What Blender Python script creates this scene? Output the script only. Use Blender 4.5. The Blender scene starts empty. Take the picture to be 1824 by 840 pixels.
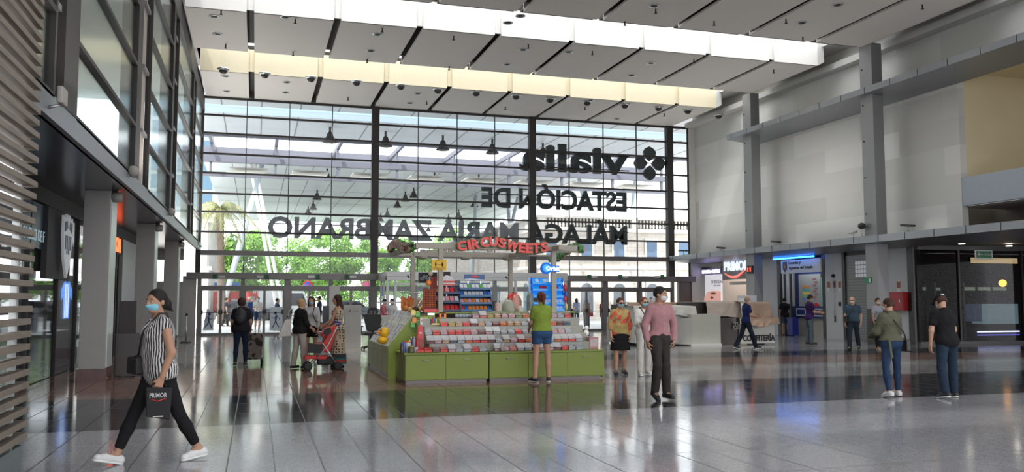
import bpy, bmesh, math, random
import numpy as np
from mathutils import Vector, Matrix, Euler, noise as mnoise

# ---------------------------------------------------------------- camera, world, light
SC = bpy.context.scene
COL = SC.collection
FPX, CX0, CY0, CAMH = 1501.0, 912.0, 420.0, 1.6
PITCH = math.atan(112 / FPX)
YAW = math.atan2(457, math.hypot(FPX, 112))
cd = bpy.data.cameras.new('camera'); cam = bpy.data.objects.new('camera', cd); COL.objects.link(cam)
cd.sensor_fit = 'HORIZONTAL'; cd.sensor_width = 36.0; cd.lens = 36.0 * FPX / 1824.0
cd.clip_start = 0.05; cd.clip_end = 600
cam.location = (0, 0, CAMH); cam.rotation_euler = (math.pi / 2 + PITCH, 0, -YAW)
SC.camera = cam

W = bpy.data.worlds.new('World'); SC.world = W; W.use_nodes = True
wn = W.node_tree; bgn = wn.nodes['Background']
tc = wn.nodes.new('ShaderNodeTexCoord'); sx = wn.nodes.new('ShaderNodeSeparateXYZ'); rp = wn.nodes.new('ShaderNodeValToRGB')
wn.links.new(tc.outputs['Generated'], sx.inputs[0]); wn.links.new(sx.outputs['Z'], rp.inputs[0]); wn.links.new(rp.outputs[0], bgn.inputs[0])
rp.color_ramp.elements[0].position = 0.0; rp.color_ramp.elements[0].color = (0.95, 0.96, 1.0, 1)
rp.color_ramp.elements[1].position = 0.7; rp.color_ramp.elements[1].color = (0.92, 0.95, 1.0, 1)
bgn.inputs[1].default_value = 2.8

sd = bpy.data.lights.new('sun', 'SUN'); sd.energy = 5.0; sd.angle = 0.02; sd.color = (1, 0.95, 0.86)
sun = bpy.data.objects.new('sun', sd); COL.objects.link(sun)
sun.rotation_euler = Vector((0.28, 0.50, -0.82)).to_track_quat('-Z', 'Y').to_euler()   # high, from behind the camera

vs = SC.view_settings; vs.view_transform = 'Standard'; vs.look = 'None'; vs.gamma = 1.0; vs.use_curve_mapping = False
vs.exposure = 0.2
cy = SC.cycles; cy.use_denoising = True; cy.max_bounces = 7; cy.diffuse_bounces = 4; cy.glossy_bounces = 3
cy.transmission_bounces = 4; cy.transparent_max_bounces = 12; cy.caustics_reflective = False; cy.caustics_refractive = False
cy.sample_clamp_indirect = 6.0
def area_light(name, loc, size, size_y, energy, col, direction=(0, 0, -1)):
    d = bpy.data.lights.new(name, 'AREA'); d.shape = 'RECTANGLE'; d.size = size; d.size_y = size_y; d.energy = energy; d.color = col
    o = bpy.data.objects.new(name, d); COL.objects.link(o); o.location = loc
    o.rotation_euler = Vector(direction).to_track_quat('-Z', 'Y').to_euler(); return o

# ceiling fill: right row stands for the ledge projectors, left row is added
for _y, _e in ((12, 25), (20, 45), (29, 130), (36.5, 420)):
    area_light('ceiling_fill_uplight', (19.6, _y, 4.1), 0.5, 3.0, _e * (0.4 if _y < 35 else 0.13), (1, 0.97, 0.93), (0, 0, 1))
    area_light('ceiling_fill_uplight', (-1.9, _y, 4.3), 0.3, 3.0, _e * 0.5, (1, 0.97, 0.93), (0, 0, 1))  # added uplights that brighten the ceiling from the left
# ---------------------------------------------------------------- photo geometry helpers (pixel -> world point on a known plane)
_f = Vector((math.sin(YAW) * math.cos(PITCH), math.cos(YAW) * math.cos(PITCH), math.sin(PITCH)))
_r = Vector((math.cos(YAW), -math.sin(YAW), 0)); _u = _r.cross(_f)
def ray(x, y): return _f + _r * ((x - CX0) / FPX) + _u * ((CY0 - y) / FPX)
def G(x, y, z=0.0): r = ray(x, y); t = (z - CAMH) / r.z; return Vector((r.x * t, r.y * t, z))
def PY(x, y, Y): r = ray(x, y); t = Y / r.y; return Vector((r.x * t, Y, CAMH + r.z * t))
def PX(x, y, X): r = ray(x, y); t = X / r.x; return Vector((X, r.y * t, CAMH + r.z * t))

# ---------------------------------------------------------------- materials
MATS = {}
def mat(name, c=(0.5, 0.5, 0.5), rough=0.5, metal=0.0, emit=0.0, spec=0.5, var=0.06, scale=6.0, coat=0.0, alpha=None, trans=0.0):
    if name in MATS: return MATS[name]
    m = bpy.data.materials.new(name); m.use_nodes = True; nt = m.node_tree; b = nt.nodes['Principled BSDF']
    b.inputs['Base Color'].default_value = (*c, 1); b.inputs['Roughness'].default_value = rough; b.inputs['Metallic'].default_value = metal
    b.inputs['Specular IOR Level'].default_value = spec; b.inputs['Coat Weight'].default_value = coat
    if emit:
        b.inputs['Emission Color'].default_value = (*c, 1); b.inputs['Emission Strength'].default_value = emit
    if alpha is not None: b.inputs['Alpha'].default_value = alpha
    if trans: b.inputs['Transmission Weight'].default_value = trans
    if var:
        t = nt.nodes.new('ShaderNodeTexCoord'); n = nt.nodes.new('ShaderNodeTexNoise'); n.inputs['Scale'].default_value = scale
        n.inputs['Detail'].default_value = 3
        mx = nt.nodes.new('ShaderNodeMix'); mx.data_type = 'RGBA'
        mx.inputs[6].default_value = (*[v * (1 - var) for v in c], 1); mx.inputs[7].default_value = (*[min(1, v * (1 + var)) for v in c], 1)
        nt.links.new(t.outputs['Object'], n.inputs[0]); nt.links.new(n.outputs[0], mx.inputs[0]); nt.links.new(mx.outputs[2], b.inputs['Base Color'])
    MATS[name] = m; return m
def nodes_mat(name):
    m = bpy.data.materials.new(name); m.use_nodes = True; nt = m.node_tree; MATS[name] = m
    return m, nt, nt.nodes['Principled BSDF']
def mixc(nt, fac, a, b, blend='MIX'):
    n = nt.nodes.new('ShaderNodeMix'); n.data_type = 'RGBA'; n.blend_type = blend
    for s, v in ((0, fac), (6, a), (7, b)):
        if hasattr(v, 'links') or hasattr(v, 'is_linked'): nt.links.new(v, n.inputs[s])
        elif isinstance(v, (int, float)): n.inputs[s].default_value = v
        else: n.inputs[s].default_value = (*v, 1)
    return n.outputs[2]
def math_n(nt, op, a, b=None, c=None):
    n = nt.nodes.new('ShaderNodeMath'); n.operation = op
    for i, v in enumerate((a, b, c)):
        if v is None: continue
        if isinstance(v, (int, float)): n.inputs[i].default_value = v
        else: nt.links.new(v, n.inputs[i])
    return n.outputs[0]
def coords(nt, kind='Object'):
    t = nt.nodes.new('ShaderNodeTexCoord'); s = nt.nodes.new('ShaderNodeSeparateXYZ'); nt.links.new(t.outputs[kind], s.inputs[0])
    return t.outputs[kind], s.outputs[0], s.outputs[1], s.outputs[2]
def noise_n(nt, co, scale, detail=3, rough=0.5):
    n = nt.nodes.new('ShaderNodeTexNoise'); n.inputs['Scale'].default_value = scale; n.inputs['Detail'].default_value = detail
    n.inputs['Roughness'].default_value = rough; nt.links.new(co, n.inputs[0]); return n.outputs[0]
def glass(name, tint=(0.9, 0.95, 0.95), gl=0.10, rough=0.02, fres=0.30):
    if name in MATS: return MATS[name]
    m = bpy.data.materials.new(name); m.use_nodes = True; nt = m.node_tree; nt.nodes.remove(nt.nodes['Principled BSDF'])
    out = nt.nodes['Material Output']; tr = nt.nodes.new('ShaderNodeBsdfTransparent'); tr.inputs[0].default_value = (*tint, 1)
    g = nt.nodes.new('ShaderNodeBsdfGlossy'); g.inputs[0].default_value = (1, 1, 1, 1); g.inputs['Roughness'].default_value = rough
    fr = nt.nodes.new('ShaderNodeLayerWeight'); fr.inputs[0].default_value = 0.35
    mm = math_n(nt, 'MULTIPLY_ADD', fr.outputs['Fresnel'], fres, gl)
    mx = nt.nodes.new('ShaderNodeMixShader'); nt.links.new(mm, mx.inputs[0]); nt.links.new(tr.outputs[0], mx.inputs[1]); nt.links.new(g.outputs[0], mx.inputs[2])
    nt.links.new(mx.outputs[0], out.inputs[0]); MATS[name] = m; return m

# ---------------------------------------------------------------- mesh builder
class MB:
    def __init__(s, off=(0, 0, 0)): s.v = []; s.f = []; s.m = []; s.off = Vector(off); s.mi = 0; s.sm = []
    def add(s, vs_, fs, smooth=False):
        b = len(s.v); s.v += [tuple(Vector(p) - s.off) for p in vs_]
        for f in fs: s.f.append(tuple(b + i for i in f)); s.m.append(s.mi); s.sm.append(smooth)
        return s
    def box(s, x0, x1, y0, y1, z0, z1):
        v = [(x, y, z) for z in (z0, z1) for y in (y0, y1) for x in (x0, x1)]
        return s.add(v, [(0, 2, 3, 1), (4, 5, 7, 6), (0, 1, 5, 4), (2, 6, 7, 3), (0, 4, 6, 2), (1, 3, 7, 5)])
    def cbox(s, c, sz, M=None):
        h = [k / 2 for k in sz]; v = [Vector((x, y, z)) for z in (-h[2], h[2]) for y in (-h[1], h[1]) for x in (-h[0], h[0])]
        if M is not None: v = [M @ p for p in v]
        return s.add([p + Vector(c) for p in v], [(0, 2, 3, 1), (4, 5, 7, 6), (0, 1, 5, 4), (2, 6, 7, 3), (0, 4, 6, 2), (1, 3, 7, 5)])
    def bar(s, p0, p1, w, h, up=(0, 0, 1)):
        p0 = Vector(p0); p1 = Vector(p1); d = p1 - p0; L = d.length; d = d / L; u = Vector(up)
        sx_ = d.cross(u)
        if sx_.length < 1e-4: sx_ = Vector((1, 0, 0))
        sx_.normalize(); uz = sx_.cross(d)
        M = Matrix((sx_, d, uz)).transposed()
        return s.cbox((p0 + p1) / 2, (w, L, h), M)
    def tube(s, pts, r, n=8, cap=True, smooth=True):
        pts = [Vector(p) for p in pts]; k = len(pts); rs = r if isinstance(r, (list, tuple)) else [r] * k
        vs_, fs = [], []; prev = None
        for i, p in enumerate(pts):
            d = (pts[min(i + 1, k - 1)] - pts[max(i - 1, 0)]).normalized()
            if prev is None:
                a = d.cross(Vector((0, 0, 1)));
                if a.length < 1e-3: a = d.cross(Vector((1, 0, 0)))
            else: a = prev - d * prev.dot(d)
            a.normalize(); prev = a; b = d.cross(a)
            for j in range(n):
                t = 2 * math.pi * j / n; vs_.append(p + (a * math.cos(t) + b * math.sin(t)) * rs[i])
        for i in range(k - 1):
            for j in range(n): fs.append((i * n + j, i * n + (j + 1) % n, (i + 1) * n + (j + 1) % n, (i + 1) * n + j))
        s.add(vs_, fs, smooth)
        if cap:
            b0 = len(s.v) - k * n
            s.f.append(tuple(b0 + j for j in range(n - 1, -1, -1))); s.m.append(s.mi); s.sm.append(False)
            s.f.append(tuple(b0 + (k - 1) * n + j for j in range(n))); s.m.append(s.mi); s.sm.append(False)
        return s
    def lathe(s, prof, c=(0, 0, 0), n=20, M=None, smooth=True):
        vs_, fs = [], []; c = Vector(c)
        for r, z in prof:
            for j in range(n):
                t = 2 * math.pi * j / n; p = Vector((r * math.cos(t), r * math.sin(t), z))
                if M is not None: p = M @ p
                vs_.append(p + c)
        k = len(prof)
        for i in range(k - 1):
            for j in range(n): fs.append((i * n + j, i * n + (j + 1) % n, (i + 1) * n + (j + 1) % n, (i + 1) * n + j))
        fs.append(tuple(range(n - 1, -1, -1))); fs.append(tuple((k - 1) * n + j for j in range(n)))
        return s.add(vs_, fs, smooth)
    def ball(s, c, r, n=12, M=None):
        rr = r if isinstance(r, (list, tuple)) else (r, r, r); prof = [(max(1e-4, math.sin(math.pi * i / (n // 2 + 1))), -math.cos(math.pi * i / (n // 2 + 1))) for i in range(n // 2 + 2)]
        D = Matrix.Diagonal(Vector(rr)); D = (M @ D) if M is not None else D
        return s.lathe(prof, c, n, D)
    def prism(s, poly, axis, a, b):
        """poly of 2D points extruded along axis ('x','y','z') from a to b"""
        def P(p, t): return {'x': (t, p[0], p[1]), 'y': (p[0], t, p[1]), 'z': (p[0], p[1], t)}[axis]
        n = len(poly); v = [P(p, a) for p in poly] + [P(p, b) for p in poly]
        return s.add(v, [tuple(range(n - 1, -1, -1)), tuple(range(n, 2 * n))] + [(i, (i + 1) % n, n + (i + 1) % n, n + i) for i in range(n)])
    def quad(s, a, b, c, d): return s.add([a, b, c, d], [(0, 1, 2, 3)])
    def mesh(s, name, mats, bevel=0.0):
        me = bpy.data.meshes.new(name); me.from_pydata(s.v, [], s.f)
        for m in (mats if isinstance(mats, (list, tuple)) else [mats]): me.materials.append(m)
        me.polygons.foreach_set('material_index', s.m); me.polygons.foreach_set('use_smooth', s.sm)
        bm = bmesh.new(); bm.from_mesh(me); bmesh.ops.recalc_face_normals(bm, faces=bm.faces)
        if bevel:
            es = [e for e in bm.edges if len(e.link_faces) == 2 and e.calc_face_angle(0) > 0.6]
            bmesh.ops.bevel(bm, geom=es, offset=bevel, segments=2, affect='EDGES', profile=0.5, clamp_overlap=True)
        bm.to_mesh(me); bm.free(); return me
def props(o, label=None, cat=None, group=None, kind=None):
    if label: o['label'] = label
    if cat: o['category'] = cat
    if group: o['group'] = group
    if kind: o['kind'] = kind
    return o
def thing(name, label, cat, loc=(0, 0, 0), rz=0.0, group=None, kind=None):
    o = bpy.data.objects.new(name, None); o.empty_display_size = 0.1; COL.objects.link(o); o.location = loc; o.rotation_euler = (0, 0, rz)
    return props(o, label, cat, group, kind)
def part(parent, name, mb, m, label=None, bevel=0.0, loc=None, kind=None):
    me = mb if isinstance(mb, bpy.types.Mesh) else mb.mesh(name, m, bevel)
    if isinstance(mb, bpy.types.Mesh) and m is not None:
        me.materials.clear(); [me.materials.append(k) for k in (m if isinstance(m, (list, tuple)) else [m])]
    o = bpy.data.objects.new(name, me); COL.objects.link(o)
    if parent is not None: o.parent = parent
    if loc is not None: o.location = loc
    if label: o['label'] = label
    if kind: o['kind'] = kind
    return o
def single(name, mb, m, label, cat, group=None, kind=None, bevel=0.0, loc=None, rz=0):
    o = part(None, name, mb, m, bevel=bevel, loc=loc); o.rotation_euler = (0, 0, rz); return props(o, label, cat, group, kind)
def struct(name, mb, m, parent=None, bevel=0.0):
    o = part(parent, name, mb, m, bevel=bevel)
    if parent is None: o['kind'] = 'structure'
    return o
def dup(root, loc=None, rz=None, label=None, group=None):
    def cp(o, par):
        c = o.copy(); COL.objects.link(c)
        if par is not None: c.parent = par
        for ch in o.children: cp(ch, c)
        return c
    r = cp(root, None)
    if loc is not None: r.location = loc
    if rz is not None: r.rotation_euler = (0, 0, rz)
    if label: r['label'] = label
    if group: r['group'] = group
    return r
def textmesh(s, size=1.0, ext=0.02, bold=0.0, M=None, width=None, height=None, align='LEFT', res=3, shear=0.0):
    """text in the XY plane as a mesh; optionally scaled to exact width/height; then moved by M"""
    c = bpy.data.curves.new('t', 'FONT'); c.body = s; c.size = size; c.extrude = 0.5; c.offset = bold; c.align_x = align; c.resolution_u = res; c.shear = shear
    o = bpy.data.objects.new('t', c); COL.objects.link(o); bpy.context.view_layer.update()
    me = bpy.data.meshes.new_from_object(o.evaluated_get(bpy.context.evaluated_depsgraph_get()))
    bpy.data.objects.remove(o); bpy.data.curves.remove(c)
    n = len(me.vertices); a = np.empty(n * 3, np.float32); me.vertices.foreach_get('co', a); a = a.reshape(-1, 3)
    sx_ = sy_ = 1.0
    if width: sx_ = width / (a[:, 0].max() - a[:, 0].min())
    if height: sy_ = height / (a[:, 1].max() - a[:, 1].min())
    elif width: sy_ = sx_
    if height and not width: sx_ = sy_
    if width or height: a[:, 0] -= a[:, 0].min(); a[:, 1] -= a[:, 1].min()
    a[:, 0] *= sx_; a[:, 1] *= sy_; a[:, 2] *= ext
    if M is not None:
        A = np.array(M); a = a @ A[:3, :3].T + A[:3, 3]
    me.vertices.foreach_set('co', a.astype(np.float32).ravel()); me.update(); return me
def frame_M(o, ex, ey):
    """matrix whose x,y axes are ex,ey (unit) with origin o"""
    ex = Vector(ex).normalized(); ey = Vector(ey).normalized(); ez = ex.cross(ey)
    M = Matrix.Identity(4)
    for i in range(3): M[i][0] = ex[i]; M[i][1] = ey[i]; M[i][2] = ez[i]; M[i][3] = o[i]
    return M
# ---------------------------------------------------------------- common materials
M_white = mat('warm_white_paint', (0.62, 0.61, 0.58), 0.6, var=0.03, scale=1.5)
M_panel = mat('ceiling_board', (0.78, 0.74, 0.70), 0.7, var=0.02)
M_bandface = mat('white_fascia_board', (0.86, 0.84, 0.81), 0.6, var=0.02)
M_cream = mat('cream_fascia_board', (0.74, 0.66, 0.47), 0.6, var=0.03)
M_dark = mat('dark_bronze_metal', (0.035, 0.031, 0.029), 0.55, 0.2, var=0.05)
M_frame = mat('grey_door_aluminium', (0.13, 0.12, 0.115), 0.4, 0.5, var=0.05)
M_black = mat('black_gap', (0.02, 0.02, 0.02), 0.6, var=0)
M_gap = mat('brown_recess', (0.07, 0.06, 0.055), 0.7, var=0.05)
M_grey = mat('grey_cladding', (0.25, 0.25, 0.25), 0.45, 0.3, var=0.04)
M_ledge = mat('ledge_metal', (0.26, 0.27, 0.285), 0.4, 0.5, var=0.05)
M_glass = glass('facade_glass', (0.95, 0.975, 0.975), 0.0)
M_glass_side = glass('side_window_glass', (0.80, 0.86, 0.84), 0.20, 0.16, 0.15)
M_glass_shop = glass('shop_glass', (0.84, 0.86, 0.88), 0.05)
M_glass_dark = glass('dark_shop_glass', (0.62, 0.62, 0.62), 0.0, fres=0.05)
M_steel = mat('brushed_steel', (0.55, 0.56, 0.57), 0.3, 0.9, var=0.04)
M_led = mat('lamp_light', (1, 0.93, 0.8), 0.5, emit=9, var=0)
M_ledw = mat('white_tube_light', (1, 1, 1), 0.5, emit=7, var=0)
FY = 39.5                       # entrance glass wall
XL, XR, XC = -2.4, 22.0, 20.7   # left glazing plane, right wall plane, right column face

# floor: polished granite with bands across the hall
m, nt, b = nodes_mat('polished_granite'); co, X, Y, Z = coords(nt)
sp = nt.nodes.new('ShaderNodeTexVoronoi'); sp.inputs['Scale'].default_value = 95; nt.links.new(co, sp.inputs[0])
spk = nt.nodes.new('ShaderNodeSeparateColor'); nt.links.new(sp.outputs['Color'], spk.inputs[0])
fine = noise_n(nt, co, 9, 4); big = noise_n(nt, co, 0.8, 2)
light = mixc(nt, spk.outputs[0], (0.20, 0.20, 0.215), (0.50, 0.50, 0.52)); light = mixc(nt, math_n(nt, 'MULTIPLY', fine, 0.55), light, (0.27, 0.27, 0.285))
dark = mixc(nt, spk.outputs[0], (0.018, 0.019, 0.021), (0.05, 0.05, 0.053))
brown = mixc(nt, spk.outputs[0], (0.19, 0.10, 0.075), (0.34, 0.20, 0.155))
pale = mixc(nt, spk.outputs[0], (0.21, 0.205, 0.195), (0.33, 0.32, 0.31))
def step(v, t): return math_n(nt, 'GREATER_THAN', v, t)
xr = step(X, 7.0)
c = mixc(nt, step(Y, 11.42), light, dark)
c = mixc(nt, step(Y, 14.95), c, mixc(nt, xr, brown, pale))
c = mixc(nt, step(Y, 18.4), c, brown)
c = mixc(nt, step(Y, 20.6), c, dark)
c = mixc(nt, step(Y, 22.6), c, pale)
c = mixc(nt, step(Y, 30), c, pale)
def joint(v, sp_, w, off=0.0):
    fr = math_n(nt, 'FRACT', math_n(nt, 'DIVIDE', math_n(nt, 'ADD', v, 50 * sp_ + off), sp_)); return math_n(nt, 'LESS_THAN', fr, w / sp_)
j = math_n(nt, 'MAXIMUM', joint(X, 0.885, 0.016, -0.65 + 0.885), joint(Y, 1.13, 0.012, -10.3 + 1.13 * 10))
j2 = math_n(nt, 'MAXIMUM', j, joint(X, 0.4425, 0.009, -0.65 + 0.885))
j2 = math_n(nt, 'MULTIPLY', j2, 0.8)
c = mixc(nt, j2, c, (0.03, 0.03, 0.03)); nt.links.new(c, b.inputs['Base Color'])
rr = math_n(nt, 'MULTIPLY_ADD', big, 0.10, 0.055); nt.links.new(math_n(nt, 'MAXIMUM', rr, math_n(nt, 'MULTIPLY', j2, 0.5)), b.inputs['Roughness'])
b.inputs['Specular IOR Level'].default_value = 0.5; b.inputs['Coat Weight'].default_value = 0.0; b.inputs['Coat Roughness'].default_value = 0.04
bp = nt.nodes.new('ShaderNodeBump'); bp.inputs['Strength'].default_value = 0.012; bp.inputs['Distance'].default_value = 0.1
nt.links.new(noise_n(nt, co, 1.6, 2), bp.inputs['Height']); nt.links.new(bp.outputs[0], b.inputs['Normal'])
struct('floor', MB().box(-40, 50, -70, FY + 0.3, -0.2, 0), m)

# ---------------------------------------------------------------- ceiling: three hung rows of boards, skylights between
GX = [-2.3, -0.35] + [-0.35 + 2.72 * k for k in range(1, 8)] + [20.75]
ZC = 10.65
BANDS = [(35.0, 39.45, 1.0, 'c'), (27.4, 31.9, 0.95, 'w'), (19.6, 24.85, 0.95, 'w'), (11.5, 17.2, 0.95, 'w'), (3.5, 9.2, 0.95, 'w'), (-5, 1.0, .95, 'w')]
for bi, (y0, y1, hh, kk) in enumerate(BANDS):
    fm = M_cream if kk == 'c' else M_bandface
    for i in range(len(GX) - 1):
        g0 = 0.0 if i == 0 else 0.115; g1 = 0.115 if i < len(GX) - 2 else 0.0
        a, b_ = GX[i] + g0, GX[i + 1] - g1
        mb = MB(); mb.box(a, b_, y0, y1, ZC, ZC + 0.08); mb.mi = 1; mb.box(a, b_, y0 - 0.03, y0 + 0.05, ZC + 0.0, ZC + hh)
        mb.mi = 1; mb.box(a, b_, y1 - 0.05, y1 + 0.0, ZC + 0.08, ZC + hh)
        if bi != 0: mb.mi = 2; mb.box(a, b_, y1 + 0.003, y1 + 0.34, ZC + 0.10, ZC + 0.16)
        struct('ceiling', mb, [M_panel, fm, M_gap])
    mb = MB(); mb.box(GX[0], GX[-1], y0 + 0.12, y1 - 0.06, ZC + 0.32, ZC + 0.38); mb.mi = 1
    mb.box(GX[0] + .1, GX[-1] - .1, y0 + 0.07, y0 + 0.11, ZC + 0.1, ZC + hh)
    if bi == 0: mb.mi = 0; mb.box(GX[0], GX[-1], y1 + 0.002, y1 + 0.03, ZC + 0.02, ZC + hh)
    struct('ceiling', mb, [M_gap, fm])
# roof slab above the boards with the rooflight strips left open and glazed
ZR = 12.2
mb = MB(); ys = [-12] + sum([[b[0] - 0.0, b[1] - 0.4] for b in BANDS[::-1]], []) + [FY + 0.6]
ys = []
for (y0, y1, hh, kk) in BANDS[::-1]: ys.append((y0 + 0.6, y1 + 0.1))
ys[-1] = (BANDS[0][0] + 1.4, FY + 0.8)
for a, b_ in ys: mb.box(-2.6, 22.2, a, b_, ZR, ZR + 0.3)
mb.box(-12, -2.4, -12, FY + 0.8, ZR, ZR + 0.3); mb.box(22.0, 33, -12, FY + 0.8, ZR, ZR + 0.3)
struct('roof', mb, M_white)
mr, nt, b = nodes_mat('frosted_rooflight'); nt.nodes.remove(b)
tl = nt.nodes.new('ShaderNodeBsdfTranslucent'); tl.inputs[0].default_value = (0.95, 0.95, 0.93, 1); tr = nt.nodes.new('ShaderNodeBsdfTransparent'); tr.inputs[0].default_value = (0.8, 0.82, 0.85, 1)
mx = nt.nodes.new('ShaderNodeMixShader'); mx.inputs[0].default_value = 0.45; nt.links.new(tr.outputs[0], mx.inputs[1]); nt.links.new(tl.outputs[0], mx.inputs[2]); nt.links.new(mx.outputs[0], nt.nodes['Material Output'].inputs[0])
for k in range(len(ys) - 1):
    struct('skylight', MB().box(-2.6, 22.2, ys[k][1] - 0.05, ys[k + 1][0] + 0.05, ZR + 0.31, ZR + 0.33), mr)
# side soffit over the right aisle, with a sloping cove
mb = MB(); mb.box(20.95, XR + 0.1, -12, FY, ZC + 0.75, ZC + 0.95)
mb.prism([(20.77, ZC + 1.2), (20.77, ZC + 0.02), (20.95, ZC + 0.35), (21.0, ZC + 0.8)], 'y', 3, 9.2)
for (y0, y1, hh, kk) in BANDS[:3]: mb.prism([(20.75, ZC + 0.9), (20.75, ZC), (21.05, ZC + 0.16), (21.05, ZC + 0.9)], 'y', y0 - 0.03, y1)
mb.box(21.55, XR + 0.05, -12, FY, ZC - 0.05, ZC + 0.2)
struct('ceiling', mb, M_white)

# ---------------------------------------------------------------- left glazing above the canopy
mb = MB(); mb.box(XL - 0.08, XL + 0.02, -3, FY, 10.05, ZC + 0.2); mb.box(XL - .1, XL + .06, -3, FY, 9.95, 10.1)
struct('wall_left', mb, M_dark)
bays = [(4.2, 11.1), (12.3, 18.1), (20.2, 25.2), (26.7, 33.0), (34.2, 39.2)]
for k, (a, b_) in enumerate(bays):
    w = struct('window_%d' % (k + 2), MB().box(XL - 0.03, XL - 0.015, a, b_, 4.05, 10.0), M_glass_side)
    fr = MB(); fr.box(XL - 0.07, XL + 0.05, a, a + 0.09, 4.0, 10.0); fr.box(XL - 0.07, XL + 0.05, b_ - 0.09, b_, 4.0, 10.0)
    for z in (4.02, 5.05, 6.28, 7.51, 8.74, 9.97): fr.box(XL - 0.07, XL + 0.05, a + 0.09, b_ - 0.09, z - 0.035, z + 0.035)
    part(w, 'window_frame', fr, M_dark)
# posts between the bays, and a paler recess beside each
for k, (a, b_) in enumerate([(11.25, 12.25), (18.3, 19.0), (25.3, 26.0), (33.0, 33.8)]):
    struct('pillar', MB().box(XL - 0.32, XL + 0.01 if k else XL + 0.06, b_ - (0.75 if k == 0 else 0.6), b_, 4.0, 10.0), M_dark)
# gallery floor and back wall behind the left glazing
mb = MB(); mb.box(-9.2, -9, -12, FY, 3.9, ZR); mb.box(-9, -3.0, -12, FY, 3.95, 4.02); mb.box(-9, -2.45, -12, FY, 10.2, 10.3)
struct('wall_left', mb, mat('gallery_wall', (0.70, 0.72, 0.69), 0.7, var=0.05))
# columns standing behind the left glazing line, beige
mb = MB()
for y in (10.7, 19.35, 26.1, 33.9): mb.box(XL - 0.22, XL - 0.06, y - 0.0, y + 0.75, 4.0, 10.0)
for y in (10.7, 19.35, 26.1, 33.9):
    for z in (5.2, 6.6, 8.0, 9.3): mb.mi = 1; mb.box(XL - 0.06, XL + 0.015, y, y + 0.75, z - 0.04, z + 0.04)
    mb.mi = 0
struct('pillar', mb, [mat('beige_stone_clad', (0.45, 0.39, 0.34), 0.6), M_grey])
# canopy (mezzanine edge) over the left shops
mb = MB(); mb.box(-7.5, XL - 0.02, 3.0, FY, 3.72, 3.95); mb.mi = 1; mb.box(XL - 0.06, XL + 0.05, 3.0, FY, 3.72, 4.02)
struct('ceiling', mb, [mat('dark_soffit_metal', (0.10, 0.10, 0.11), 0.22, 0.75, var=0.08, scale=0.8), M_ledge])
mb = MB(); mb.box(-3.0, -2.3, FY - 2.3, FY - 0.05, 3.86, 3.95); struct('ceiling', mb, M_ledge)

# ---------------------------------------------------------------- right wall
m, nt, b = nodes_mat('wall_boards'); co, X, Y, Z = coords(nt)
br = nt.nodes.new('ShaderNodeTexBrick'); br.offset = 0.5; br.inputs['Scale'].default_value = 1.0; br.inputs['Mortar Size'].default_value = 0.0
br.inputs['Brick Width'].default_value = 4.1; br.inputs['Row Height'].default_value = 0.95
br.inputs['Color1'].default_value = (0.56, 0.555, 0.52, 1); br.inputs['Color2'].default_value = (0.80, 0.79, 0.75, 1)
cb = nt.nodes.new('ShaderNodeCombineXYZ'); nt.links.new(Y, cb.inputs[0]); nt.links.new(Z, cb.inputs[1]); nt.links.new(cb.outputs[0], br.inputs[0])
nt.links.new(mixc(nt, noise_n(nt, co, 0.5), br.outputs[0], mixc(nt, 0.5, br.outputs[0], (0.55, 0.55, 0.52))), b.inputs['Base Color']); b.inputs['Roughness'].default_value = 0.65
M_wallR = m
YE = 21.9      # the boards end here; a recessed balcony follows towards the camera
mb = MB(); mb.box(XR, XR + 0.25, YE, FY, 3.85, 8.75); mb.box(XR, XR + 0.25, YE, FY, 8.75, ZR)
mb.box(XR, XR + 0.25, -12, YE, 9.0, ZR)

struct('wall_right', mb, M_wallR)
mb = MB(); mb.box(XR + 0.25, XR + 4, YE - 0.0, YE + 0.2, 5.0, 9.4); mb.box(XR + 3.6, XR + 3.8, 5, YE + 0.1, 4.4, 9.5); mb.box(XR + 0.3, XR + 3.8, 5, YE, 9.05, 9.15)
struct('wall_right', mb, mat('ochre_plaster', (0.74, 0.64, 0.42), 0.7, var=0.10, scale=0.5))
mb = MB(); mb.box(XR + 0.0, XR + 0.2, 5, YE - 0.02, 4.62, 5.55); struct('wall_right', mb, mat('blue_grey_parapet', (0.34, 0.38, 0.42), 0.5), bevel=0.01)
mb = MB(); mb.box(XR + 0.2, XR + 4, 5, YE - 0.02, 4.55, 4.62); mb.box(XR + 1.8, XR + 2, 5, YE + .6, 3.9, 4.6); mb.box(XR + 0.26, XR + 2, YE + 0.5, YE + 0.7, 3.9, 4.62)
struct('ceiling', mb, mat('brown_soffit', (0.16, 0.14, 0.12), 0.6))
# upper ledge
mb = MB(); mb.prism([(20.45, 9.06), (20.45, 8.84), (XR, 8.68), (XR, 9.06)], 'y', 3, 33.6)
mb.mi = 1
for k in range(24): mb.box(20.442, 20.46, 33.2 - k * 1.25, 33.22 - k * 1.25, 8.84, 9.062)
struct('trim_1', mb, [M_ledge, M_black])
# lower ledge with fascia plates
mb = MB(); mb.prism([(20.45, 3.56), (XR + 0.1, 3.42), (XR + 0.1, 3.80), (20.45, 3.80)], 'y', 3, FY - 0.1)
mb.mi = 1
for k in range(30): mb.box(20.442, 20.46, 39.0 - k * 1.25, 39.02 - k * 1.25, 3.56, 3.802)
struct('trim_2', mb, [M_ledge, M_black])
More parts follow.
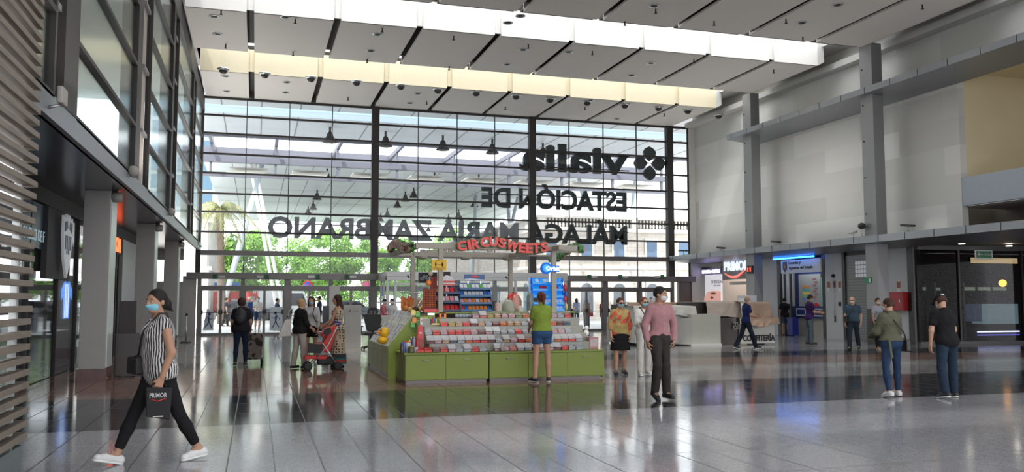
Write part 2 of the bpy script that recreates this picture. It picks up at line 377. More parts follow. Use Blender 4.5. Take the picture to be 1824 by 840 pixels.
# columns of the right aisle
for i, y in enumerate((24.35, 32.0, 16.7)):
    t = props(part(None, 'pillar', MB().box(XC, XC + 0.44, y, y + 0.62, 0.0, ZC + 0.02), M_grey, bevel=0.01), kind='structure')
    if i < 2:
        part(t, 'pillar_base', MB().box(XC - 0.01, XC + 0.45, y - 0.01, y + 0.63, 0.0, 1.25), mat('black_base_cladding', (0.025, 0.023, 0.022), 0.3))
        bo = MB()
        for z in (4.6, 5.9, 7.2, 8.5, 9.8): bo.cbox((XC - 0.01, y + 0.5, z), (0.03, 0.05, 0.05))
        part(t, 'bolt', bo, M_dark)

# ---------------------------------------------------------------- entrance glass wall
mulX = [-2.46, -0.54, 1.33, 3.25, 5.25, 7.3, 9.2, 11.1, 13.03, 15.0, 16.87, 18.72, 20.6, 21.7]
zb = [PY(591, y, FY).z for y in (217, 248, 283, 316, 351, 382.5, 417)]
win = struct('window_1', MB().box(-2.5, 21.75, FY - 0.006, FY + 0.006, 2.7, 10.6), M_glass)
mb = MB()
for x in mulX:
    w = 0.17 if x in (5.25, 13.03, 20.6) else (0.1 if x in (-2.46,) else 0.018)
    if x == 21.7: w = 0.05
    dep = 0.16 if w > 0.09 else 0.04
    mb.box(x - w, x + w, FY - dep, FY + dep, 2.7, 10.65)
part(win, 'mullion', mb, M_dark)
mb = MB()
for z in zb: mb.box(-2.5, 21.75, FY - 0.05, FY + 0.05, z - 0.042, z + 0.042)
mb.box(-2.5, 21.75, FY - 0.05, FY + 0.05, 10.55, 10.66)
part(win, 'transom', mb, M_dark)
zt = [PY(591, y, FY - 0.1).z for y in (457, 448.6)]
part(win, 'transom', MB().box(-2.5, 20.6, FY - 0.14, FY + 0.14, zt[0], zt[1]), M_frame)
zh0, zh1 = PY(591, 498, FY - 0.15).z, PY(591, 486.7, FY - 0.15).z
hd = struct('trim_3', MB().box(-2.9, 21.9, FY - 0.3, FY + 0.2, zh0, zh1), M_frame, bevel=0.01)
struct('wall_back', MB().box(21.72, 24, FY - 0.2, FY + 0.1, 0, 10.7), M_white)
struct('wall_back', MB().box(21.0, 21.72, FY - 0.12, FY + 0.1, 0, zh0 + .2), M_frame)
mb = MB(); mb.box(-9, -3.05, FY - 0.1, FY + 0.1, 0, 2.35); mb.box(-9, -3.05, FY - 0.1, FY + 0.1, 3.3, 3.9); mb.box(-3.05, -2.5, FY - 0.12, FY + 0.12, 0, 2.6); struct('wall_back', mb, mat('pale_plaster', (0.40, 0.385, 0.36), 0.7))
# doors: each bay is a pair of leaves under a transom light
dbay = [(-2.45, 1.35), (1.35, 5.2), (5.2, 9.2), (9.2, 13.0), (13.0, 16.87), (16.87, 20.75)]
zd = PY(591, 512, FY).z
EXG = mat('exit_sign_green', (0.01, 0.16, 0.06), 0.5, emit=0.15, var=0)
for k, (a, b_) in enumerate(dbay):
    d = struct('door_%d' % (k + 1), MB().box(a + 0.1, b_ - 0.1, FY - 0.01, FY + 0.01, 0.06, zh0), M_glass)
    fr = MB(); fr.box(a - 0.0, a + 0.16, FY - 0.1, FY + 0.1, 0, zh0); fr.box(b_ - 0.12, b_, FY - 0.1, FY + 0.1, 0, zh0); fr.box(a + 0.16, b_ - 0.12, FY - 0.08, FY + 0.08, zd - 0.07, zd + 0.07)
    mid = (a + b_) / 2; fr.box(mid - 0.09, mid + 0.09, FY - 0.1, FY + 0.1, 0, zh0)
    part(d, 'door_frame', fr, M_frame)
    for p, q in ((a + 0.16, mid - 0.09), (mid + 0.09, b_ - 0.12)):
        c0 = (p + q) / 2
        lf = MB()
        for u, v in ((p, c0), (c0, q)):
            lf.box(u, u + 0.055, FY - 0.05, FY + 0.04, 0.0, zd - 0.07); lf.box(v - 0.055, v, FY - 0.05, FY + 0.04, 0.0, zd - 0.07)
            lf.box(u + 0.055, v - 0.055, FY - 0.05, FY + 0.04, 0.0, 0.1); lf.box(u + 0.055, v - 0.055, FY - 0.05, FY + 0.04, zd - 0.15, zd - 0.07)
        part(d, 'door_leaf', lf, M_frame)
        hb = MB(); hb.tube([(p + 0.05, FY - 0.1, 1.0), (q - 0.05, FY - 0.1, 1.0)], 0.014, 6)
        for u in (p + 0.06, c0 - 0.05, c0 + 0.05, q - 0.06): hb.box(u - 0.035, u + 0.035, FY - 0.12, FY - 0.04, 0.92, 1.12)
        part(d, 'push_bar', hb, M_black)
# emergency exit lamps on the header
for k, (px, side) in enumerate(((383, 1), (475, -1), (566, -1), (618, 1), (1050, 1), (1105, 1), (1180, -1))):
    p = PY(px, 492.5, FY - 0.33)
    t = thing('exit_sign', 'small green running man exit sign on door header, number %s from left' % ('first second third fourth fifth sixth seventh'.split()[k]), 'exit sign', p, group='exit signs on the door header')
    part(t, 'sign_box', MB().box(-0.1, 0.1, -0.0, 0.03, -0.1, 0.1), M_black)
    s = MB(); s.ball((0.01, -0.008, 0.055), (0.018, 0.006, 0.018), 8); s.tube([(0.0, -0.008, 0.03), (0.015, -0.008, -0.01), (0.045, -0.008, -0.05)], 0.012, 5); s.tube([(0.015, -0.008, -0.01), (-0.03, -0.008, -0.055)], 0.012, 5); s.tube([(-0.04, -0.008, 0.01), (0.0, -0.008, 0.025), (0.04, -0.008, 0.0)], 0.009, 5)
    s.box(-0.085, -0.06, -0.012, -0.0, -0.08, 0.08); s.box(0.06, 0.085, -0.012, -0.0, -0.08, 0.08)
    part(t, 'pictogram', s, EXG)
    part(t, 'lamp_plate', MB().box(*((0.14, 0.42) if side > 0 else (-0.42, -0.14)), -0.0, 0.02, -0.05, 0.05), mat('pale_lens', (0.45, 0.45, 0.43), 0.4))

# building letters and clover on the outside, read backwards from here
LY = 39.72
M_letter = mat('dark_sign_metal', (0.035, 0.045, 0.050), 0.45, 0.3)
def sign_line(text, x_start, x_end, z0, z1, name, label, lower=False):
    """text read from outside: starts at the high X end"""
    t = thing(name, label, 'sign', ((x_start + x_end) / 2, LY, z0))
    W_ = x_start - x_end
    full = textmesh(text, 1.0, 1.0, 0.03); n = len(full.vertices); a = np.empty(n * 3, np.float32); full.vertices.foreach_get('co', a); a = a.reshape(-1, 3)
    tx0, tx1, = a[:, 0].min(), a[:, 0].max(); cap = textmesh('l' if lower else 'H', 1.0, 1.0, 0.03); c_ = np.empty(len(cap.vertices) * 3, np.float32); cap.vertices.foreach_get('co', c_); ch = c_.reshape(-1, 3)[:, 1].max()
    sX = W_ / (tx1 - tx0); sZ = (z1 - z0) / ch
    for i, chh in enumerate(text):
        if chh == ' ': continue
        pre = textmesh(text[:i + 1], 1.0, 1.0, 0.03); q = np.empty(len(pre.vertices) * 3, np.float32); pre.vertices.foreach_get('co', q); q = q.reshape(-1, 3)
        one = textmesh(chh, 1.0, 1.0, 0.03); o1 = np.empty(len(one.vertices) * 3, np.float32); one.vertices.foreach_get('co', o1); o1 = o1.reshape(-1, 3)
        shift = q[:, 0].max() - o1[:, 0].max()
        v = np.empty_like(o1); v[:, 0] = (x_start - (o1[:, 0] + shift - tx0) * sX) - t.location.x; v[:, 1] = o1[:, 2] * 0.16; v[:, 2] = o1[:, 1] * sZ
        one.vertices.foreach_set('co', v.ravel()); one.update(); part(t, 'letter', one, M_letter)
    part(t, 'fixing_rail', MB(t.location).box(x_end, x_start, 39.53, 39.66, z0 + 0.12, z0 + 0.16).box(x_end, x_start, 39.53, 39.66, z0 + (z1 - z0) * 0.62, z0 + (z1 - z0) * 0.62 + 0.04), M_dark)
    return t
sign_line('vialia', 18.35, 12.45, 8.05, 9.42, 'sign_lettering', 'row of big dark lower-case letters vialia, seen mirrored at top of glass wall', True)
sign_line('ESTACIÓN DE', 18.23, 10.47, 6.12, 7.07, 'sign_lettering', 'dark capitals ESTACIÓN DE on glass wall seen mirrored, middle row')
sign_line('MÁLAGA MARÍA ZAMBRANO', 18.24, 0.47, 4.41, 5.35, 'sign_lettering', 'long row of dark capitals MÁLAGA MARÍA ZAMBRANO seen mirrored, lowest row')
t = thing('clover_emblem', 'dark emblem of four petals high on glass wall beside mirrored vialia letters', 'emblem', (19.57, LY, 8.66))
for k in range(4):
    a = math.pi / 2 * k; pts = [(0.0, 0.10), (0.33, 0.38), (0.36, 0.62), (0.20, 0.80), (-0.02, 0.90), (-0.22, 0.80), (-0.36, 0.6), (-0.32, 0.36)]
    P = [(x * math.cos(a) - y * math.sin(a), x * math.sin(a) + y * math.cos(a)) for x, y in pts]
    if k == 0: part(t, 'fixing_rail', MB().box(-0.8, 0.8, -0.19, -0.08, -0.02, 0.02), M_dark)
    part(t, 'petal', MB().prism(P, 'y', -0.08, 0.08), M_letter, bevel=0.02)
# ================================================================ outside: forecourt, great canopy, station building, trees
rnd = random.Random(7)
m, nt, b = nodes_mat('forecourt_paving'); co, X, Y, Z = coords(nt)
c = mixc(nt, noise_n(nt, co, 0.35, 3), (0.62, 0.61, 0.60), (0.78, 0.77, 0.75)); c = mixc(nt, math_n(nt, 'MAXIMUM', joint(X, 2.4, 0.05), joint(Y, 2.4, 0.05)), c, (0.3, 0.3, 0.3))
nt.links.new(c, b.inputs['Base Color']); b.inputs['Roughness'].default_value = 0.6
struct('ground', MB().box(-60, 90, FY + 0.3, 230, -0.2, -0.01), m)
mb = MB(); mb.box(-60, 90, 84, 96, -0.01, 0.0); struct('ground', mb, mat('asphalt', (0.10, 0.10, 0.105), 0.8))
ZK = 11.5
M_can = mat('canopy_panel', (0.55, 0.59, 0.64), 0.4, var=0.04, scale=0.4)
mb = MB(); mbj = MB()
for (y0, y1) in ((40.2, 44.9), (46.9, 53.2), (61.0, 111.0)):
    mb.box(-3.8, 29.4, y0, y1, ZK, ZK + 0.5)
    for k in range(1, 17): mbj.box(-3.8 + k * 1.95 - 0.035, -3.8 + k * 1.95 + 0.035, y0, y1, ZK - 0.012, ZK - 0.001)
    yy = y0 + 8
    while yy < y1: mbj.box(-3.8, 29.4, yy, yy + 0.03, ZK - 0.012, ZK - 0.001); yy += 10
t = thing('entrance_canopy', 'vast pale panelled canopy over the forecourt outside the glass wall', 'canopy', (12, 75, ZK))
for p in (mb, mbj): p.off = Vector(t.location)
mb.v = [tuple(Vector(v) - mb.off) for v in mb.v]; mbj.v = [tuple(Vector(v) - mbj.off) for v in mbj.v]
part(t, 'canopy_deck', mb, M_can); part(t, 'panel_joint', mbj, mat('joint_grey', (0.22, 0.23, 0.25), 0.6))
mb = MB(t.location); mb.box(-3.8, 29.4, 56.8, 57.3, ZK - 1.1, ZK - 0.75); mb.box(-3.8, 29.4, 60.6, 61.0, ZK - .3, ZK + 0.5); mb.box(-3.8, 29.4, 53.2, 53.5, ZK - .1, ZK + 0.5)
for k in range(9): mb.box(-3.0 + k * 4.0, -2.8 + k * 4, 53.3, 61, ZK + 0.1, ZK + 0.4); mb.box(-3.0 + k * 4.0, -2.85 + k * 4, 56.9, 57.1, ZK - 1.9, ZK + .1)
mb.box(-3.8, 29.4, 56.8, 57.0, ZK - 2.05, ZK - 1.85)
part(t, 'truss', mb, mat('violet_grey_steel', (0.16, 0.16, 0.20), 0.5))
mb = MB(t.location)
for k in range(8): mb.box(-2.0 + k * 4.0, 0.4 + k * 4, 57.1, 58.6, ZK - 1.75, ZK - 1.70); mb.box(-1.8 + k * 4.0, 0.6 + k * 4, 57.5, 59.6, ZK - 1.35, ZK - 1.3)
part(t, 'pale_slat', mb, M_white)  # pale horizontal strips set behind the truss beam
mb = MB(t.location); mb.box(-3.8, 29.4, 44.9, 46.9, ZK + 0.3, ZK + 0.34); part(t, 'glazed_strip', mb, glass('canopy_glass', (0.86, 0.93, 0.96), 0.05))
M_strut = mat('pale_blue_steel', (0.50, 0.56, 0.60), 0.4, 0.3)
for i, (a, b_) in enumerate([((478, 255), (384, 592)), ((452, 300), (505, 592)), ((1022, 280), (1098, 590)), ((1137, 262), (1108, 592)), ((925, 340), (868, 588)), ((905, 370), (925, 588)), ((845, 400), (835, 588))]):
    Yp = 62 if i < 4 else 78
    p0 = PY(*b_, Yp); p1 = PY(*a, Yp); d = (p1 - p0); p0 = p0 - d * (p0.z / d.z); p1 = p0 + d * (ZK / d.z)
    t = thing('canopy_strut', '', 'strut', p0, group='leaning canopy struts'); q = p1 - p0
    t['label'] = ['leaning bluish tube strut outside, nearest the palm', 'double white strut outside leaning in front of green trees', 'strut outside leaning under letters of ESTACIÓN', 'strut outside leaning rightmost in front of arched building', 'faint far strut outside right of tree tops', 'faint far strut beside corner of arched building', 'faint far strut in front of tree tops, centre'][i]
    if i == 1:
        part(t, 'shaft', MB().tube([(-0.18, 0, 0), q * 0.98 + Vector((-0.18, 0, 0))], 0.13, 10), M_bandface); part(t, 'shaft', MB().tube([(0.22, 0, 0), q * 0.98 + Vector((0.12, 0, 0))], 0.13, 10), M_bandface)
    else: part(t, 'shaft', MB().tube([(0, 0, 0), q * 0.5, q], [0.17, 0.22, 0.15], 12), M_strut)
    part(t, 'foot', MB().lathe([(0.3, 0), (0.3, 0.1), (0.17, 0.3)], n=12), M_strut)
# bell floodlights hanging from the canopy
proto = None
bl = [(588, 226), (687, 234), (789, 241), (877, 248), (967, 255), (583, 300), (774, 306), (853, 310), (940, 318), (565, 338), (722, 341), (737, 334), (708, 353), (558, 357), (845, 352), (817, 373), (799, 381), (763, 400), (690, 371), (678, 380), (549, 367)]
for i, (x, y) in enumerate(bl):
    p = G(x, y, ZK)
    if proto is None:
        proto = t = thing('bell_floodlight', '', 'floodlight', p, group='bell floodlights under the outer canopy')
        part(t, 'stem', MB().tube([(0, 0, 0), (0, 0, -0.35)], 0.07, 8), M_dark)
        part(t, 'shade', MB().lathe([(0.1, -0.3), (0.16, -0.38), (0.2, -0.55), (0.36, -0.8), (0.42, -0.86), (0.42, -0.9), (0.05, -0.88)], n=16), M_dark)
    else: t = dup(proto, p)
    row = 'first row from glass' if i < 5 else 'second row from glass' if i < 9 else 'deep row'
    t['label'] = 'dark bell floodlight hanging under outer canopy'
# station building across the forecourt
m, nt, b = nodes_mat('pale_rusticated_stone'); co, X, Y, Z = coords(nt)
br = nt.nodes.new('ShaderNodeTexBrick'); br.inputs['Scale'].default_value = 1.0; br.inputs['Brick Width'].default_value = 0.6; br.inputs['Row Height'].default_value = 0.28; br.inputs['Mortar Size'].default_value = 0.012
br.inputs['Color1'].default_value = (0.72, 0.66, 0.60, 1); br.inputs['Color2'].default_value = (0.62, 0.54, 0.47, 1); br.inputs['Mortar'].default_value = (0.5, 0.43, 0.38, 1)
cb = nt.nodes.new('ShaderNodeCombineXYZ'); nt.links.new(math_n(nt, 'ADD', X, Y), cb.inputs[0]); nt.links.new(Z, cb.inputs[1]); nt.links.new(cb.outputs[0], br.inputs[0]); nt.links.new(br.outputs[0], b.inputs['Base Color']); b.inputs['Roughness'].default_value = 0.8
M_stone = m; M_trim = mat('pale_stone_trim', (0.76, 0.72, 0.67), 0.7)
t = thing('station_building', 'pale stone station building with balustrade and arched windows beyond the glass', 'building', (30, 60, 0)); O = t.location
mb = MB(O); mb.box(20.3, 48, 60, 100, 0, 7.0); part(t, 'wall', mb, M_stone)
mb = MB(O); mb.box(20.1, 48.2, 59.75, 100.2, 6.75, 7.05); mb.box(20.15, 48.2, 59.8, 100, 7.75, 7.92); mb.box(20.2, 48, 59.9, 100, 3.9, 4.15)
for x in (20.3, 27.9, 36): mb.box(x, x + 0.5, 59.8, 60.2, 7.05, 7.75)
part(t, 'cornice', mb, M_trim)
mb = MB(O)
for k in range(64): mb.lathe([(0.07, 7.05), (0.11, 7.25), (0.06, 7.5), (0.09, 7.75)], (20.9 + k * 0.28, 60, 0), n=6)
for k in range(30): mb.lathe([(0.07, 7.05), (0.11, 7.25), (0.06, 7.5), (0.09, 7.75)], (20.3, 60.6 + k * 0.35, 0), n=6)
part(t, 'balustrade', mb, M_trim)
M_bwin = mat('blue_grey_window', (0.10, 0.16, 0.26), 0.15)
for x in (21.3, 24.15, 26.85, 29.65, 32.4, 35.2):
    f = part(t, 'window_surround', MB(O).box(x - 0.6, x + 0.6, 59.9, 60.05, 4.5, 6.3), M_trim)
    part(f, 'pane', MB(O).box(x - 0.42, x + 0.42, 59.86, 60.02, 4.75, 6.1), M_bwin)
    pts = [(x - 0.5, 0.6), (x + 0.5, 0.6)] + [(x + 0.5 * math.cos(a * math.pi / 8), 2.3 + 0.5 * math.sin(a * math.pi / 8)) for a in range(9)]
    pf = [(x - 0.68, 0.4), (x + 0.68, 0.4)] + [(x + 0.68 * math.cos(a * math.pi / 8), 2.3 + 0.68 * math.sin(a * math.pi / 8)) for a in range(9)]
    f = part(t, 'window_surround', MB(O).prism(pf, 'y', 59.9, 60.05), M_trim); part(f, 'pane', MB(O).prism(pts, 'y', 59.86, 60.02), mat('smoky_pane', (0.12, 0.13, 0.15), 0.2))
for y in (63, 67, 71, 76, 82):
    pts = [(y - 0.5, 0.6), (y + 0.5, 0.6)] + [(y + 0.5 * math.cos(a * math.pi / 8), 2.3 + 0.5 * math.sin(a * math.pi / 8)) for a in range(9)]
    part(t, 'side_window', MB(O).prism(pts, 'x', 20.22, 20.35), M_bwin)
# corner of a white ornate building at the far left and blue-glazed tower
t = thing('ornate_building', 'white building corner with moulded cornice at left edge behind glass wall', 'building', (-6, 62, 0)); O = t.location
mb = MB(O); mb.box(-12, -3.15, 62, 76, 0, 7.6); part(t, 'wall', mb, M_bandface)
mb = MB(O); mb.box(-12, -2.85, 61.7, 76.2, 6.9, 7.3); mb.box(-12, -2.7, 61.55, 76.3, 7.3, 7.55); mb.box(-12, -2.95, 61.8, 76, 3.6, 3.85)
for x in (-4.2, -3.4): mb.box(x - 0.15, x + 0.15, 61.75, 62, 3.85, 6.9)
part(t, 'cornice', mb, M_trim)
t = thing('tower_block', 'distant blue-glazed tower block above the palm', 'building', (-12, 150, 0)); O = t.location
part(t, 'wall', MB(O).box(-18, -7.2, 150, 160, 0, 34), mat('tower_white', (0.33, 0.36, 0.38), 0.5))
mb = MB(O)
for z in range(8, 33, 3):
    for x in range(-17, -8, 2): mb.box(x, x + 1.6, 149.9, 150.05, z, z + 2.3)
part(t, 'window_band', mb, mat('tower_blue_glass', (0.09, 0.16, 0.23), 0.2))
# trees
def leafmat(name, c1, c2):
    m, nt, b = nodes_mat(name); oi = nt.nodes.new('ShaderNodeTexCoord'); n = noise_n(nt, oi.outputs['Object'], 1.3, 4, 0.7)
    r = nt.nodes.new('ShaderNodeValToRGB'); r.color_ramp.elements[0].position = 0.35; r.color_ramp.elements[1].position = 0.65; r.color_ramp.elements[0].color = (*c1, 1); r.color_ramp.elements[1].color = (*c2, 1)
    nt.links.new(n, r.inputs[0]); nt.links.new(r.outputs[0], b.inputs['Base Color']); b.inputs['Roughness'].default_value = 0.55
    tr = nt.nodes.new('ShaderNodeBsdfTranslucent'); nt.links.new(r.outputs[0], tr.inputs[0]); mx = nt.nodes.new('ShaderNodeMixShader'); mx.inputs[0].default_value = 0.35
    nt.links.new(b.outputs[0], mx.inputs[1]); nt.links.new(tr.outputs[0], mx.inputs[2]); nt.links.new(mx.outputs[0], nt.nodes['Material Output'].inputs[0]); return m
M_leaf = leafmat('tree_leaf', (0.10, 0.26, 0.04), (0.38, 0.62, 0.12)); M_bark = mat('bark', (0.16, 0.12, 0.09), 0.9, var=0.3)
def crown_mesh(blobs, n, size, seed, name='crown'):
    r = np.random.RandomState(seed); V = []; 
    per = max(1, n // len(blobs))
    for (cx, cy_, cz, rx, ry, rz) in blobs:
        d = r.normal(size=(per, 3)); d /= np.linalg.norm(d, axis=1)[:, None]; rad = r.uniform(0.55, 1.05, per)[:, None]
        p = d * rad * np.array([rx, ry, rz]) + np.array([cx, cy_, cz])
        nrm = d + r.normal(scale=0.6, size=d.shape); nrm /= np.linalg.norm(nrm, axis=1)[:, None]
        a = np.cross(nrm, r.normal(size=d.shape)); a /= np.linalg.norm(a, axis=1)[:, None]; b2 = np.cross(nrm, a)
        s = (size * r.uniform(0.6, 1.3, per))[:, None]
        V.append(np.stack([p - a * s, p - b2 * s * 0.55, p + a * s, p + b2 * s * 0.55], 1).reshape(-1, 3))
    V = np.concatenate(V); k = len(V) // 4; me = bpy.data.meshes.new(name)
    me.vertices.add(len(V)); me.vertices.foreach_set('co', V.astype(np.float32).ravel()); me.loops.add(len(V)); me.loops.foreach_set('vertex_index', np.arange(len(V), dtype=np.int32))
    me.polygons.add(k); me.polygons.foreach_set('loop_start', np.arange(0, len(V), 4, dtype=np.int32)); me.update(calc_edges=True); me.validate(); return me
tl = ['leafy green tree behind left doors, nearest the palm', 'leafy tree behind the double white strut', 'leafy tree beyond glass under letters BRANO', 'leafy tree beyond glass left of black post', 'leafy tree beyond glass right of black post', 'leafy tree beyond glass above the kiosk left post', 'bright leafy tree beyond glass behind red kiosk letters', 'bright leafy tree beyond glass nearest the stone building']
for i, (px, top, Yt) in enumerate([(415, 425, 92), (470, 402, 118), (535, 404, 122), (600, 398, 116), (690, 400, 121), (755, 404, 115), (820, 396, 123), (868, 404, 115)]):
    p = G(px, 532 + 1.6 * FPX / (Yt * 0.97)); p = PY(px, 500, Yt); h = PY(px, top - 11, Yt).z
    t = thing('broadleaf_tree', tl[i], 'tree', (p.x, Yt, 0), group='trees beyond the canopy'); bl_ = []
    for k in range(11): a = rnd.uniform(0, 6.28); q = rnd.uniform(0, 3.0); bl_.append((q * math.cos(a), q * math.sin(a) * 0.7, rnd.uniform(h * 0.28, h * 0.8), rnd.uniform(1.3, 2.2), rnd.uniform(1.2, 2), rnd.uniform(1.1, 1.8)))
    part(t, 'crown', crown_mesh(bl_, 7000, 0.22, i), M_leaf); part(t, 'trunk', MB().tube([(0, 0, 0), (0.1, 0, h * 0.3), (0, 0.1, h * 0.6)], [0.3, 0.22, 0.12], 8), M_bark)
# hedge of lower street planting behind
hb = []
for k in range(44): hb.append((-4 + k * 0.9, 0, rnd.uniform(1.6, 3.6), 1.2, 0.9, rnd.uniform(1.1, 2.0)))
o = part(None, 'hedge', crown_mesh(hb, 16000, 0.2, 99), M_leaf, loc=(0, 126, 0)); props(o, 'continuous dark green planting at the far side of the street', 'hedge', kind='stuff')
# palm
p = PY(392, 372, 57); t = thing('palm_tree', 'tall palm with drooping fronds outside, left of the struts', 'palm', (p.x, 57, 0)); h = p.z
part(t, 'trunk', MB().tube([(0.3, 0, 0), (0.1, 0, h * 0.6), (0, 0, h)], [0.3, 0.22, 0.26], 10), M_bark)
for k in range(26):
    a = k * 2.4; up_ = rnd.uniform(-0.2, 1.3); L = rnd.uniform(1.9, 2.7); pts = []
    for s in range(7):
        u = s / 6; pts.append(Vector((math.cos(a) * L * u * math.cos(up_ * 0.6), math.sin(a) * L * u * math.cos(up_ * 0.6), h + up_ * u * 1.6 - 2.3 * u * u)))
    mb = MB()
    for s in range(6):
        d = (pts[s + 1] - pts[s]).normalized(); sd_ = d.cross(Vector((0, 0, 1))).normalized()
        for j in range(3):
            q = pts[s].lerp(pts[s + 1], j / 3)
            for sg in (-1, 1):
                tip = q + sd_ * sg * 0.42 * (1 - 0.1 * s) + d * 0.28 + Vector((0, 0, -0.30)); mb.add([q, q + d * 0.09, tip], [(0, 1, 2)])
    mb.tube(pts, 0.025, 4)
    part(t, 'frond', mb, leafmat('palm_leaf', (0.30, 0.34, 0.16), (0.62, 0.60, 0.36)) if 'palm_leaf' not in MATS else MATS['palm_leaf'])
# advertising bus / billboards and vehicles in the street
def signboard(name, label, cat, px0, px1, py0, py1, Yb, m, legs=True, group=None):
    a = PY(px0, py1, Yb); b2 = PY(px1, py0, Yb); t = thing(name, label, cat, ((a.x + b2.x) / 2, Yb, 0), group=group); O = t.location
    part(t, 'panel', MB(O).box(a.x, b2.x, Yb - 0.05, Yb + 0.05, a.z, b2.z), m)
    if legs:
        mb = MB(O); mb.box(a.x + 0.05, a.x + 0.13, Yb - 0.04, Yb + 0.04, 0, a.z); mb.box(b2.x - 0.13, b2.x - 0.05, Yb - 0.04, Yb + 0.04, 0, a.z); part(t, 'post', mb, M_grey)
    return t, a, b2
t, a, b2 = signboard('street_hoarding', 'red advertising hoarding seen through the left doors', 'hoarding', 375, 500, 519, 556, 70, mat('hoarding_red', (0.72, 0.08, 0.05), 0.5, var=0.1))
part(t, 'lettering', textmesh('travel, all of', 1, 0.02, 0.02, frame_M(Vector((PY(450, 530, 70).x, 69.93, 2.0)) - t.location, (1, 0, 0), (0, 0, 1)), width=2.0), M_ledw if False else mat('white_ink', (0.9, 0.9, 0.9), 0.5))
mb = MB(t.location)
for k in range(26): x = rnd.uniform(a.x + 0.4, b2.x - 1.2); z = rnd.uniform(a.z + 0.1, b2.z - 0.5); mb.ball((x, 69.93, z), (rnd.uniform(0.1, 0.25), 0.02, rnd.uniform(0.08, 0.2)), 8)
part(t, 'printed_crowd', mb, mat('pale_print', (0.62, 0.5, 0.45), 0.6, var=0.4, scale=12))
signboard('street_banner', 'blue banner over the red hoarding seen above left doors', 'banner', 377, 428, 503, 513, 71, mat('banner_blue', (0.05, 0.2, 0.62), 0.5))
t, a, b2 = signboard('street_banner', 'pink and white street banner seen above fourth doors', 'banner', 645, 664, 501, 511, 71, mat('banner_pink', (0.75, 0.12, 0.28), 0.5))
def car(loc, rz, c, label, tall=1.45, name='parked_car'):
    t = thing(name, label, 'car', loc, rz); M_b = mat('carpaint_%d' % (hash(label) % 999), c, 0.25, 0.2, coat=0.6)
    if tall > 1.7: prof = [(-2.2, 0.35), (2.2, 0.35), (2.25, 0.9), (1.7, 1.05), (1.3, tall), (-2.1, tall), (-2.25, 0.9)]; gl = [(1.55, 1.08), (1.2, tall - 0.15), (0.3, tall - 0.15), (0.3, 1.08)]
    else: prof = [(-2.1, 0.32), (2.1, 0.32), (2.15, 0.7), (1.95, 0.85), (1.0, 0.95), (0.4, tall), (-1.0, tall), (-1.8, 0.95), (-2.1, 0.9)]; gl = [(0.85, 0.95), (0.3, tall - 0.08), (-0.95, tall - 0.08), (-1.55, 0.95)]
    part(t, 'body', MB().prism(prof, 'y', -0.85, 0.85), M_b, bevel=0.05)
    part(t, 'side_window', MB().prism(gl, 'y', -0.87, 0.87), mat('car_glass', (0.03, 0.035, 0.04), 0.08))
    for x in (-1.35, 1.35):
        for s in (-1, 1): part(t, 'wheel', MB().lathe([(0.2, -0.1), (0.33, -0.09), (0.33, 0.09), (0.2, 0.1)], (x, s * 0.8, 0.33), 16, Matrix.Rotation(math.pi / 2, 3, 'X')), mat('tyre', (0.02, 0.02, 0.02), 0.7))
    return t
car((2.3, 68, 0), 0.0, (0.7, 0.72, 0.74), 'white van parked outside, behind the three standing women', 2.2, 'parked_van')
car((7.6, 70, 0), 0.1, (0.14, 0.15, 0.17), 'dark parked car outside, seen behind the tall white totem')
car((-0.6, 66, 0), 0.0, (0.10, 0.11, 0.14), 'dark car parked in front of red hoarding outside')
# striped street crossing and railing
mb = MB()
for k in range(8): mb.box(-3.5, 5.5, 47 + k * 1.3, 47.5 + k * 1.3, -0.009, -0.002)
single('crossing_stripes', mb, mat('road_paint', (0.8, 0.8, 0.8), 0.6), 'white painted crossing stripes on ground outside left doors', 'road marking', kind='stuff')
p = PY(548, 508, 58); t = thing('no_parking_sign', 'round red and blue no-parking sign outside above second doors', 'sign', (p.x, 58, 0)); R90 = Matrix.Rotation(math.pi / 2, 3, 'X')
part(t, 'post', MB().tube([(0, 0.04, 0), (0, 0.04, p.z)], 0.035, 8), M_grey); part(t, 'disc', MB().lathe([(0.33, 0), (0.33, 0.03)], (0, 0, p.z), 20, R90), mat('sign_red', (0.7, 0.03, 0.03), 0.4)); part(t, 'blue_face', MB().lathe([(0.23, 0), (0.23, 0.05)], (0, 0, p.z), 20, R90), mat('sign_blue', (0.02, 0.1, 0.6), 0.4))
part(t, 'slash', MB().bar((-0.18, -0.055, p.z - 0.18), (0.18, -0.055, p.z + 0.18), 0.07, 0.01, (0, 1, 0)), MATS['sign_red'])
p = PY(1150, 492, 52); t = thing('street_lantern', 'white globe street lantern outside right doors', 'lamp', (p.x, 52, 0))
part(t, 'post', MB().tube([(0, 0, 0), (0, 0, p.z - 0.25)], [0.07, 0.045], 10), M_grey); part(t, 'globe', MB().lathe([(0.08, -0.25), (0.2, 0.05), (0.24, 0.3), (0.14, 0.38), (0.02, 0.42)], (0, 0, p.z), 14), M_bandface)

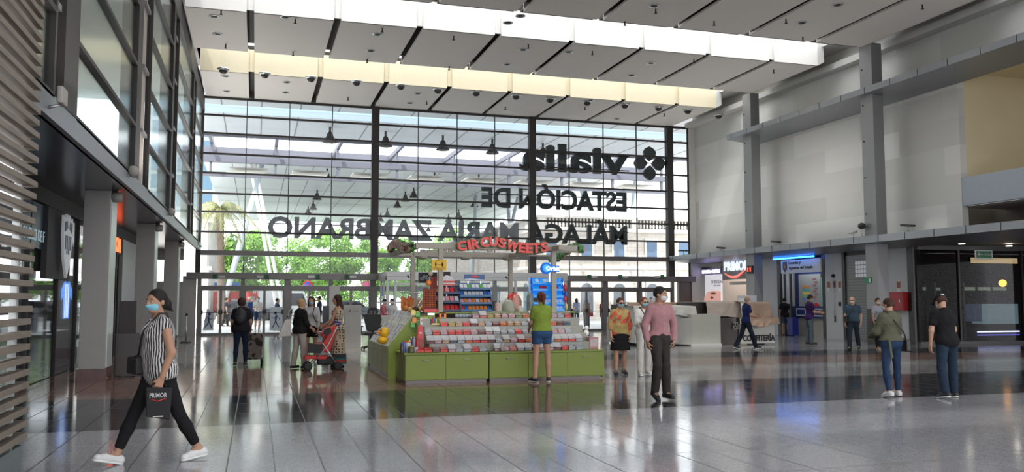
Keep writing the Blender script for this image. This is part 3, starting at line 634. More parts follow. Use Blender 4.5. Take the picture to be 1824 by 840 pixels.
# stickers on the door glass: pale sheets with walking figures
M_st = mat('frosted_sticker', (0.62, 0.68, 0.73), 0.5, var=0.05); M_fig = mat('navy_print', (0.04, 0.07, 0.16), 0.5)
for i, (px0, px1, py0, py1, w) in enumerate([(361, 381, 549, 588, 'first door leaf on the left'), (480, 504, 546, 588, 'leaf left of the three women')]):
    a = PY(px0, py1, FY - 0.06); b2 = PY(px1, py0, FY - 0.06); cx = (a.x + b2.x) / 2
    t = thing('door_sticker', 'pale glass sticker with a dark walking figure on ' + w, 'sticker', (cx, FY - 0.06, a.z)); H_ = b2.z - a.z; w2 = (b2.x - a.x) / 2
    part(t, 'sheet', MB().prism([(-w2, 0), (w2, 0), (w2, H_ * 0.86), (-w2 * 0.3, H_)] if i == 0 else [(-w2, 0.0), (w2, 0), (w2, H_), (-w2, H_ * 0.98)], 'y', 0.0, 0.008), M_st)
    f = MB(); k = H_ / 1.0; s = 1 if i == 0 else -1
    f.ball((0.04 * s, -0.006, 0.74 * k), (0.065, 0.004, 0.065), 10); f.tube([(0, -0.006, 0.66 * k), (0.02 * s, -0.006, 0.42 * k)], [0.045, 0.035], 6)
    f.tube([(0.02 * s, -0.006, 0.42 * k), (0.08 * s, -0.006, 0.28 * k), (0.15 * s, -0.006, 0.12 * k)], 0.02, 5); f.tube([(0.02 * s, -0.006, 0.42 * k), (-0.04 * s, -0.006, 0.26 * k), (-0.13 * s, -0.006, 0.14 * k)], 0.02, 5)
    f.tube([(0, -0.006, 0.62 * k), (0.1 * s, -0.006, 0.5 * k), (0.2 * s, -0.006, 0.55 * k)], 0.016, 5); f.tube([(0, -0.006, 0.62 * k), (-0.12 * s, -0.006, 0.52 * k), (-0.16 * s, -0.006, 0.4 * k)], 0.016, 5)
    part(t, 'walking_figure', f, M_fig)

# ================================================================ glass vestibule inside the doors
t = thing('glass_vestibule', 'grey aluminium glass vestibule projecting from doors behind the kiosk', 'vestibule', (9, 36.4, 0)); O = t.location
x0, x1, yv = PY(688, 540, 36.4).x, PY(1010, 540, 36.4).x, 36.4
M_al = mat('light_aluminium', (0.33, 0.33, 0.32), 0.35, 0.5)
mb = MB(O); mb.box(x0, x1, yv - 0.1, yv + 0.3, 2.42, 2.58); mb.box(x0 - .02, x1, yv - 0.16, yv + 0.32, 2.58, 2.76); mb.box(x0, x0 + 0.3, yv, FY - .4, 2.42, 2.76); mb.box(x0, x1, yv, FY - 0.35, 2.74, 2.78); part(t, 'header', mb, M_al)
mb = MB(O)
for x in (x0, x0 + 0.35, x0 + 2.0, x0 + 3.9, x0 + 5.8, x1 - 0.12): mb.box(x, x + 0.1, yv, yv + 0.1, 0, 2.42)
for y in (yv + 1.0, yv + 1.9): mb.box(x0, x0 + 0.08, y, y + 0.08, 0, 2.42)
mb.box(x0 + 0.35, x0 + 2.0, yv + 0.01, yv + 0.09, 2.2, 2.3)
part(t, 'post', mb, M_al)
part(t, 'glazing', MB(O).box(x0 + 0.02, x1 - 0.02, yv + 0.04, yv + 0.05, 0.05, 2.42), M_glass)
part(t, 'notice', MB(O).box(x0 + 0.04, x0 + 0.045, yv + 1.25, yv + 1.7, 1.7, 2.1), MATS['banner_blue'])

# ================================================================ left side: shops under the canopy
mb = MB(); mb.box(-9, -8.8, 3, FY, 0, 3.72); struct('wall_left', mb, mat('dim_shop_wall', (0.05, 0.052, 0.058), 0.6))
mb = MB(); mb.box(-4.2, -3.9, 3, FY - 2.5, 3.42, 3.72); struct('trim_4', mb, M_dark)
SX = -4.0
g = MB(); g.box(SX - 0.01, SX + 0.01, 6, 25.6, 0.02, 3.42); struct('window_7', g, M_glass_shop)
mb = MB()
for y in (8.5, 11.5, 14.5, 17.2, 19.6, 21.6, 25.5): mb.box(SX - 0.05, SX + 0.05, y, y + 0.07, 0, 3.42)
struct('trim_5', mb, M_dark)
for i, y in enumerate((18.0, 25.6, 33.2)):
    t = props(part(None, 'pillar', MB().box(-3.23, -2.75, y, y + 0.72, 0.0, 3.72), mat('column_panel', (0.25, 0.24, 0.225), 0.35, 0.3), bevel=0.008), kind='structure')
    part(t, 'lit_side_sheet', MB().box(-2.752, -2.735, y + 0.04, y + 0.68, 0.27, 3.6), mat('lit_side_tone', (0.52, 0.56, 0.55), 0.3, 0.2))  # paler sheet paints in the light on the hall-facing side
    part(t, 'pillar_base', MB().box(-3.26, -2.72, y - 0.03, y + 0.75, 0.0, 0.26), mat('red_marble', (0.09, 0.028, 0.018), 0.15, var=0.6, scale=14))
# club shop: navy header, crest, lit jersey screen
M_navy = mat('navy_sign_panel', (0.012, 0.03, 0.075), 0.3)
p0, p1 = PX(62, 395, SX + 0.05), PX(100, 400, SX + 0.05)
t = thing('shop_sign', 'navy fascia sign reading MÁLAGA CLUB DE FÚTBOL behind slat screen', 'sign', (SX + 0.04, 19, 2.6)); O = t.location
part(t, 'panel', MB(O).box(SX + 0.012, SX + 0.05, 15.0, p1.y + 0.05, 2.55, 3.4), M_navy)
part(t, 'lettering', textmesh('MÁLAGACLUB DE FÚTBOL', 1, 0.01, 0.0, frame_M(Vector((SX + 0.07, 15.9, 2.68)) - O, (0, 1, 0), (0, 0, 1)), width=p1.y - 16.1, height=0.27), mat('sign_pale_letters', (0.45, 0.6, 0.66), 0.4, emit=0.25, var=0))
pc = PX(127, 403, SX + 0.3); t = thing('shield_emblem', 'white and dark shield crest on black panel beside shop header', 'emblem', (SX + 0.2, pc.y, 2.75)); O = t.location
part(t, 'backing', MB(O).box(SX + 0.02, SX + 0.12, pc.y - 1.2, pc.y + 0.95, 2.0, 3.4), M_black)
sh = [(0, -0.72), (0.3, -0.35), (0.42, 0.1), (0.42, 0.55), (0.25, 0.48), (0.12, 0.6), (0, 0.5), (-0.12, 0.6), (-0.25, 0.48), (-0.42, 0.55), (-0.42, 0.1), (-0.3, -0.35)]
part(t, 'shield', MB().prism(sh, 'x', 0.0, 0.05), mat('shield_white', (0.75, 0.78, 0.82), 0.4, emit=0.15))
mb = MB(); mb.prism([(-0.34, 0.22), (-0.1, 0.3), (-0.14, 0.45), (-0.34, 0.42)], 'x', 0.05, 0.062); mb.prism([(0.34, 0.22), (0.1, 0.3), (0.14, 0.45), (0.34, 0.42)], 'x', 0.05, 0.062)
for a in (-0.24, -0.08, 0.08, 0.24): mb.prism([(a - 0.035, -0.28 + abs(a) * 0.6), (a + 0.035, -0.28 + abs(a) * .6), (a + 0.035, 0.15), (a - 0.035, 0.15)], 'x', 0.05, 0.06)
part(t, 'shield_device', mb, mat('grey_blue_ink', (0.10, 0.13, 0.22), 0.4))
p0, p1 = PX(103, 572, SX - 0.4), PX(126, 498, SX - 0.4); t = thing('display_screen', 'lit blue screen showing a striped jersey in left shop', 'screen', (SX - 0.4, p0.y, p0.z)); O = t.location
part(t, 'bezel', MB(O).box(SX - 0.45, SX - 0.36, p0.y - 0.1, p1.y + 0.1, p0.z - 0.1, p1.z + 0.1), M_black)
dy = p1.y - p0.y; dz = p1.z - p0.z
jp = [(0.25, 0.05), (0.75, 0.05), (0.78, 0.6), (0.95, 0.5), (0.98, 0.75), (0.7, 0.95), (0.5, 0.9), (0.3, 0.95), (0.02, 0.75), (0.05, 0.5), (0.22, 0.6)]
part(t, 'jersey_image', MB(O).prism([(p0.y + a * dy, p0.z + c_ * dz) for a, c_ in jp], 'x', SX - 0.36, SX - 0.35), mat('screen_blue', (0.10, 0.30, 0.85), 0.4, emit=1.6, var=0.8, scale=2))
mb = MB(O)
for k in range(3): mb.box(SX - 0.35, SX - 0.345, p0.y + dy * (0.33 + 0.13 * k), p0.y + dy * (0.38 + 0.13 * k), p0.z + dz * 0.08, p0.z + dz * 0.88)
part(t, 'jersey_stripe', mb, mat('screen_white', (0.8, 0.88, 1), 0.4, emit=1.8, var=0))
mb = MB(); p = PX(113, 600, SX - 0.5); mb.box(SX - 1.0, SX - 0.4, p0.y - .1, p1.y + .1, 0, 0.85); single('display_cabinet', mb, mat('black_cabinet', (0.02, 0.02, 0.022), 0.3), 'black cabinet under the lit jersey screen in left shop', 'cabinet', bevel=0.02)
mb = MB(); mb.box(SX - 1.2, SX - 1.0, 20.2, 21.6, 0, 2.4); single('standing_board', mb, M_grey, 'tall grey panel standing inside left shop window', 'board')
single('loudspeaker', MB().box(SX - .6, SX - 0.3, PX(104, 540, SX).y, PX(116, 540, SX).y, 2.2, 2.75), M_black, 'black box loudspeaker above jersey screen in left shop', 'speaker', bevel=0.03)
# orange lettering of the next shop, door strip, white shutters
t = thing('shop_sign', 'glowing orange sign letters NKIN at second left shop', 'sign', (-3.9, PX(202, 435, -3.9).y, 3.0)); O = t.location
ya, yb_ = PX(201, 440, -3.9).y, PX(215, 440, -3.9).y
part(t, 'panel', MB(O).box(-4.0, -3.92, ya - 1.2, yb_ + 0.3, 2.5, 3.42), M_black); part(t, 'lettering', textmesh('UNKIN', 1, 0.03, 0.03, frame_M(Vector((-3.9, ya - 0.7, PX(201, 446, -3.9).z)) - O, (0, 1, 0), (0, 0, 1)), width=yb_ - ya + 0.65, height=0.42), mat('sign_orange_glow', (1.0, 0.13, 0.04), 0.4, emit=2.2, var=0))
mb = MB(); mb.box(-4.05, -3.95, ya - 2.5, yb_ + 0.4, 0, 2.5); struct('door_7', mb, mat('orange_brown_door', (0.35, 0.12, 0.04), 0.4))
mb = MB(); mb.box(-3.96, -3.9, ya + 0.75, ya + 0.9, 0, 3.4); mb.box(-3.96, -3.9, yb_ + 0.2, yb_ + 0.5, 0, 3.42); mb.box(-3.96, -3.9, ya + 1.2, yb_ + 0.2, 0, 2.9); struct('trim_6', mb, M_black)
mb = MB(); mb.box(-4.0, -3.9, yb_ + 0.5, 36.9, 0, 3.42); o = struct('door_8', mb, mat('pale_grey_door', (0.50, 0.52, 0.53), 0.35))
mb = MB(); yy = (yb_ + 37) / 2; mb.box(-3.9, -3.88, yy, yy + 0.02, 0, 3.4)
mb.tube([(-3.87, yy - 1.5, 2.06), (-3.80, yy - 1.5, 2.06), (-3.80, yy + 1.2, 2.06), (-3.87, yy + 1.2, 2.06)], 0.03, 6); mb.tube([(-3.84, yy - 1, 2.05), (-3.84, yy - 1, 0.3)], 0.02, 5); mb.ball((-3.86, yy - 1.2, 1.0), (0.04, 0.08, 0.12), 8)
part(o, 'door_ironmongery', mb, M_dark)
# boards and stands by the left shops
a = G(205, 672); t = thing('barrier_board', 'dark brown low board standing by the first left column', 'board', (a.x, a.y, 0)); 
part(t, 'board', MB().box(-0.02, 0.62, -0.03, 0.03, 0.02, 0.90), mat('dark_brown_board', (0.045, 0.036, 0.033), 0.4), bevel=0.01); part(t, 'foot', MB().box(0.05, 0.1, -0.2, 0.2, 0, 0.04).box(0.5, 0.55, -0.2, 0.2, 0, 0.04), M_dark)
a = G(197, 655); t = thing('barrier_board', 'tall dark board behind the low brown board, left', 'board', (-3.05, 21.8, 0))
part(t, 'board', MB().box(-0.02, 0.36, -0.03, 0.03, 0.0, 1.55), MATS['dark_brown_board'], bevel=0.01)
t = thing('rope_post', 'chrome barrier post standing by the third left column', 'post', G(331, 610))
part(t, 'pole', MB().tube([(0, 0, 0), (0, 0, 1.0)], 0.03, 10), M_steel); part(t, 'base', MB().lathe([(0.2, 0), (0.19, 0.03), (0.03, 0.06)], n=16), M_dark); part(t, 'cap', MB().ball((0, 0, 1.03), 0.05, 10), M_dark)
# slatted timber screen, near left
t = thing('slatted_screen', 'tall screen of horizontal timber slats at left edge with lit slots', 'screen', (-2.05, 6, 0)); O = t.location
M_slat = mat('weathered_timber', (0.19, 0.155, 0.125), 0.55, var=0.2, scale=3)
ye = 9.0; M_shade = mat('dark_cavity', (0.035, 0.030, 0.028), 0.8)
nsl = 62
for k in range(nsl):
    z = 0.30 + k * 0.118
    part(t, 'slat', MB(O).box(-2.13, -2.02, 3.2, ye - 0.03 * (k % 2), z, z + 0.056), M_slat, bevel=0.004)
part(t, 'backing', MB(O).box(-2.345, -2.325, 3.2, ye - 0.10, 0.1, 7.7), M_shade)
mb = MB(O)
for y in (ye - 0.25,): mb.box(-2.16, -2.10, y, y + 0.07, 0.1, 7.7)
part(t, 'upright', mb, mat('white_metal', (0.6, 0.62, 0.62), 0.4))
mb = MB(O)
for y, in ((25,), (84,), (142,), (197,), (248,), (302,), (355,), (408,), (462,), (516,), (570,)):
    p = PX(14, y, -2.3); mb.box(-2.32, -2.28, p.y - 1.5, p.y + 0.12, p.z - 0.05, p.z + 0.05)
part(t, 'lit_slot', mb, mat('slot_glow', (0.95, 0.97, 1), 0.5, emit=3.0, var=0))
part(t, 'plinth', MB(O).box(-2.2, -2.05, 3.2, ye - 0.05, 0.0, 0.25), mat('green_glass_plinth', (0.10, 0.13, 0.13), 0.1))
# small cameras and boxes on the left wall
t = thing('wall_speaker', 'beige box speaker on dark post above the left canopy', 'speaker', PX(111, 172, XL + 0.2))
part(t, 'case', MB().cbox((0, 0, 0), (0.07, 0.27, 0.20)), mat('beige_case', (0.36, 0.33, 0.30), 0.5), bevel=0.02); part(t, 'bracket', MB().tube([(0, 0.05, -0.08), (-0.2, 0.05, -0.14)], 0.02, 6), M_steel)
for i, (px, py, s) in enumerate([(237, 305, 'first left bay'), (305, 377, 'second left bay')]):
    t = thing('globe_camera', 'small round beige camera on canopy edge at foot of ' + s, 'camera', PX(px, py, XL + 0.12))
    part(t, 'globe', MB().ball((0, 0, 0), 0.11, 12), mat('beige_case')); part(t, 'bracket', MB().tube([(0, 0, 0), (-0.12, 0, -0.15)], 0.03, 6), M_steel)
for i, (px, py, s) in enumerate([(205, 328, 'first left column'), (287, 397, 'second left column'), (329, 430, 'third left column')]):
    y = (18.0, 25.6, 33.2)[i]; t = thing('corner_lamp', 'small round grey lamp at top of ' + s, 'lamp', (-2.66, y + 0.1, 3.6))
    part(t, 'housing', MB().lathe([(0.06, -0.1), (0.1, -0.08), (0.1, 0.08), (0.06, 0.1)], (0, 0, 0), 12, Matrix.Rotation(math.pi / 2, 3, 'Y')), mat('grey_case', (0.3, 0.29, 0.28), 0.5)); part(t, 'bracket', MB().box(-0.09, 0.02, -0.02, 0.02, 0.05, 0.12), M_dark)

# ================================================================ right side: shop fronts
SR = 22.4
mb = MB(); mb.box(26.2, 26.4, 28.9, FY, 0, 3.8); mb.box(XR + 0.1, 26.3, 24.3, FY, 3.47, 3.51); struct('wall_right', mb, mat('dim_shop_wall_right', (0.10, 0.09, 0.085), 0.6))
M_wp = mat('white_shopfront_panel', (0.55, 0.55, 0.56), 0.4, var=0.04)
def Yr(px): return PX(px, 540, SR).y
def wpanel(pa, pb, z0=0.0, z1=3.45, m=M_wp, name='wall_right', dx=0.0):
    return struct(name, MB().box(SR - 0.06 + dx, SR + 0.06 + dx, Yr(pb), Yr(pa), z0, z1), m)
wpanel(1352, 1388); wpanel(1473, 1504); wpanel(1583, 1621)
mb = MB(); mb.box(SR - 0.08, SR + 0.1, Yr(1240), FY, 0, 3.45); struct('wall_right', mb, mat('dark_shop_frame', (0.03, 0.028, 0.028), 0.35))
for a, b_ in ((1388, 1393), (1468, 1473), (1504, 1509), (1576, 1583), (1621, 1632), (1344, 1352)): wpanel(a, b_, 0, 3.5, MATS['dark_shop_frame'], 'trim_7', -0.02)
mb = MB(); mb.box(SR + 0.07, 26.2, Yr(1352), Yr(1352) + 0.1, 0, 3.4); mb.box(SR + 0.07, 26.2, Yr(1388) + 0.0, Yr(1388) + 0.1, 0, 3.4); mb.box(SR + .07, 26.2, Yr(1471), Yr(1471) + 0.1, 0, 3.4)
mb.box(SR + 0.07, 26.2, Yr(1286), Yr(1286) + 0.1, 0, 3.4); struct('wall_right', mb, M_wp)
# roller shutter
m, nt, b = nodes_mat('roller_shutter'); co, X, Y, Z = coords(nt); w = math_n(nt, 'FRACT', math_n(nt, 'MULTIPLY', Z, 9.0)); nt.links.new(mixc(nt, w, (0.24, 0.24, 0.24), (0.36, 0.36, 0.355)), b.inputs['Base Color'])
bp = nt.nodes.new('ShaderNodeBump'); bp.inputs['Strength'].default_value = 0.6; bp.inputs['Distance'].default_value = 0.03; nt.links.new(w, bp.inputs['Height']); nt.links.new(bp.outputs[0], b.inputs['Normal']); b.inputs['Roughness'].default_value = 0.4; b.inputs['Metallic'].default_value = 0.4
wpanel(1509, 1576, 0, 3.3, m, 'door_9', 0.04)
pw = PX(1533, 478, SR - 0.04); mb = MB()
for i in range(4):
    for k in range(4): mb.box(SR - 0.045, SR - 0.03, pw.y - 0.3 + i * 0.16, pw.y - 0.18 + i * 0.16, 2.45 + k * 0.16, 2.57 + k * 0.16)
single('shutter_vent', mb, mat('lit_vent', (0.6, 0.62, 0.65), 0.4, emit=0.25, var=0), 'small pale grid window in the grey roller shutter', 'vent')
# perfumery: purple sign and poster of a face
ya, yb_ = PX(1285, 500, SR - 0.1).y, 39.25
t = thing('shop_sign', 'lit purple-white sign PERFUMERÍA & COSMÉTICA over poster', 'sign', (SR - 0.1, (ya + yb_) / 2, 2.9)); O = t.location
part(t, 'panel', MB(O).box(SR - 0.12, SR - 0.08, ya, yb_, 2.85, 3.25), mat('deep_purple_panel', (0.02, 0.015, 0.05), 0.3))
part(t, 'lettering', textmesh('PERFUMERÍA & COSMÉTICA', 1, 0.015, 0.02, frame_M(Vector((SR - 0.14, yb_ - 0.05, 2.9)) - O, (0, -1, 0), (0, 0, 1)), width=yb_ - ya - 0.1, height=0.24), mat('violet_glow', (0.55, 0.5, 1.0), 0.4, emit=2.6, var=0))
t = thing('light_poster', 'backlit poster of a face with SHISEIDO lettering by perfumery', 'poster', (SR - 0.1, (ya + yb_) / 2, 1.55)); O = t.location
m, nt, b = nodes_mat('poster_face'); co, X, Y, Z = coords(nt)
part(t, 'lightbox', MB(O).box(SR - 0.12, SR - 0.06, ya, yb_ - .3, 0.3, 2.84), mat('poster_white', (0.80, 0.78, 0.82), 0.4, emit=0.55, var=0.03))
yc = ya + 0.75
fm = MB(O); fm.prism([(yc + 0.95, 1.35), (yc + 0.9, 1.7), (yc + 0.6, 1.95), (yc + 0.1, 2.02), (ya + 0.05, 1.98), (ya + 0.05, 0.4), (yc + 0.5, 0.4), (yc + 0.8, 0.95)], 'x', SR - 0.128, SR - 0.121)
part(t, 'printed_face', fm, mat('face_print', (0.85, 0.45, 0.38), 0.5, emit=0.5, var=0.3, scale=1.6))
fm = MB(O); fm.ball((SR - 0.128, yc + 0.15, 1.66), (0.006, 0.16, 0.07), 10); fm.ball((SR - 0.128, yc + 0.02, 1.88), (0.006, 0.3, 0.05), 10); fm.ball((SR - 0.128, yc + 0.5, 1.05), (0.006, 0.22, 0.08), 10)
part(t, 'printed_features', fm, mat('brown_print', (0.30, 0.10, 0.09), 0.5, emit=0.2))
part(t, 'lettering', textmesh('SHISEIDO', 1, 0.008, 0, frame_M(Vector((SR - 0.13, yb_ - 0.95, 2.38)) - O, (0, -1, 0), (0, 0, 1)), width=1.15, height=0.17), mat('grey_ink', (0.25, 0.22, 0.26), 0.5))
part(t, 'lettering', textmesh('GINZA TOKYO', 1, 0.008, 0, frame_M(Vector((SR - 0.13, yb_ - 1.15, 2.24)) - O, (0, -1, 0), (0, 0, 1)), width=0.7, height=0.07), MATS['grey_ink'])
# PRIMOR shop
ya, yb_ = PX(1342, 500, SR - 0.1).y, PX(1287, 500, SR - 0.1).y
t = thing('shop_sign', 'lit white PRIMOR sign with red swoosh over open shop', 'sign', (SR - 0.1, (ya + yb_) / 2, 2.8)); O = t.location
part(t, 'panel', MB(O).box(SR - 0.10, SR - 0.02, ya, yb_, 2.55, 3.45), M_grey)
y0 = PX(1290, 475, SR - 0.15).y; part(t, 'lettering', textmesh('PRIMOR', 1, 0.05, 0.02, frame_M(Vector((SR - 0.16, y0, PX(1290, 483, SR - 0.15).z)) - O, (0, -1, 0), (0, 0, 1)), width=y0 - PX(1334, 475, SR - .15).y, height=0.47), mat('white_glow', (0.80, 0.88, 1.0), 0.4, emit=0.8, var=0))
sw = MB(O); n = 12
for i in range(n):
    u0, u1 = i / n, (i + 1) / n; f = lambda u: (y0 - 0.02 - u * 1.95, 2.86 - 0.26 * math.sin(math.pi * min(1, u * 1.1)) + 0.12 * u); h = lambda u: 0.015 + 0.05 * math.sin(math.pi * u)
    (a0, b0), (a1, b1) = f(u0), f(u1); sw.prism([(a0, b0 - h(u0)), (a1, b1 - h(u1)), (a1, b1 + h(u1)), (a0, b0 + h(u0))], 'x', SR - 0.16, SR - 0.12)
part(t, 'swoosh', sw, mat('red_glow', (0.9, 0.22, 0.18), 0.4, emit=0.8, var=0))
mb = MB(); mb.box(SR + 2.2, SR + 2.3, ya, yb_, 0, 3.4); struct('wall_right', mb, mat('warm_shop_wall', (0.50, 0.40, 0.33), 0.6))
mb = MB(); mb.box(SR + 0.3, SR + 0.36, ya + 1.2, yb_, 2.3, 2.45); mb.box(SR + 0.6, SR + 1.2, ya + 1.0, ya + 1.1, 0, 2.45); struct('trim_8', mb, M_white)
for k, c_ in enumerate(((0.8, 0.5, 0.35), (0.6, 0.25, 0.15), (0.75, 0.6, 0.5))):
    single('shelf_display', MB().box(SR + 1.6, SR + 2.15, ya + 0.3 + k * 0.9, ya + 1.05 + k * 0.9, 0, 2.1 - 0.2 * k), mat('cosmetics_%d' % k, c_, 0.5, emit=0.15, var=0.5, scale=9), ['warm lit display unit deep in open shop, nearest column', 'dark red display unit in middle of open shop', 'pale display unit in open shop beside the poster'][k], 'display', bevel=0.02)
a = area_light('shop_ceiling_lamp', (SR + 1.3, (ya + yb_) / 2, 3.3), 1.6, 2.0, 55, (1, 0.85, 0.7))
# red digit display and column lamp on the far right column
t = thing('queue_display', 'small red digit display on face of far right column', 'display', (XC - 0.05, 32.2, PX(1332, 480, XC).z))
part(t, 'case', MB().cbox((0, 0, 0), (0.08, 0.42, 0.34)), M_black, bevel=0.01); part(t, 'digits', textmesh('11', 1, 0.01, 0.03, frame_M(Vector((-0.05, 0.14, -0.09)), (0, -1, 0), (0, 0, 1)), width=0.24, height=0.18), mat('led_red', (1, 0.05, 0.03), 0.4, emit=4, var=0))
t = thing('column_box', 'white notice box low on the far right column', 'box', (XC - 0.25, 32.2, 1.35)); part(t, 'case', MB().cbox((0, 0, 0), (0.5, 0.75, 0.8)), M_wp, bevel=0.01); part(t, 'sheet', MB().cbox((-0.255, 0, 0), (0.005, 0.5, 0.55)), mat('paper', (0.75, 0.75, 0.72), 0.6))
# lottery office
yA, yB = Yr(1471), Yr(1392)
t = thing('shop_sign', 'white sign Loterías y Apuestas del Estado with dark shield under blue tube', 'sign', (SR - 0.1, (yA + yB) / 2, 2.8)); O = t.location
part(t, 'panel', MB(O).box(SR - 0.12, SR - 0.04, yA + .15, yB - .2, 2.72, 3.28), mat('sign_white', (0.55, 0.56, 0.56), 0.4, emit=0.12, var=0))
for i, s_ in enumerate(('Loterías y', 'Apuestas del Estado')): part(t, 'lettering', textmesh(s_, 1, 0.01, 0.02, frame_M(Vector((SR - 0.13, yB - 0.78, 3.06 - i * 0.22)) - O, (0, -1, 0), (0, 0, 1)), width=(0.85, 1.65)[i], height=0.17), mat('ink_black', (0.03, 0.03, 0.05), 0.5))
part(t, 'shield', MB(O).prism([(yB - 0.35 - x, 3.0 + z) for x, z in ((0, 0.22), (0.3, 0.22), (0.3, -0.1), (0.15, -0.25), (0, -0.1))], 'x', SR - 0.135, SR - 0.12), mat('shield_navy', (0.02, 0.03, 0.1), 0.4)); part(t, 'shield_centre', MB(O).ball((SR - 0.137, yB - 0.5, 3.03), (0.006, 0.07, 0.1), 8), mat('orange_ink', (0.7, 0.2, 0.05), 0.4))
t = thing('blue_tube_light', 'glowing blue tube above white lottery sign', 'light', (SR - 0.35, (yA + yB) / 2, 3.36)); part(t, 'tube', MB().tube([(0, -1.3, 0), (0, 1.55, 0)], 0.035, 8), mat('blue_glow', (0.03, 0.22, 1.0), 0.4, emit=7, var=0)); part(t, 'bracket', MB().box(0.02, 0.25, -1.0, -0.96, -0.02, 0.1).box(0.02, 0.25, 1.0, 1.04, -0.02, 0.1), M_dark)
M_nav2 = mat('navy_wall', (0.015, 0.03, 0.16), 0.5); SB = SR + 0.75
mb = MB(); mb.box(SB, SB + 0.1, yA, yB, 0.6, 3.4); struct('wall_right', mb, M_nav2)
struct('wall_right', MB().box(SB - 0.25, SB, yA, yB, 0.0, 0.75), mat('cream_dado', (0.50, 0.48, 0.42), 0.5))
mb = MB(); mb.box(SR - 0.05, SR + .04, yB - 0.75, yB - 0.67, 0, 2.7); mb.box(SR - .05, SR + .04, yB - 0.32, yB - 0.26, 0, 2.7); struct('trim_9', mb, MATS['dark_shop_frame'])
t = thing('notice_board', 'white notice board with coloured chart in lottery office', 'board', (SB - 0.06, yB - 1.2, 1.9)); part(t, 'board', MB().cbox((0, 0.1, -0.05), (0.05, 1.5, 1.65)), mat('board_grey_white', (0.50, 0.52, 0.50), 0.5))
cc = [(0.7, 0.25, 0.1), (0.1, 0.45, 0.5), (0.75, 0.6, 0.15), (0.3, 0.5, 0.2), (0.15, 0.3, 0.6)]
for k in range(5): part(t, 'chart_row', MB().cbox((-0.03, 0.32, 0.22 - k * 0.13), (0.01, 0.5, 0.11)), mat('chart_%d' % k, cc[k], 0.5, emit=0.08))
mb = MB()
for k in range(7): mb.cbox((-0.03, -0.25 - 0.12 * (k % 2), 0.55 - k * 0.13), (0.01, 0.22, 0.06))
part(t, 'printed_notice', mb, MATS['brown_print'])
part(t, 'red_disc', MB().ball((-0.03, -0.35, -0.62), (0.012, 0.2, 0.16), 12), MATS['sign_red'])
t = thing('service_window', 'greenish glass service window in lottery office', 'window', (SB - 0.05, yA + 0.75, 1.7)); part(t, 'pane', MB().cbox((0, 0, 0), (0.03, 1.1, 1.5)), mat('green_glass_lit', (0.22, 0.36, 0.32), 0.15, emit=0.2)); part(t, 'frame', MB().cbox((0.01, 0, 0.78), (0.05, 1.2, 0.06)).cbox((0.01, 0, -0.78), (0.05, 1.2, 0.06)), M_steel)
t = thing('service_counter', 'blue counter front with white frames in lottery office', 'counter', (SB - 0.4, (yA + yB) / 2, 0.78)); part(t, 'front', MB().box(-0.02, 0.12, -1.2, 1.3, 0.0, 0.5), M_nav2); part(t, 'slot_frame', MB().box(-0.05, -0.02, -1.0, -0.3, 0.08, 0.42).box(-0.05, -0.02, 0.2, 0.9, 0.08, 0.42), mat('frame_white', (0.6, 0.62, 0.65), 0.4)); part(t, 'slot', MB().box(-0.06, -0.05, -0.92, -0.38, 0.14, 0.36).box(-0.06, -0.05, 0.28, 0.82, 0.14, 0.36), M_nav2)
t = thing('litter_bin', 'blue square bin standing before lottery counter', 'bin', (SR - 0.02, PX(1413, 580, SR - 0.0).y, 0)); part(t, 'body', MB().box(-0.16, 0.16, -0.19, 0.19, 0.02, 0.72), mat('bin_blue', (0.02, 0.03, 0.25), 0.4), bevel=0.02); part(t, 'lid', MB().box(-0.17, 0.17, -0.2, 0.2, 0.72, 0.78), MATS['bin_blue'], bevel=0.01)
area_light('office_lamp', (SR + 0.4, (yA + yB) / 2, 3.35), 0.5, 2.2, 16, (0.85, 0.92, 1))
# stickers, red cabinet and small fittings on the white panels
for i, px in enumerate((1476.5, 1486.5, 1496)):
    p = PX(px, 509, SR - 0.07); t = thing('safety_sign', 'small red-brown safety sign on white panel, %s of three' % ('leftmost', 'middle', 'rightmost')[i], 'sign', p, group='safety signs on the white panel')
    part(t, 'plate', MB().cbox((0, 0, 0), (0.012, 0.2, 0.42)), mat('paper')); part(t, 'pictogram', MB().cbox((-0.008, 0, 0.06), (0.006, 0.17, 0.25)), mat('safety_red', (0.30, 0.09, 0.06), 0.5))
p = PX(1601, 510, SR - 0.07); t = thing('safety_sign', 'small safety sign above the red hose cabinet', 'sign', p); part(t, 'plate', MB().cbox((0, 0, 0), (0.012, 0.2, 0.42)), mat('paper')); part(t, 'pictogram', MB().cbox((-0.008, 0, 0.06), (0.006, 0.17, 0.25)), MATS['safety_red'])
p = PX(1599, 536, SR - 0.2); t = thing('hose_cabinet', 'red fire hose cabinet on white panel right of near column', 'cabinet', p); part(t, 'case', MB().cbox((0, 0, 0), (0.26, 0.78, 0.66)), mat('fire_red', (0.42, 0.02, 0.03), 0.35), bevel=0.015); part(t, 'handle', MB().cbox((-0.145, -0.25, 0), (0.03, 0.03, 0.12)), M_steel)
p = PX(1484, 491, SR - 0.07); single('panel_sensor', MB(p).ball(p, (0.04, 0.12, 0.08), 10), M_black, 'small black oval sensor high on white panel', 'sensor', loc=p)
p = PX(1496, 541, SR - 0.07); t = thing('panel_lock', 'black lock and rod on white service panel', 'lock', p); part(t, 'lock_body', MB().cbox((0, 0, 0), (0.05, 0.12, 0.16)), M_black); part(t, 'rod', MB().tube([(-0.03, 0.3, 1.0), (-0.03, 0.3, -0.75)], 0.012, 5), M_steel); part(t, 'rod_handle', MB().cbox((-0.02, 0.3, -0.6), (0.03, 0.05, 0.25)), M_dark)
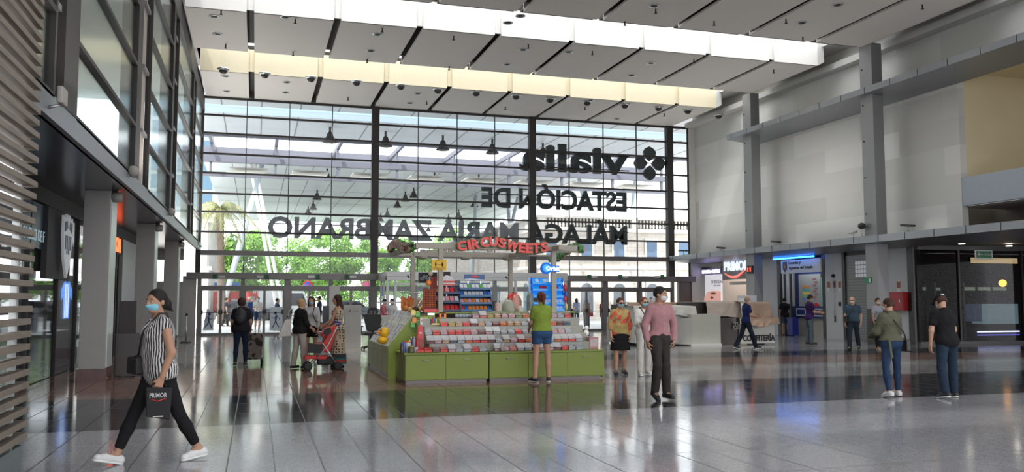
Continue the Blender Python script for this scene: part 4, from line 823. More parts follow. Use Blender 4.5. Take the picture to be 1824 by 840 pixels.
p = PX(1546, 499, XC - 0.02); t = thing('exit_sign', 'green exit plate on face of near right column', 'exit sign', p); part(t, 'plate', MB().cbox((0, 0, 0), (0.02, 0.34, 0.2)), mat('exit_green', (0.01, 0.22, 0.10), 0.4)); part(t, 'figure', MB().cbox((-0.013, -0.1, 0), (0.006, 0.07, 0.14)), M_white)
# cameras and lamps along the ledge
for i, (px, py, s) in enumerate([(1284, 441, 'furthest along'), (1382, 430, 'above the lottery office'), (1617, 401, 'nearest')]):
    p = PX(px, py, 20.6); t = thing('ledge_projector', 'dark projector lamp on top of lower right ledge, ' + s, 'lamp', (20.6, p.y, 3.8)); h = p.z - 3.8
    part(t, 'head', MB().cbox((0, 0, h), (0.2, 0.5, 0.07), Matrix.Rotation(0.12, 3, 'X')), M_dark, bevel=0.02); part(t, 'stem', MB().tube([(0, 0, 0), (0, 0, h)], 0.02, 6).tube([(0, -0.2, 0), (0, -0.2, h)], 0.015, 6), M_steel)
p = PX(1537, 400, 20.6); t = thing('dome_camera', 'black dome camera on a white post beside near right column', 'camera', (20.55, p.y, 3.8)); part(t, 'dome', MB().ball((0, 0, 0.38), (0.13, 0.15, 0.12), 12), M_black); part(t, 'post', MB().tube([(0, 0, 0), (0, 0, 0.35)], 0.035, 8), M_white)
p = PX(1524, 414, 20.6); t = thing('bullet_camera', 'small white bullet camera on ledge left of near column', 'camera', (20.5, p.y, 3.8)); part(t, 'body', MB().tube([(-0.15, 0.05, 0.16), (0.12, -0.05, 0.22)], 0.05, 8), M_white); part(t, 'bracket', MB().tube([(0, 0, 0), (0, 0, 0.18)], 0.02, 6), M_white)
for i, (px, py) in enumerate([(1222, 449)]):
    p = PY(px, py, FY - 0.4); t = thing('ledge_projector', 'dark projector lamp at glass wall end of lower ledge', 'lamp', (20.9, 38.6, 3.8)); part(t, 'head', MB().cbox((0, 0, 0.25), (0.5, 0.3, 0.06)), M_dark); part(t, 'stem', MB().tube([(0, 0, 0), (0, 0, 0.25)], 0.02, 6), M_dark)
# dark glass corner shop, near right
ca = Vector((22.35, 24.35, 0)); e = Vector((_r.x, _r.y, 0)); e = Vector((math.cos(-0.10), math.sin(-0.10), 0)); cb_ = ca + e * 6.0; nrm = Vector((e.y, -e.x, 0))
def onfront(px, dist=0.0):
    r = ray(px, 540); o = ca + nrm * dist; den = r.x * nrm.x + r.y * nrm.y; t_ = ((o.x) * nrm.x + (o.y) * nrm.y) / den; return Vector((r.x * t_, r.y * t_, 0)), t_
def zf(px, py, dist=0.0):
    r = ray(px, py); o = ca + nrm * dist; t_ = (o.x * nrm.x + o.y * nrm.y) / (r.x * nrm.x + r.y * nrm.y); return Vector((r.x * t_, r.y * t_, CAMH + r.z * t_))
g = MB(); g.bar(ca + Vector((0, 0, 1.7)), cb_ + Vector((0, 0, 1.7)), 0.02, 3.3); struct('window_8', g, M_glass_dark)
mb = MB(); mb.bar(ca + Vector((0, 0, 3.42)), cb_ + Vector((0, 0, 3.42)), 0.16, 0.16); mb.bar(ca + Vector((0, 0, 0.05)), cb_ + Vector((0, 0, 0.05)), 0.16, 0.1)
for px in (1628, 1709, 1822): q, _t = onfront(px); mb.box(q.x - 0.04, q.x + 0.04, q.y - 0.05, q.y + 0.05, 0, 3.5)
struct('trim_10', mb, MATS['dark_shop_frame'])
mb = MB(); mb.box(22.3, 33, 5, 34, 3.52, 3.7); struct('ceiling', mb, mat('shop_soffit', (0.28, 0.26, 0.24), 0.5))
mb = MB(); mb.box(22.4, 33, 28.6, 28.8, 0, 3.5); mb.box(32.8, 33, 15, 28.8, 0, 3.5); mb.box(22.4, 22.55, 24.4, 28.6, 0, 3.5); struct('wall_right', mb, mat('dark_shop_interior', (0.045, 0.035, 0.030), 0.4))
for i, (px, py) in enumerate([(1645, 434), (1713, 431), (1797, 435), (1721, 480), (1762, 483), (1787, 479), (1695, 485)]):
    p = G(px, py, 3.5); t = thing('recessed_lamp', 'small lit ceiling spot in dark corner shop, %s' % ('at its left post', 'over its middle post', 'at its right end', 'deep inside, left of middle', 'deep inside, centre', 'deep inside, right', 'deep inside, leftmost')[i], 'lamp', (p.x, p.y, 3.455), group='ceiling spots of the dark shop')
    part(t, 'lens', MB().lathe([(0.10 if i < 3 else 0.07, -0.02), (0.1 if i < 3 else 0.07, 0.0)], n=12), M_led)
p = zf(1786, 504, -1.5); t = thing('globe_lamp', 'glowing orange globe lamp inside dark corner shop', 'lamp', p); part(t, 'globe', MB().ball((0, 0, 0), 0.14, 14), mat('amber_glow', (1, 0.42, 0.08), 0.4, emit=5, var=0)); part(t, 'rod', MB().tube([(0, 0, 0.13), (0, 0, 3.5 - p.z)], 0.01, 5), M_dark)
a, b2 = zf(1731, 468, -1.0), zf(1821, 458, -1.0); t = thing('light_strip', 'warm horizontal light strip high inside dark corner shop', 'light', a); part(t, 'strip', MB(a).box(a.x, b2.x, a.y, a.y + 0.05, a.z, b2.z - 0.03), mat('warm_strip', (1, 0.75, 0.4), 0.4, emit=0.8, var=0)); part(t, 'housing', MB(a).box(a.x, b2.x, a.y + 0.05, a.y + 0.15, a.z - .05, b2.z), M_dark)
a, b2 = zf(1735, 577, -1.6), zf(1822, 541, -1.6); t = thing('glass_cabinet', 'lit pale glass display cabinet inside dark corner shop', 'cabinet', (a.x, a.y, 0)); O = t.location
part(t, 'lit_case', MB(O).box(a.x + 0.4, b2.x, a.y, a.y + 0.5, a.z, b2.z), mat('case_glow', (0.42, 0.62, 0.70), 0.2, emit=0.35, var=0.2, scale=3), bevel=0.01); part(t, 'side_screen', MB(O).box(a.x - 0.0, a.x + 0.38, a.y - 0.02, a.y + 0.5, a.z + 0.1, b2.z), mat('screen_dark_blue', (0.10, 0.14, 0.25), 0.2, emit=0.4, var=0.7, scale=4)); part(t, 'base', MB(O).box(a.x - 0.3, b2.x + .2, a.y + 0.02, a.y + 0.5, 0, a.z), M_black)
q = zf(1745, 592, -1.5); part(t, 'light_line', MB(O).box(q.x, b2.x, a.y - 0.02, a.y + 0.0, q.z, q.z + 0.05), mat('blue_white_glow', (0.7, 0.75, 1), 0.4, emit=3, var=0)); part(t, 'blue_line', MB(O).box(q.x, b2.x, a.y - 0.02, a.y, q.z - 0.12, q.z - 0.08), mat('violet_blue_glow', (0.15, 0.15, 0.8), 0.4, emit=1.5, var=0))
a = zf(1752, 453, 0.05); t = thing('exit_sign', 'green SALIDA arrow sign on dark shop glass', 'exit sign', a); ex = Vector(e)
part(t, 'plate', MB().bar(-ex * 0.36 + nrm * 0.0, ex * 0.36, 0.015, 0.34), mat('sign_white')); part(t, 'green_field', MB().bar(-ex * 0.30 + nrm * 0.012, ex * 0.32 + nrm * 0.012, 0.01, 0.24), mat('exit_green'))
part(t, 'lettering', textmesh('SALIDA', 1, 0.004, 0.01, frame_M(ex * 0.02 + nrm * 0.02 + Vector((0, 0, -0.05)), ex, (0, 0, 1)), width=0.28, height=0.09), M_white); part(t, 'arrow', MB().bar(-ex * 0.22 + nrm * 0.02, -ex * 0.04 + nrm * 0.02, 0.006, 0.035).bar(-ex * 0.25 + nrm * 0.02, -ex * 0.17 + nrm * 0.02 + Vector((0, 0, 0.07)), 0.006, 0.03).bar(-ex * 0.25 + nrm * 0.02, -ex * 0.17 + nrm * 0.02 + Vector((0, 0, -0.07)), 0.006, 0.03), M_white)
for i, (pa, pb) in enumerate([(1647, 1678), (1715, 1739), (1745, 1766), (1772, 1795)]):
    a, b2 = zf(pa, 517, -2.2), zf(pb, 511, -2.2); single('shelf_light', MB(a).box(a.x, b2.x, a.y, a.y + 0.1, a.z, b2.z), mat('greenish_lit', (0.45, 0.6, 0.5), 0.4, emit=0.35, var=0), 'pale green lit shelf panel in dark corner shop, %s from left' % ('first', 'second', 'third', 'fourth')[i], 'panel', 'lit shelf panels in the dark shop', loc=a)
a, b2 = zf(1640, 600, -0.9), zf(1646, 520, -.9); t = thing('display_rack', 'dark shelf rack at left end of dark corner shop', 'rack', (a.x + 0.6, a.y, 0)); part(t, 'frame', MB().box(-0.1, -0.02, -.2, .2, 0, 2.2).box(1.2, 1.28, -.2, .2, 0, 2.2), M_grey)
for k in range(8): part(t, 'shelf', MB().box(-0.02, 1.2, -0.2, 0.2, 0.2 + k * 0.26, 0.23 + k * 0.26), M_dark)

# ================================================================ covered coffee island
c0 = G(1283, 615); cw = G(1232, 616); t = thing('covered_counter', 'white panelled cafe counter under beige dust sheets', 'counter', (c0.x - 1, c0.y, 0)); O = t.location
M_cp = mat('counter_white', (0.55, 0.54, 0.50), 0.45, var=0.03); yc = 25.9
xa, xb, xd, xe = PY(1203, 600, yc).x - 1.4, PY(1232, 600, yc).x, PY(1284, 600, yc).x, PY(1320, 600, yc).x
xf = PY(1380, 600, yc).x
part(t, 'end_panel', MB(O).box(xb, xd, yc, yc + 0.9, 0.06, 1.08), mat('counter_cream', (0.50, 0.49, 0.42), 0.45), bevel=0.01)
part(t, 'side_panel', MB(O).prism([(xa, yc + 2.6), (xb - 0.0, yc + 0.02), (xb, yc + 0.3), (xa + .2, yc + 2.8)], 'z', 0.04, 0.95), M_cp, bevel=0.01)
part(t, 'plinth', MB(O).box(xb - 0.02, xd + 0.02, yc - 0.02, yc + 0.9, 0.0, 0.07), M_white)
part(t, 'dark_front', MB(O).box(xd, xe, yc + 0.12, yc + 0.5, 0.0, 0.95), mat('dark_mirror_panel', (0.06, 0.05, 0.045), 0.15, 0.4))
part(t, 'name_panel', MB(O).box(xe, xf, yc + 0.0, yc + 0.6, 0.05, 0.72), M_cp, bevel=0.01)
part(t, 'lettering', textmesh('CONFITERÍA', 1, 0.02, 0.035, frame_M(Vector((PY(1323, 606, yc).x, yc - 0.02, PY(1323, 607.5, yc).z)) - O, (1, 0, 0), (0, 0, 1)), width=PY(1380, 600, yc).x - PY(1323, 600, yc).x, height=0.27), M_black)
tb = MB(O); xx = PY(1323, 606, yc).x
wp = thing('wheelchair_sign', 'small black and white wheelchair access sign on dark counter front', 'sign', PY(1310, 580, yc + 0.08)); part(wp, 'plate', MB().cbox((0, 0, 0), (0.2, 0.015, 0.24)), M_white); part(wp, 'field', MB().cbox((0, -0.009, 0), (0.175, 0.006, 0.215)), M_black)
f = MB(); f.ball((-0.01, -0.016, 0.075), (0.018, 0.005, 0.018), 8); f.tube([(-0.01, -0.016, 0.05), (-0.005, -0.016, -0.01), (0.035, -0.016, -0.01), (0.055, -0.016, -0.065)], 0.009, 5); f.tube([(0.03 + 0.055 * math.cos(a) - 0.04, -0.016, -0.035 + 0.055 * math.sin(a)) for a in [2.2 + k * 0.42 for k in range(10)]], 0.007, 5); part(wp, 'pictogram', f, M_white)
# dust sheets: draped surfaces over boxes
def drape(name, label, x0, x1, y0, y1, ztop, zbot, m, seed, amp=0.05, sag=0.12, parent=None, O=(0, 0, 0)):
    r = np.random.RandomState(seed); nx, ns = 60, 26; me = bpy.data.meshes.new(name); V = []; F = []
    for j in range(ns + 1):
        s = j / ns
        for i in range(nx + 1):
            u = i / nx; x = x0 + (x1 - x0) * u
            n1 = mnoise.noise(Vector((x * 1.6 + seed, s * 2.5, seed * 3.1))); n2 = mnoise.noise(Vector((x * 5 + s * 2.5, s * 2 - seed, 1.7)))
            if s < 0.35: q = s / 0.35; y = y1 + (y0 - y1) * q; z = ztop + 0.05 * n1 - 0.02 * q
            else: q = (s - 0.35) / 0.65; y = y0 - 0.03 - amp * q * (1.0 + 1.6 * n2) - 0.07 * q; z = ztop - 0.02 - (ztop - zbot + sag * n1 * 1.6) * q + 0.03 * n2
            V.append((x - O[0], y - O[1], z - O[2]))
    for j in range(ns):
        for i in range(nx): a = j * (nx + 1) + i; F.append((a, a + 1, a + nx + 2, a + nx + 1))
    me.from_pydata(V, [], F); me.polygons.foreach_set('use_smooth', [True] * len(F)); me.materials.append(m)
    o = bpy.data.objects.new(name, me); COL.objects.link(o); sm = o.modifiers.new('thick', 'SOLIDIFY'); sm.thickness = 0.012; o.location = O
    props(o, label, 'dust sheet'); return o
M_s1 = mat('tan_sheet', (0.36, 0.25, 0.18), 0.75, var=0.1, scale=2); M_s2 = mat('beige_sheet', (0.50, 0.42, 0.35), 0.75, var=0.1, scale=2); M_s3 = mat('white_sheet', (0.62, 0.60, 0.54), 0.7, var=0.06)
zt_ = lambda y, yy: PY(1300, y, yy).z
part(t, 'covered_cabinet', MB(O).box(xd - 1.0, xe + 0.4, yc + 0.7, yc + 1.3, 0.0, 1.48), M_dark); part(t, 'covered_machine', MB(O).box(xe + 0.55, xf - 0.3, yc + 0.1, yc + 0.6, 0.72, 1.46), M_dark)
part(t, 'back_counter', MB(O).box(xa, xd, yc + 1.6, yc + 2.2, 0, 1.4), M_dark)
drape('dust_sheet', 'greyish beige dust sheet in swags over middle of cafe counter', PY(1255, 540, yc + 0.5).x, xe + 0.25, yc + 0.45, yc + 1.4, 1.52, 0.98, M_s2, 3, O=(xe, yc, 0))
drape('dust_sheet', 'tan dust sheet over tall machine at right end above name panel', PY(1322, 540, yc).x, PY(1370, 540, yc).x, yc - 0.0, yc + 0.6, 1.50, 0.86, M_s1, 5, 0.09, O=(xf, yc, 0))
drape('dust_sheet', 'tan dust sheet bunched along low right edge over name panel', PY(1328, 570, yc).x, PY(1381, 570, yc).x, yc - 0.16, yc + 0.2, 0.98, 0.70, M_s1, 8, 0.05, 0.1, O=(xf, yc - .1, 0))
drape('dust_sheet', 'darker tan dust sheet along the rear cafe counter', xa + 0.3, xd + 0.2, yc + 1.5, yc + 2.3, 1.47, 1.2, M_s1, 12, 0.03, 0.05, O=(xa, yc + 2, 0))
drape('dust_sheet', 'white dust sheet sagging over left side panel of cafe counter', xa + 0.0, xb + 0.35, yc + 0.35, yc + 1.6, 1.36, 1.0, M_s3, 15, 0.04, 0.22, O=(xa, yc + 1, 0))
part(t, 'covered_cabinet', MB(O).box(xa + 0.1, xb + 0.3, yc + 0.42, yc + 1.5, 0.1, 1.33), M_cp)

# totems and stands before the doors
def totem(name, label, px0, px1, pyt, pyb, m, dy=0.3, cat='totem', leaf=False):
    a = G(px0, pyb); b2 = PY(px1, pyt, a.y); t = thing(name, label, cat, (a.x, a.y, 0)); w = b2.x - a.x
    part(t, 'panel', MB().box(0, w, 0, dy, 0.12, b2.z), m, bevel=0.008); part(t, 'plinth', MB().box(-0.01, w + 0.01, -0.01, dy + 0.01, 0, 0.12), M_grey if leaf else m); return t, w, b2.z
t, w, h = totem('information_totem', 'beige waist-high totem with small dark mark behind patterned dress', 613, 644, 543, 627, mat('totem_beige', (0.45, 0.43, 0.39), 0.5))
part(t, 'printed_mark', MB().bar((w * 0.25, -0.005, h - 0.22), (w * 0.36, -0.005, h - 0.14), 0.02, 0.02), M_black); part(t, 'lettering', textmesh('renfe', 1, 0.004, 0, frame_M(Vector((w * 0.5, -0.004, h - 0.2)), (1, 0, 0), (0, 0, 1)), width=w * 0.3), mat('ink_grey', (0.15, 0.15, 0.15), 0.5))
t, w, h = totem('information_totem', 'tall narrow white totem behind woman in patterned dress', 586, 605, 509, 612, mat('totem_white', (0.50, 0.50, 0.47), 0.5), 0.2)
t, w, h = totem('information_totem', 'dark grey upright stand left of white totem', 574, 592, 544, 610, mat('totem_dark', (0.08, 0.085, 0.10), 0.4), 0.25)
# low white box counter left of kiosk with the office chair
a = G(668, 600); t = thing('ticket_desk', 'low white desk with glass screen behind black office chair', 'desk', (PY(672, 600, 30).x, 30, 0)); w = PY(740, 600, 30).x - t.location.x
part(t, 'desk_body', MB().box(0, w, 0, 0.7, 0, 1.0), M_cp, bevel=0.01); part(t, 'glass_screen', MB().box(0.05, w, 0.05, 0.06, 1.0, 1.45), M_glass); part(t, 'rail', MB().box(0.0, w, 0.03, 0.08, 1.45, 1.5), M_al)
part(t, 'desk_clutter', MB().box(w * .45, w * 0.6, 0.1, 0.4, 1.0, 1.2).box(w * 0.65, w * 0.72, 0.15, 0.3, 1.0, 1.28), mat('clutter', (0.5, 0.42, 0.3), 0.6))
p = G(660, 622); t = thing('office_chair', 'black swivel office chair with headrest at left of kiosk', 'chair', p, 0.1)
part(t, 'seat', MB().box(-0.25, 0.25, -0.25, 0.25, 0.45, 0.54), M_black, bevel=0.04); part(t, 'backrest', MB().prism([(-0.2, 0.6), (0.2, 0.6), (0.28, 0.95), (0.24, 1.12), (-0.24, 1.12), (-0.28, 0.95)], 'y', -0.32, -0.26), M_black, bevel=0.02)
part(t, 'headrest', MB().prism([(-0.14, 1.24), (0.14, 1.24), (0.1, 1.34), (-0.1, 1.34)], 'y', -0.33, -0.27), M_black, bevel=0.02); part(t, 'stem', MB().tube([(0, 0, 0.1), (0, 0, 0.45)], 0.03, 8).tube([(0, -0.28, 0.5), (0, -0.3, 1.25)], 0.02, 6), M_dark)
st = MB()
for k in range(5): a = k * 1.257; st.tube([(0, 0, 0.12), (0.3 * math.cos(a), 0.3 * math.sin(a), 0.06)], [0.03, 0.02], 6); st.ball((0.3 * math.cos(a), 0.3 * math.sin(a), 0.035), 0.035, 8)
part(t, 'star_base', st, M_dark)
for s in (-1, 1): part(t, 'armrest', MB().box(s * 0.3 - 0.03, s * 0.3 + 0.03, -0.15, 0.15, 0.72, 0.76).box(s * 0.3 - 0.015, s * 0.3 + 0.015, -0.03, 0.03, 0.5, 0.72), M_black)

# ================================================================ ceiling cameras, downlights
for i, (px, py) in enumerate([(398, 125), (472, 133), (554, 140), (635, 147), (714, 154), (780, 161), (848, 166), (919, 172), (980, 178), (1046, 183), (1113, 188), (1173, 193), (1225, 198), (1280, 205)]):
    p = G(px, py - 3, ZC if i < 13 else ZC)
    if i == 0:
        d0 = t = thing('dome_camera', '', 'camera', p, group='dark dome cameras under the far ceiling row')
        part(t, 'housing', MB().lathe([(0.30, 0.0), (0.30, -0.05), (0.22, -0.10)], n=16), M_steel); part(t, 'dome', MB().lathe([(0.21, -0.08), (0.2, -0.16), (0.12, -0.25), (0.01, -0.28)], n=16), M_dark)
    else: t = dup(d0, p)
    t.scale = (0.78, 0.78, 0.78); t['label'] = 'dark dome camera under far ceiling row, number %s from left' % 'one two three four five six seven eight nine ten eleven twelve thirteen fourteen'.split()[i]
    if i == 13: t['label'] = 'dark dome camera under right cove, beyond far ceiling row end'; t.location.z = ZC - 0.05
i = 0
for (px, py) in [(382, 29), (388, 60), (508, 30), (403, 162), (401, 135), (510, 146), (508, 164), (660, 90), (672, 61), (744, 166), (730, 183), (903, 114), (932, 88), (905, 40), (1160, 112), (1125, 134), (1165, 10), (1428, 40), (1492, 8), (1052, 178), (1099, 211), (1013, 92), (927, 28)]:
    p = G(px, py, ZC); i += 1
    if i == 1:
        d1 = t = thing('recessed_downlight', 'small round downlight set in a white ceiling board', 'downlight', (p.x, p.y, ZC), group='downlights in the ceiling boards'); part(t, 'ring', MB().lathe([(0.17, 0.0), (0.17, -0.02), (0.12, -0.02)], n=16), M_steel); part(t, 'lens', MB().lathe([(0.11, -0.021), (0.11, -0.025)], n=14), M_dark)
    else: t = dup(d1, (p.x, p.y, ZC))
i = 0
for (px, py) in [(394, 18), (526, 34), (402, 79), (522, 92), (681, 50), (654, 105), (808, 64), (800, 118), (941, 79), (1055, 91), (1168, 16), (1236, 105), (1378, 124), (1430, 66), (1643, 8), (1400, 34), (1272, 38), (1183, 202), (1042, 190), (900, 190), (760, 180), (620, 173), (1113, 38)]:
    p = G(px, py, ZC); i += 1
    if i == 1: d2 = t = thing('sprinkler_head', 'tiny dark sprinkler head under a white ceiling board', 'sprinkler', (p.x, p.y, ZC), group='sprinkler heads in the ceiling boards'); part(t, 'stem', MB().tube([(0, 0, 0), (0, 0, -0.13)], 0.025, 6), M_dark); part(t, 'deflector', MB().lathe([(0.05, -0.13), (0.05, -0.145)], n=8), M_dark)
    else: t = dup(d2, (p.x, p.y, ZC))
# ================================================================ sweets kiosk
M_lime = mat('lime_green_laminate', (0.19, 0.25, 0.03), 0.4, var=0.04); M_lime2 = mat('lime_green_side', (0.21, 0.27, 0.08), 0.45, var=0.04)
M_plinth = mat('kiosk_plinth', (0.16, 0.14, 0.135), 0.4, 0.3); M_beam = mat('beige_beam', (0.42, 0.385, 0.32), 0.55, var=0.05)
KY = 15.9
def kx(px, y=640, Y=KY): return PY(px, y, Y).x
rk = random.Random(11)
# front counter: two units with drawers
for u, (pa, pb, cuts) in enumerate([(722, 869.5, [794]), (872, 1073, [941, 1011])]):
    x0, x1 = kx(pa), kx(pb); t = thing('drawer_counter', ('left', 'right')[u] + ' lime green drawer counter at front of kiosk', 'counter', ((x0 + x1) / 2, KY + 0.5, 0)); O = t.location
    part(t, 'carcass', MB(O).box(x0, x1, KY + 0.02, KY + 1.15, 0.06, 0.545), M_lime2)
    part(t, 'plinth', MB(O).box(x0 + 0.02, x1 - 0.02, KY + 0.05, KY + 1.1, 0.0, 0.06), M_plinth)
    part(t, 'worktop', MB(O).box(x0 - (0.03 if u == 0 else 0), x1 + (0.04 if u else 0), KY - 0.02, KY + 1.15, 0.545, 0.575), M_lime, bevel=0.004)
    cs = [x0] + [kx(c) for c in cuts] + [x1]
    for i in range(len(cs) - 1):
        d = part(t, 'drawer', MB(O).box(cs[i] + 0.004, cs[i + 1] - 0.004, KY - 0.005, KY + 0.02, 0.075, 0.535), M_lime, bevel=0.003)
        c = (cs[i] + cs[i + 1]) / 2
        part(d, 'handle', MB(O).tube([(c - 0.06, KY - 0.005, 0.44), (c - 0.06, KY - 0.03, 0.44), (c + 0.06, KY - 0.03, 0.44), (c + 0.06, KY - 0.005, 0.44)], 0.006, 6), M_steel)
    if u: part(t, 'end_panel', MB(O).box(x1 + 0.005, x1 + 0.05, KY + 0.03, KY + 1.15, 0.02, 0.545), M_lime, bevel=0.003)
# stepped riser carrying the bins
x0, x1 = kx(740, 625, 16), kx(1048, 625, 16)
t = thing('stepped_display', 'stepped lime green riser and top shelf behind the sweet bins', 'display', ((x0 + x1) / 2, 17.1, 0.575)); O = t.location
TY = [16.02 + 0.22 * k for k in range(5)]; TZ = [0.578 + 0.157 * k for k in range(5)]
mb = MB(O)
for k in range(1, 5): mb.box(3.25, 6.62, TY[k] - 0.01, TY[k] + (0.22 if k < 4 else 0.3), TZ[0] - 0.0, TZ[k] - 0.002)
part(t, 'riser', mb, mat('riser_grey', (0.30, 0.30, 0.26), 0.5))
part(t, 'top_shelf', MB(O).box(3.38, 6.72, 17.12, 17.95, 1.300, 1.325), M_lime, bevel=0.003)
mb = MB(O)
for x in (3.4, 4.5, 5.6, 6.66): mb.box(x, x + 0.04, 17.3, 17.9, TZ[0], 1.3)
mb.box(3.4, 6.7, 17.88, 17.9, TZ[0], 1.3); part(t, 'support', mb, mat('riser_beige', (0.45, 0.42, 0.36), 0.5))
CN = [(0.8, 0.10, 0.10), (0.8, 0.40, 0.35), (0.70, 0.55, 0.40), (0.62, 0.55, 0.25), (0.35, 0.05, 0.08), (0.85, 0.2, 0.15), (0.05, 0.20, 0.28), (0.60, 0.62, 0.64), (0.75, 0.35, 0.12), (0.72, 0.55, 0.58), (0.35, 0.22, 0.12), (0.45, 0.5, 0.25)]
CM = []
for i, c in enumerate(CN):
    m, nt, b = nodes_mat('sweets_%d' % i); co, X, Y, Z = coords(nt); v = nt.nodes.new('ShaderNodeTexVoronoi'); v.inputs['Scale'].default_value = 38; nt.links.new(co, v.inputs[0]); s_ = nt.nodes.new('ShaderNodeSeparateColor'); nt.links.new(v.outputs['Color'], s_.inputs[0])
    nt.links.new(mixc(nt, s_.outputs[0], tuple(k * k * 0.6 for k in c), tuple(min(1, k * k * 1.25 + 0.04) for k in c)), b.inputs['Base Color']); b.inputs['Roughness'].default_value = 0.35; CM.append(m)
cnames = ['red', 'pink', 'peach', 'yellowish', 'dark maroon', 'scarlet', 'teal', 'white', 'orange', 'pale rose', 'brown', 'olive']
m = bpy.data.materials.new('acrylic_lid'); m.use_nodes = True; nt = m.node_tree; nt.nodes.remove(nt.nodes['Principled BSDF']); MATS['acrylic_lid'] = m
tr = nt.nodes.new('ShaderNodeBsdfTransparent'); g = nt.nodes.new('ShaderNodeBsdfPrincipled'); g.inputs['Base Color'].default_value = (0.75, 0.76, 0.78, 1); g.inputs['Roughness'].default_value = 0.12; mx = nt.nodes.new('ShaderNodeMixShader'); mx.inputs[0].default_value = 0.07
nt.links.new(tr.outputs[0], mx.inputs[1]); nt.links.new(g.outputs[0], mx.inputs[2]); nt.links.new(mx.outputs[0], nt.nodes['Material Output'].inputs[0]); M_lid = m; M_lidw = m.copy(); M_lidw.node_tree.nodes['Mix Shader'].inputs[0].default_value = 0.5; M_lidw.name = 'glare_lid'  # second lid copy has white glare mixed into its colour
M_acr = glass('acrylic_side', (0.92, 0.92, 0.92), 0.02, 0.05)
bw = 0.152
def bin_protos():
    fr = MB(); h_ = bw / 2; fr.prism([(-h_ + 0.003, 0), (h_ - 0.003, 0), (h_ - 0.003, 0.10), (h_ - 0.007, 0.10), (h_ - 0.007, 0.003), (-h_ + 0.007, 0.003), (-h_ + 0.007, 0.10), (-h_ + 0.003, 0.10)], 'y', 0, 0.19)
    tray = fr.mesh('bin_tray', M_acr)
    lid = MB().add([(-bw / 2 + 0.002, -0.004, 0.062), (bw / 2 - 0.002, -0.004, 0.062), (bw / 2 - 0.002, 0.13, 0.148), (-bw / 2 + 0.002, 0.13, 0.148), (-bw / 2 + 0.002, -0.002, 0.058), (bw / 2 - 0.002, -0.002, 0.058), (bw / 2 - 0.002, 0.133, 0.144), (-bw / 2 + 0.002, 0.133, 0.144)], [(0, 1, 2, 3), (7, 6, 5, 4), (0, 4, 5, 1), (1, 5, 6, 2), (2, 6, 7, 3), (3, 7, 4, 0)]).mesh('bin_lid', M_lid)
    sw = []
    for c in range(12):
        mb = MB(); n = 6; r = random.Random(c)
        vs_ = []; H = [[0.045 + 0.04 * (j / n) + r.uniform(-0.008, 0.012) for i in range(n + 1)] for j in range(n + 1)]
        for j in range(n + 1):
            for i in range(n + 1): vs_.append((-bw / 2 + 0.009 + (bw - 0.018) * i / n, 0.007 + 0.17 * j / n, H[j][i]))
        fs = [(j * (n + 1) + i, j * (n + 1) + i + 1, (j + 1) * (n + 1) + i + 1, (j + 1) * (n + 1) + i) for j in range(n) for i in range(n)]
        mb.add(vs_, fs, True); mb.box(-bw / 2 + 0.009, bw / 2 - 0.009, 0.007, 0.17, 0.004, 0.044); sw.append(mb.mesh('bin_sweets', CM[c]))
    return tray, lid, sw
TRAY, LID, SW = bin_protos(); LIDW = LID.copy(); LIDW.materials[0] = M_lidw
rows = [(742, 1050, 626), (760, 1046, 608), (757, 1028, 592), (785, 1024, 578), (842, 1018, 563)]
tier = ['bottom', 'second', 'third', 'fourth', 'top']
def fixed(name, me, par, label=None): return part(par, name, me, None)
for k, (pa, pb, py) in enumerate(rows):
    xa, xb = PY(pa, py, TY[k]).x, PY(pb, py, TY[k]).x; n = int((xb - xa) / (bw + 0.003)); last = {}
    for i in range(n):
        if k == 0 and i in (9,): continue
        c = rk.choice([0, 1, 2, 5, 5, 9, 9, 7, 7, 2, 1, 3, 4, 6, 8, 10, 11, 0]) if k not in (0, 2) else rk.choice([7, 9, 7, 9, 0, 1, 7, 5, 7, 4])
        t = thing('sweet_bin', 'clear sweet bin of %s sweets, %s tier, number %d from left' % (cnames[c], tier[k], i + 1), 'sweet bin', (xa + (i + 0.5) * (bw + 0.003), TY[k] + rk.uniform(-0.004, 0.004), TZ[k]), group='sweet bins on the kiosk front')
        fixed('tray', TRAY, t); fixed('sweets', SW[c], t)
        if not (k == 0 and i < 2): part(t, 'lid', LIDW if rk.random() < (0.6, 0.6, 0.12, 0.1, 0.15)[k] else LID, None)
# price / coloured strips along each tier front
# ---- left gable and side counter with magazine shelves
GYp = 17.1
gp = lambda px, py: (PY(px, py, GYp).x, PY(px, py, GYp).z)
t = thing('side_counter', 'lime green side counter with slanted shelves at left of kiosk', 'counter', (2.9, 18.7, 0)); O = t.location
bl_ = gp(691, 672)[0]
poly = [(bl_, 0.0), (bl_, gp(692, 617)[1]), gp(735, 563), (gp(775, 558)[0], gp(735, 561)[1]), (gp(775, 558)[0], 0.58), (gp(706, 600)[0], 0.58), (gp(706, 600)[0], 0)]
part(t, 'gable', MB(O).prism(poly, 'y', GYp, GYp + 0.04), M_lime, bevel=0.003)
xs = bl_ + 0.03; ye_ = 20.4
part(t, 'carcass', MB(O).box(xs, xs + 0.75, GYp + 0.045, ye_, 0.07, 0.60), M_lime2); part(t, 'plinth', MB(O).box(xs + 0.03, xs + 0.7, GYp + 0.05, ye_, 0, 0.07), M_plinth)
part(t, 'worktop', MB(O).box(xs - 0.02, xs + 0.7, GYp + 0.045, ye_, 0.6, 0.625), M_lime)
for i in range(4):
    a = GYp + 0.06 + i * 0.8; d = part(t, 'cupboard_door', MB(O).box(xs - 0.02, xs, a, a + 0.78, 0.08, 0.59), M_lime2, bevel=0.003); part(d, 'knob', MB(O).ball((xs - 0.035, a + 0.4, 0.5), 0.018, 8), M_steel)
mb = MB(O)
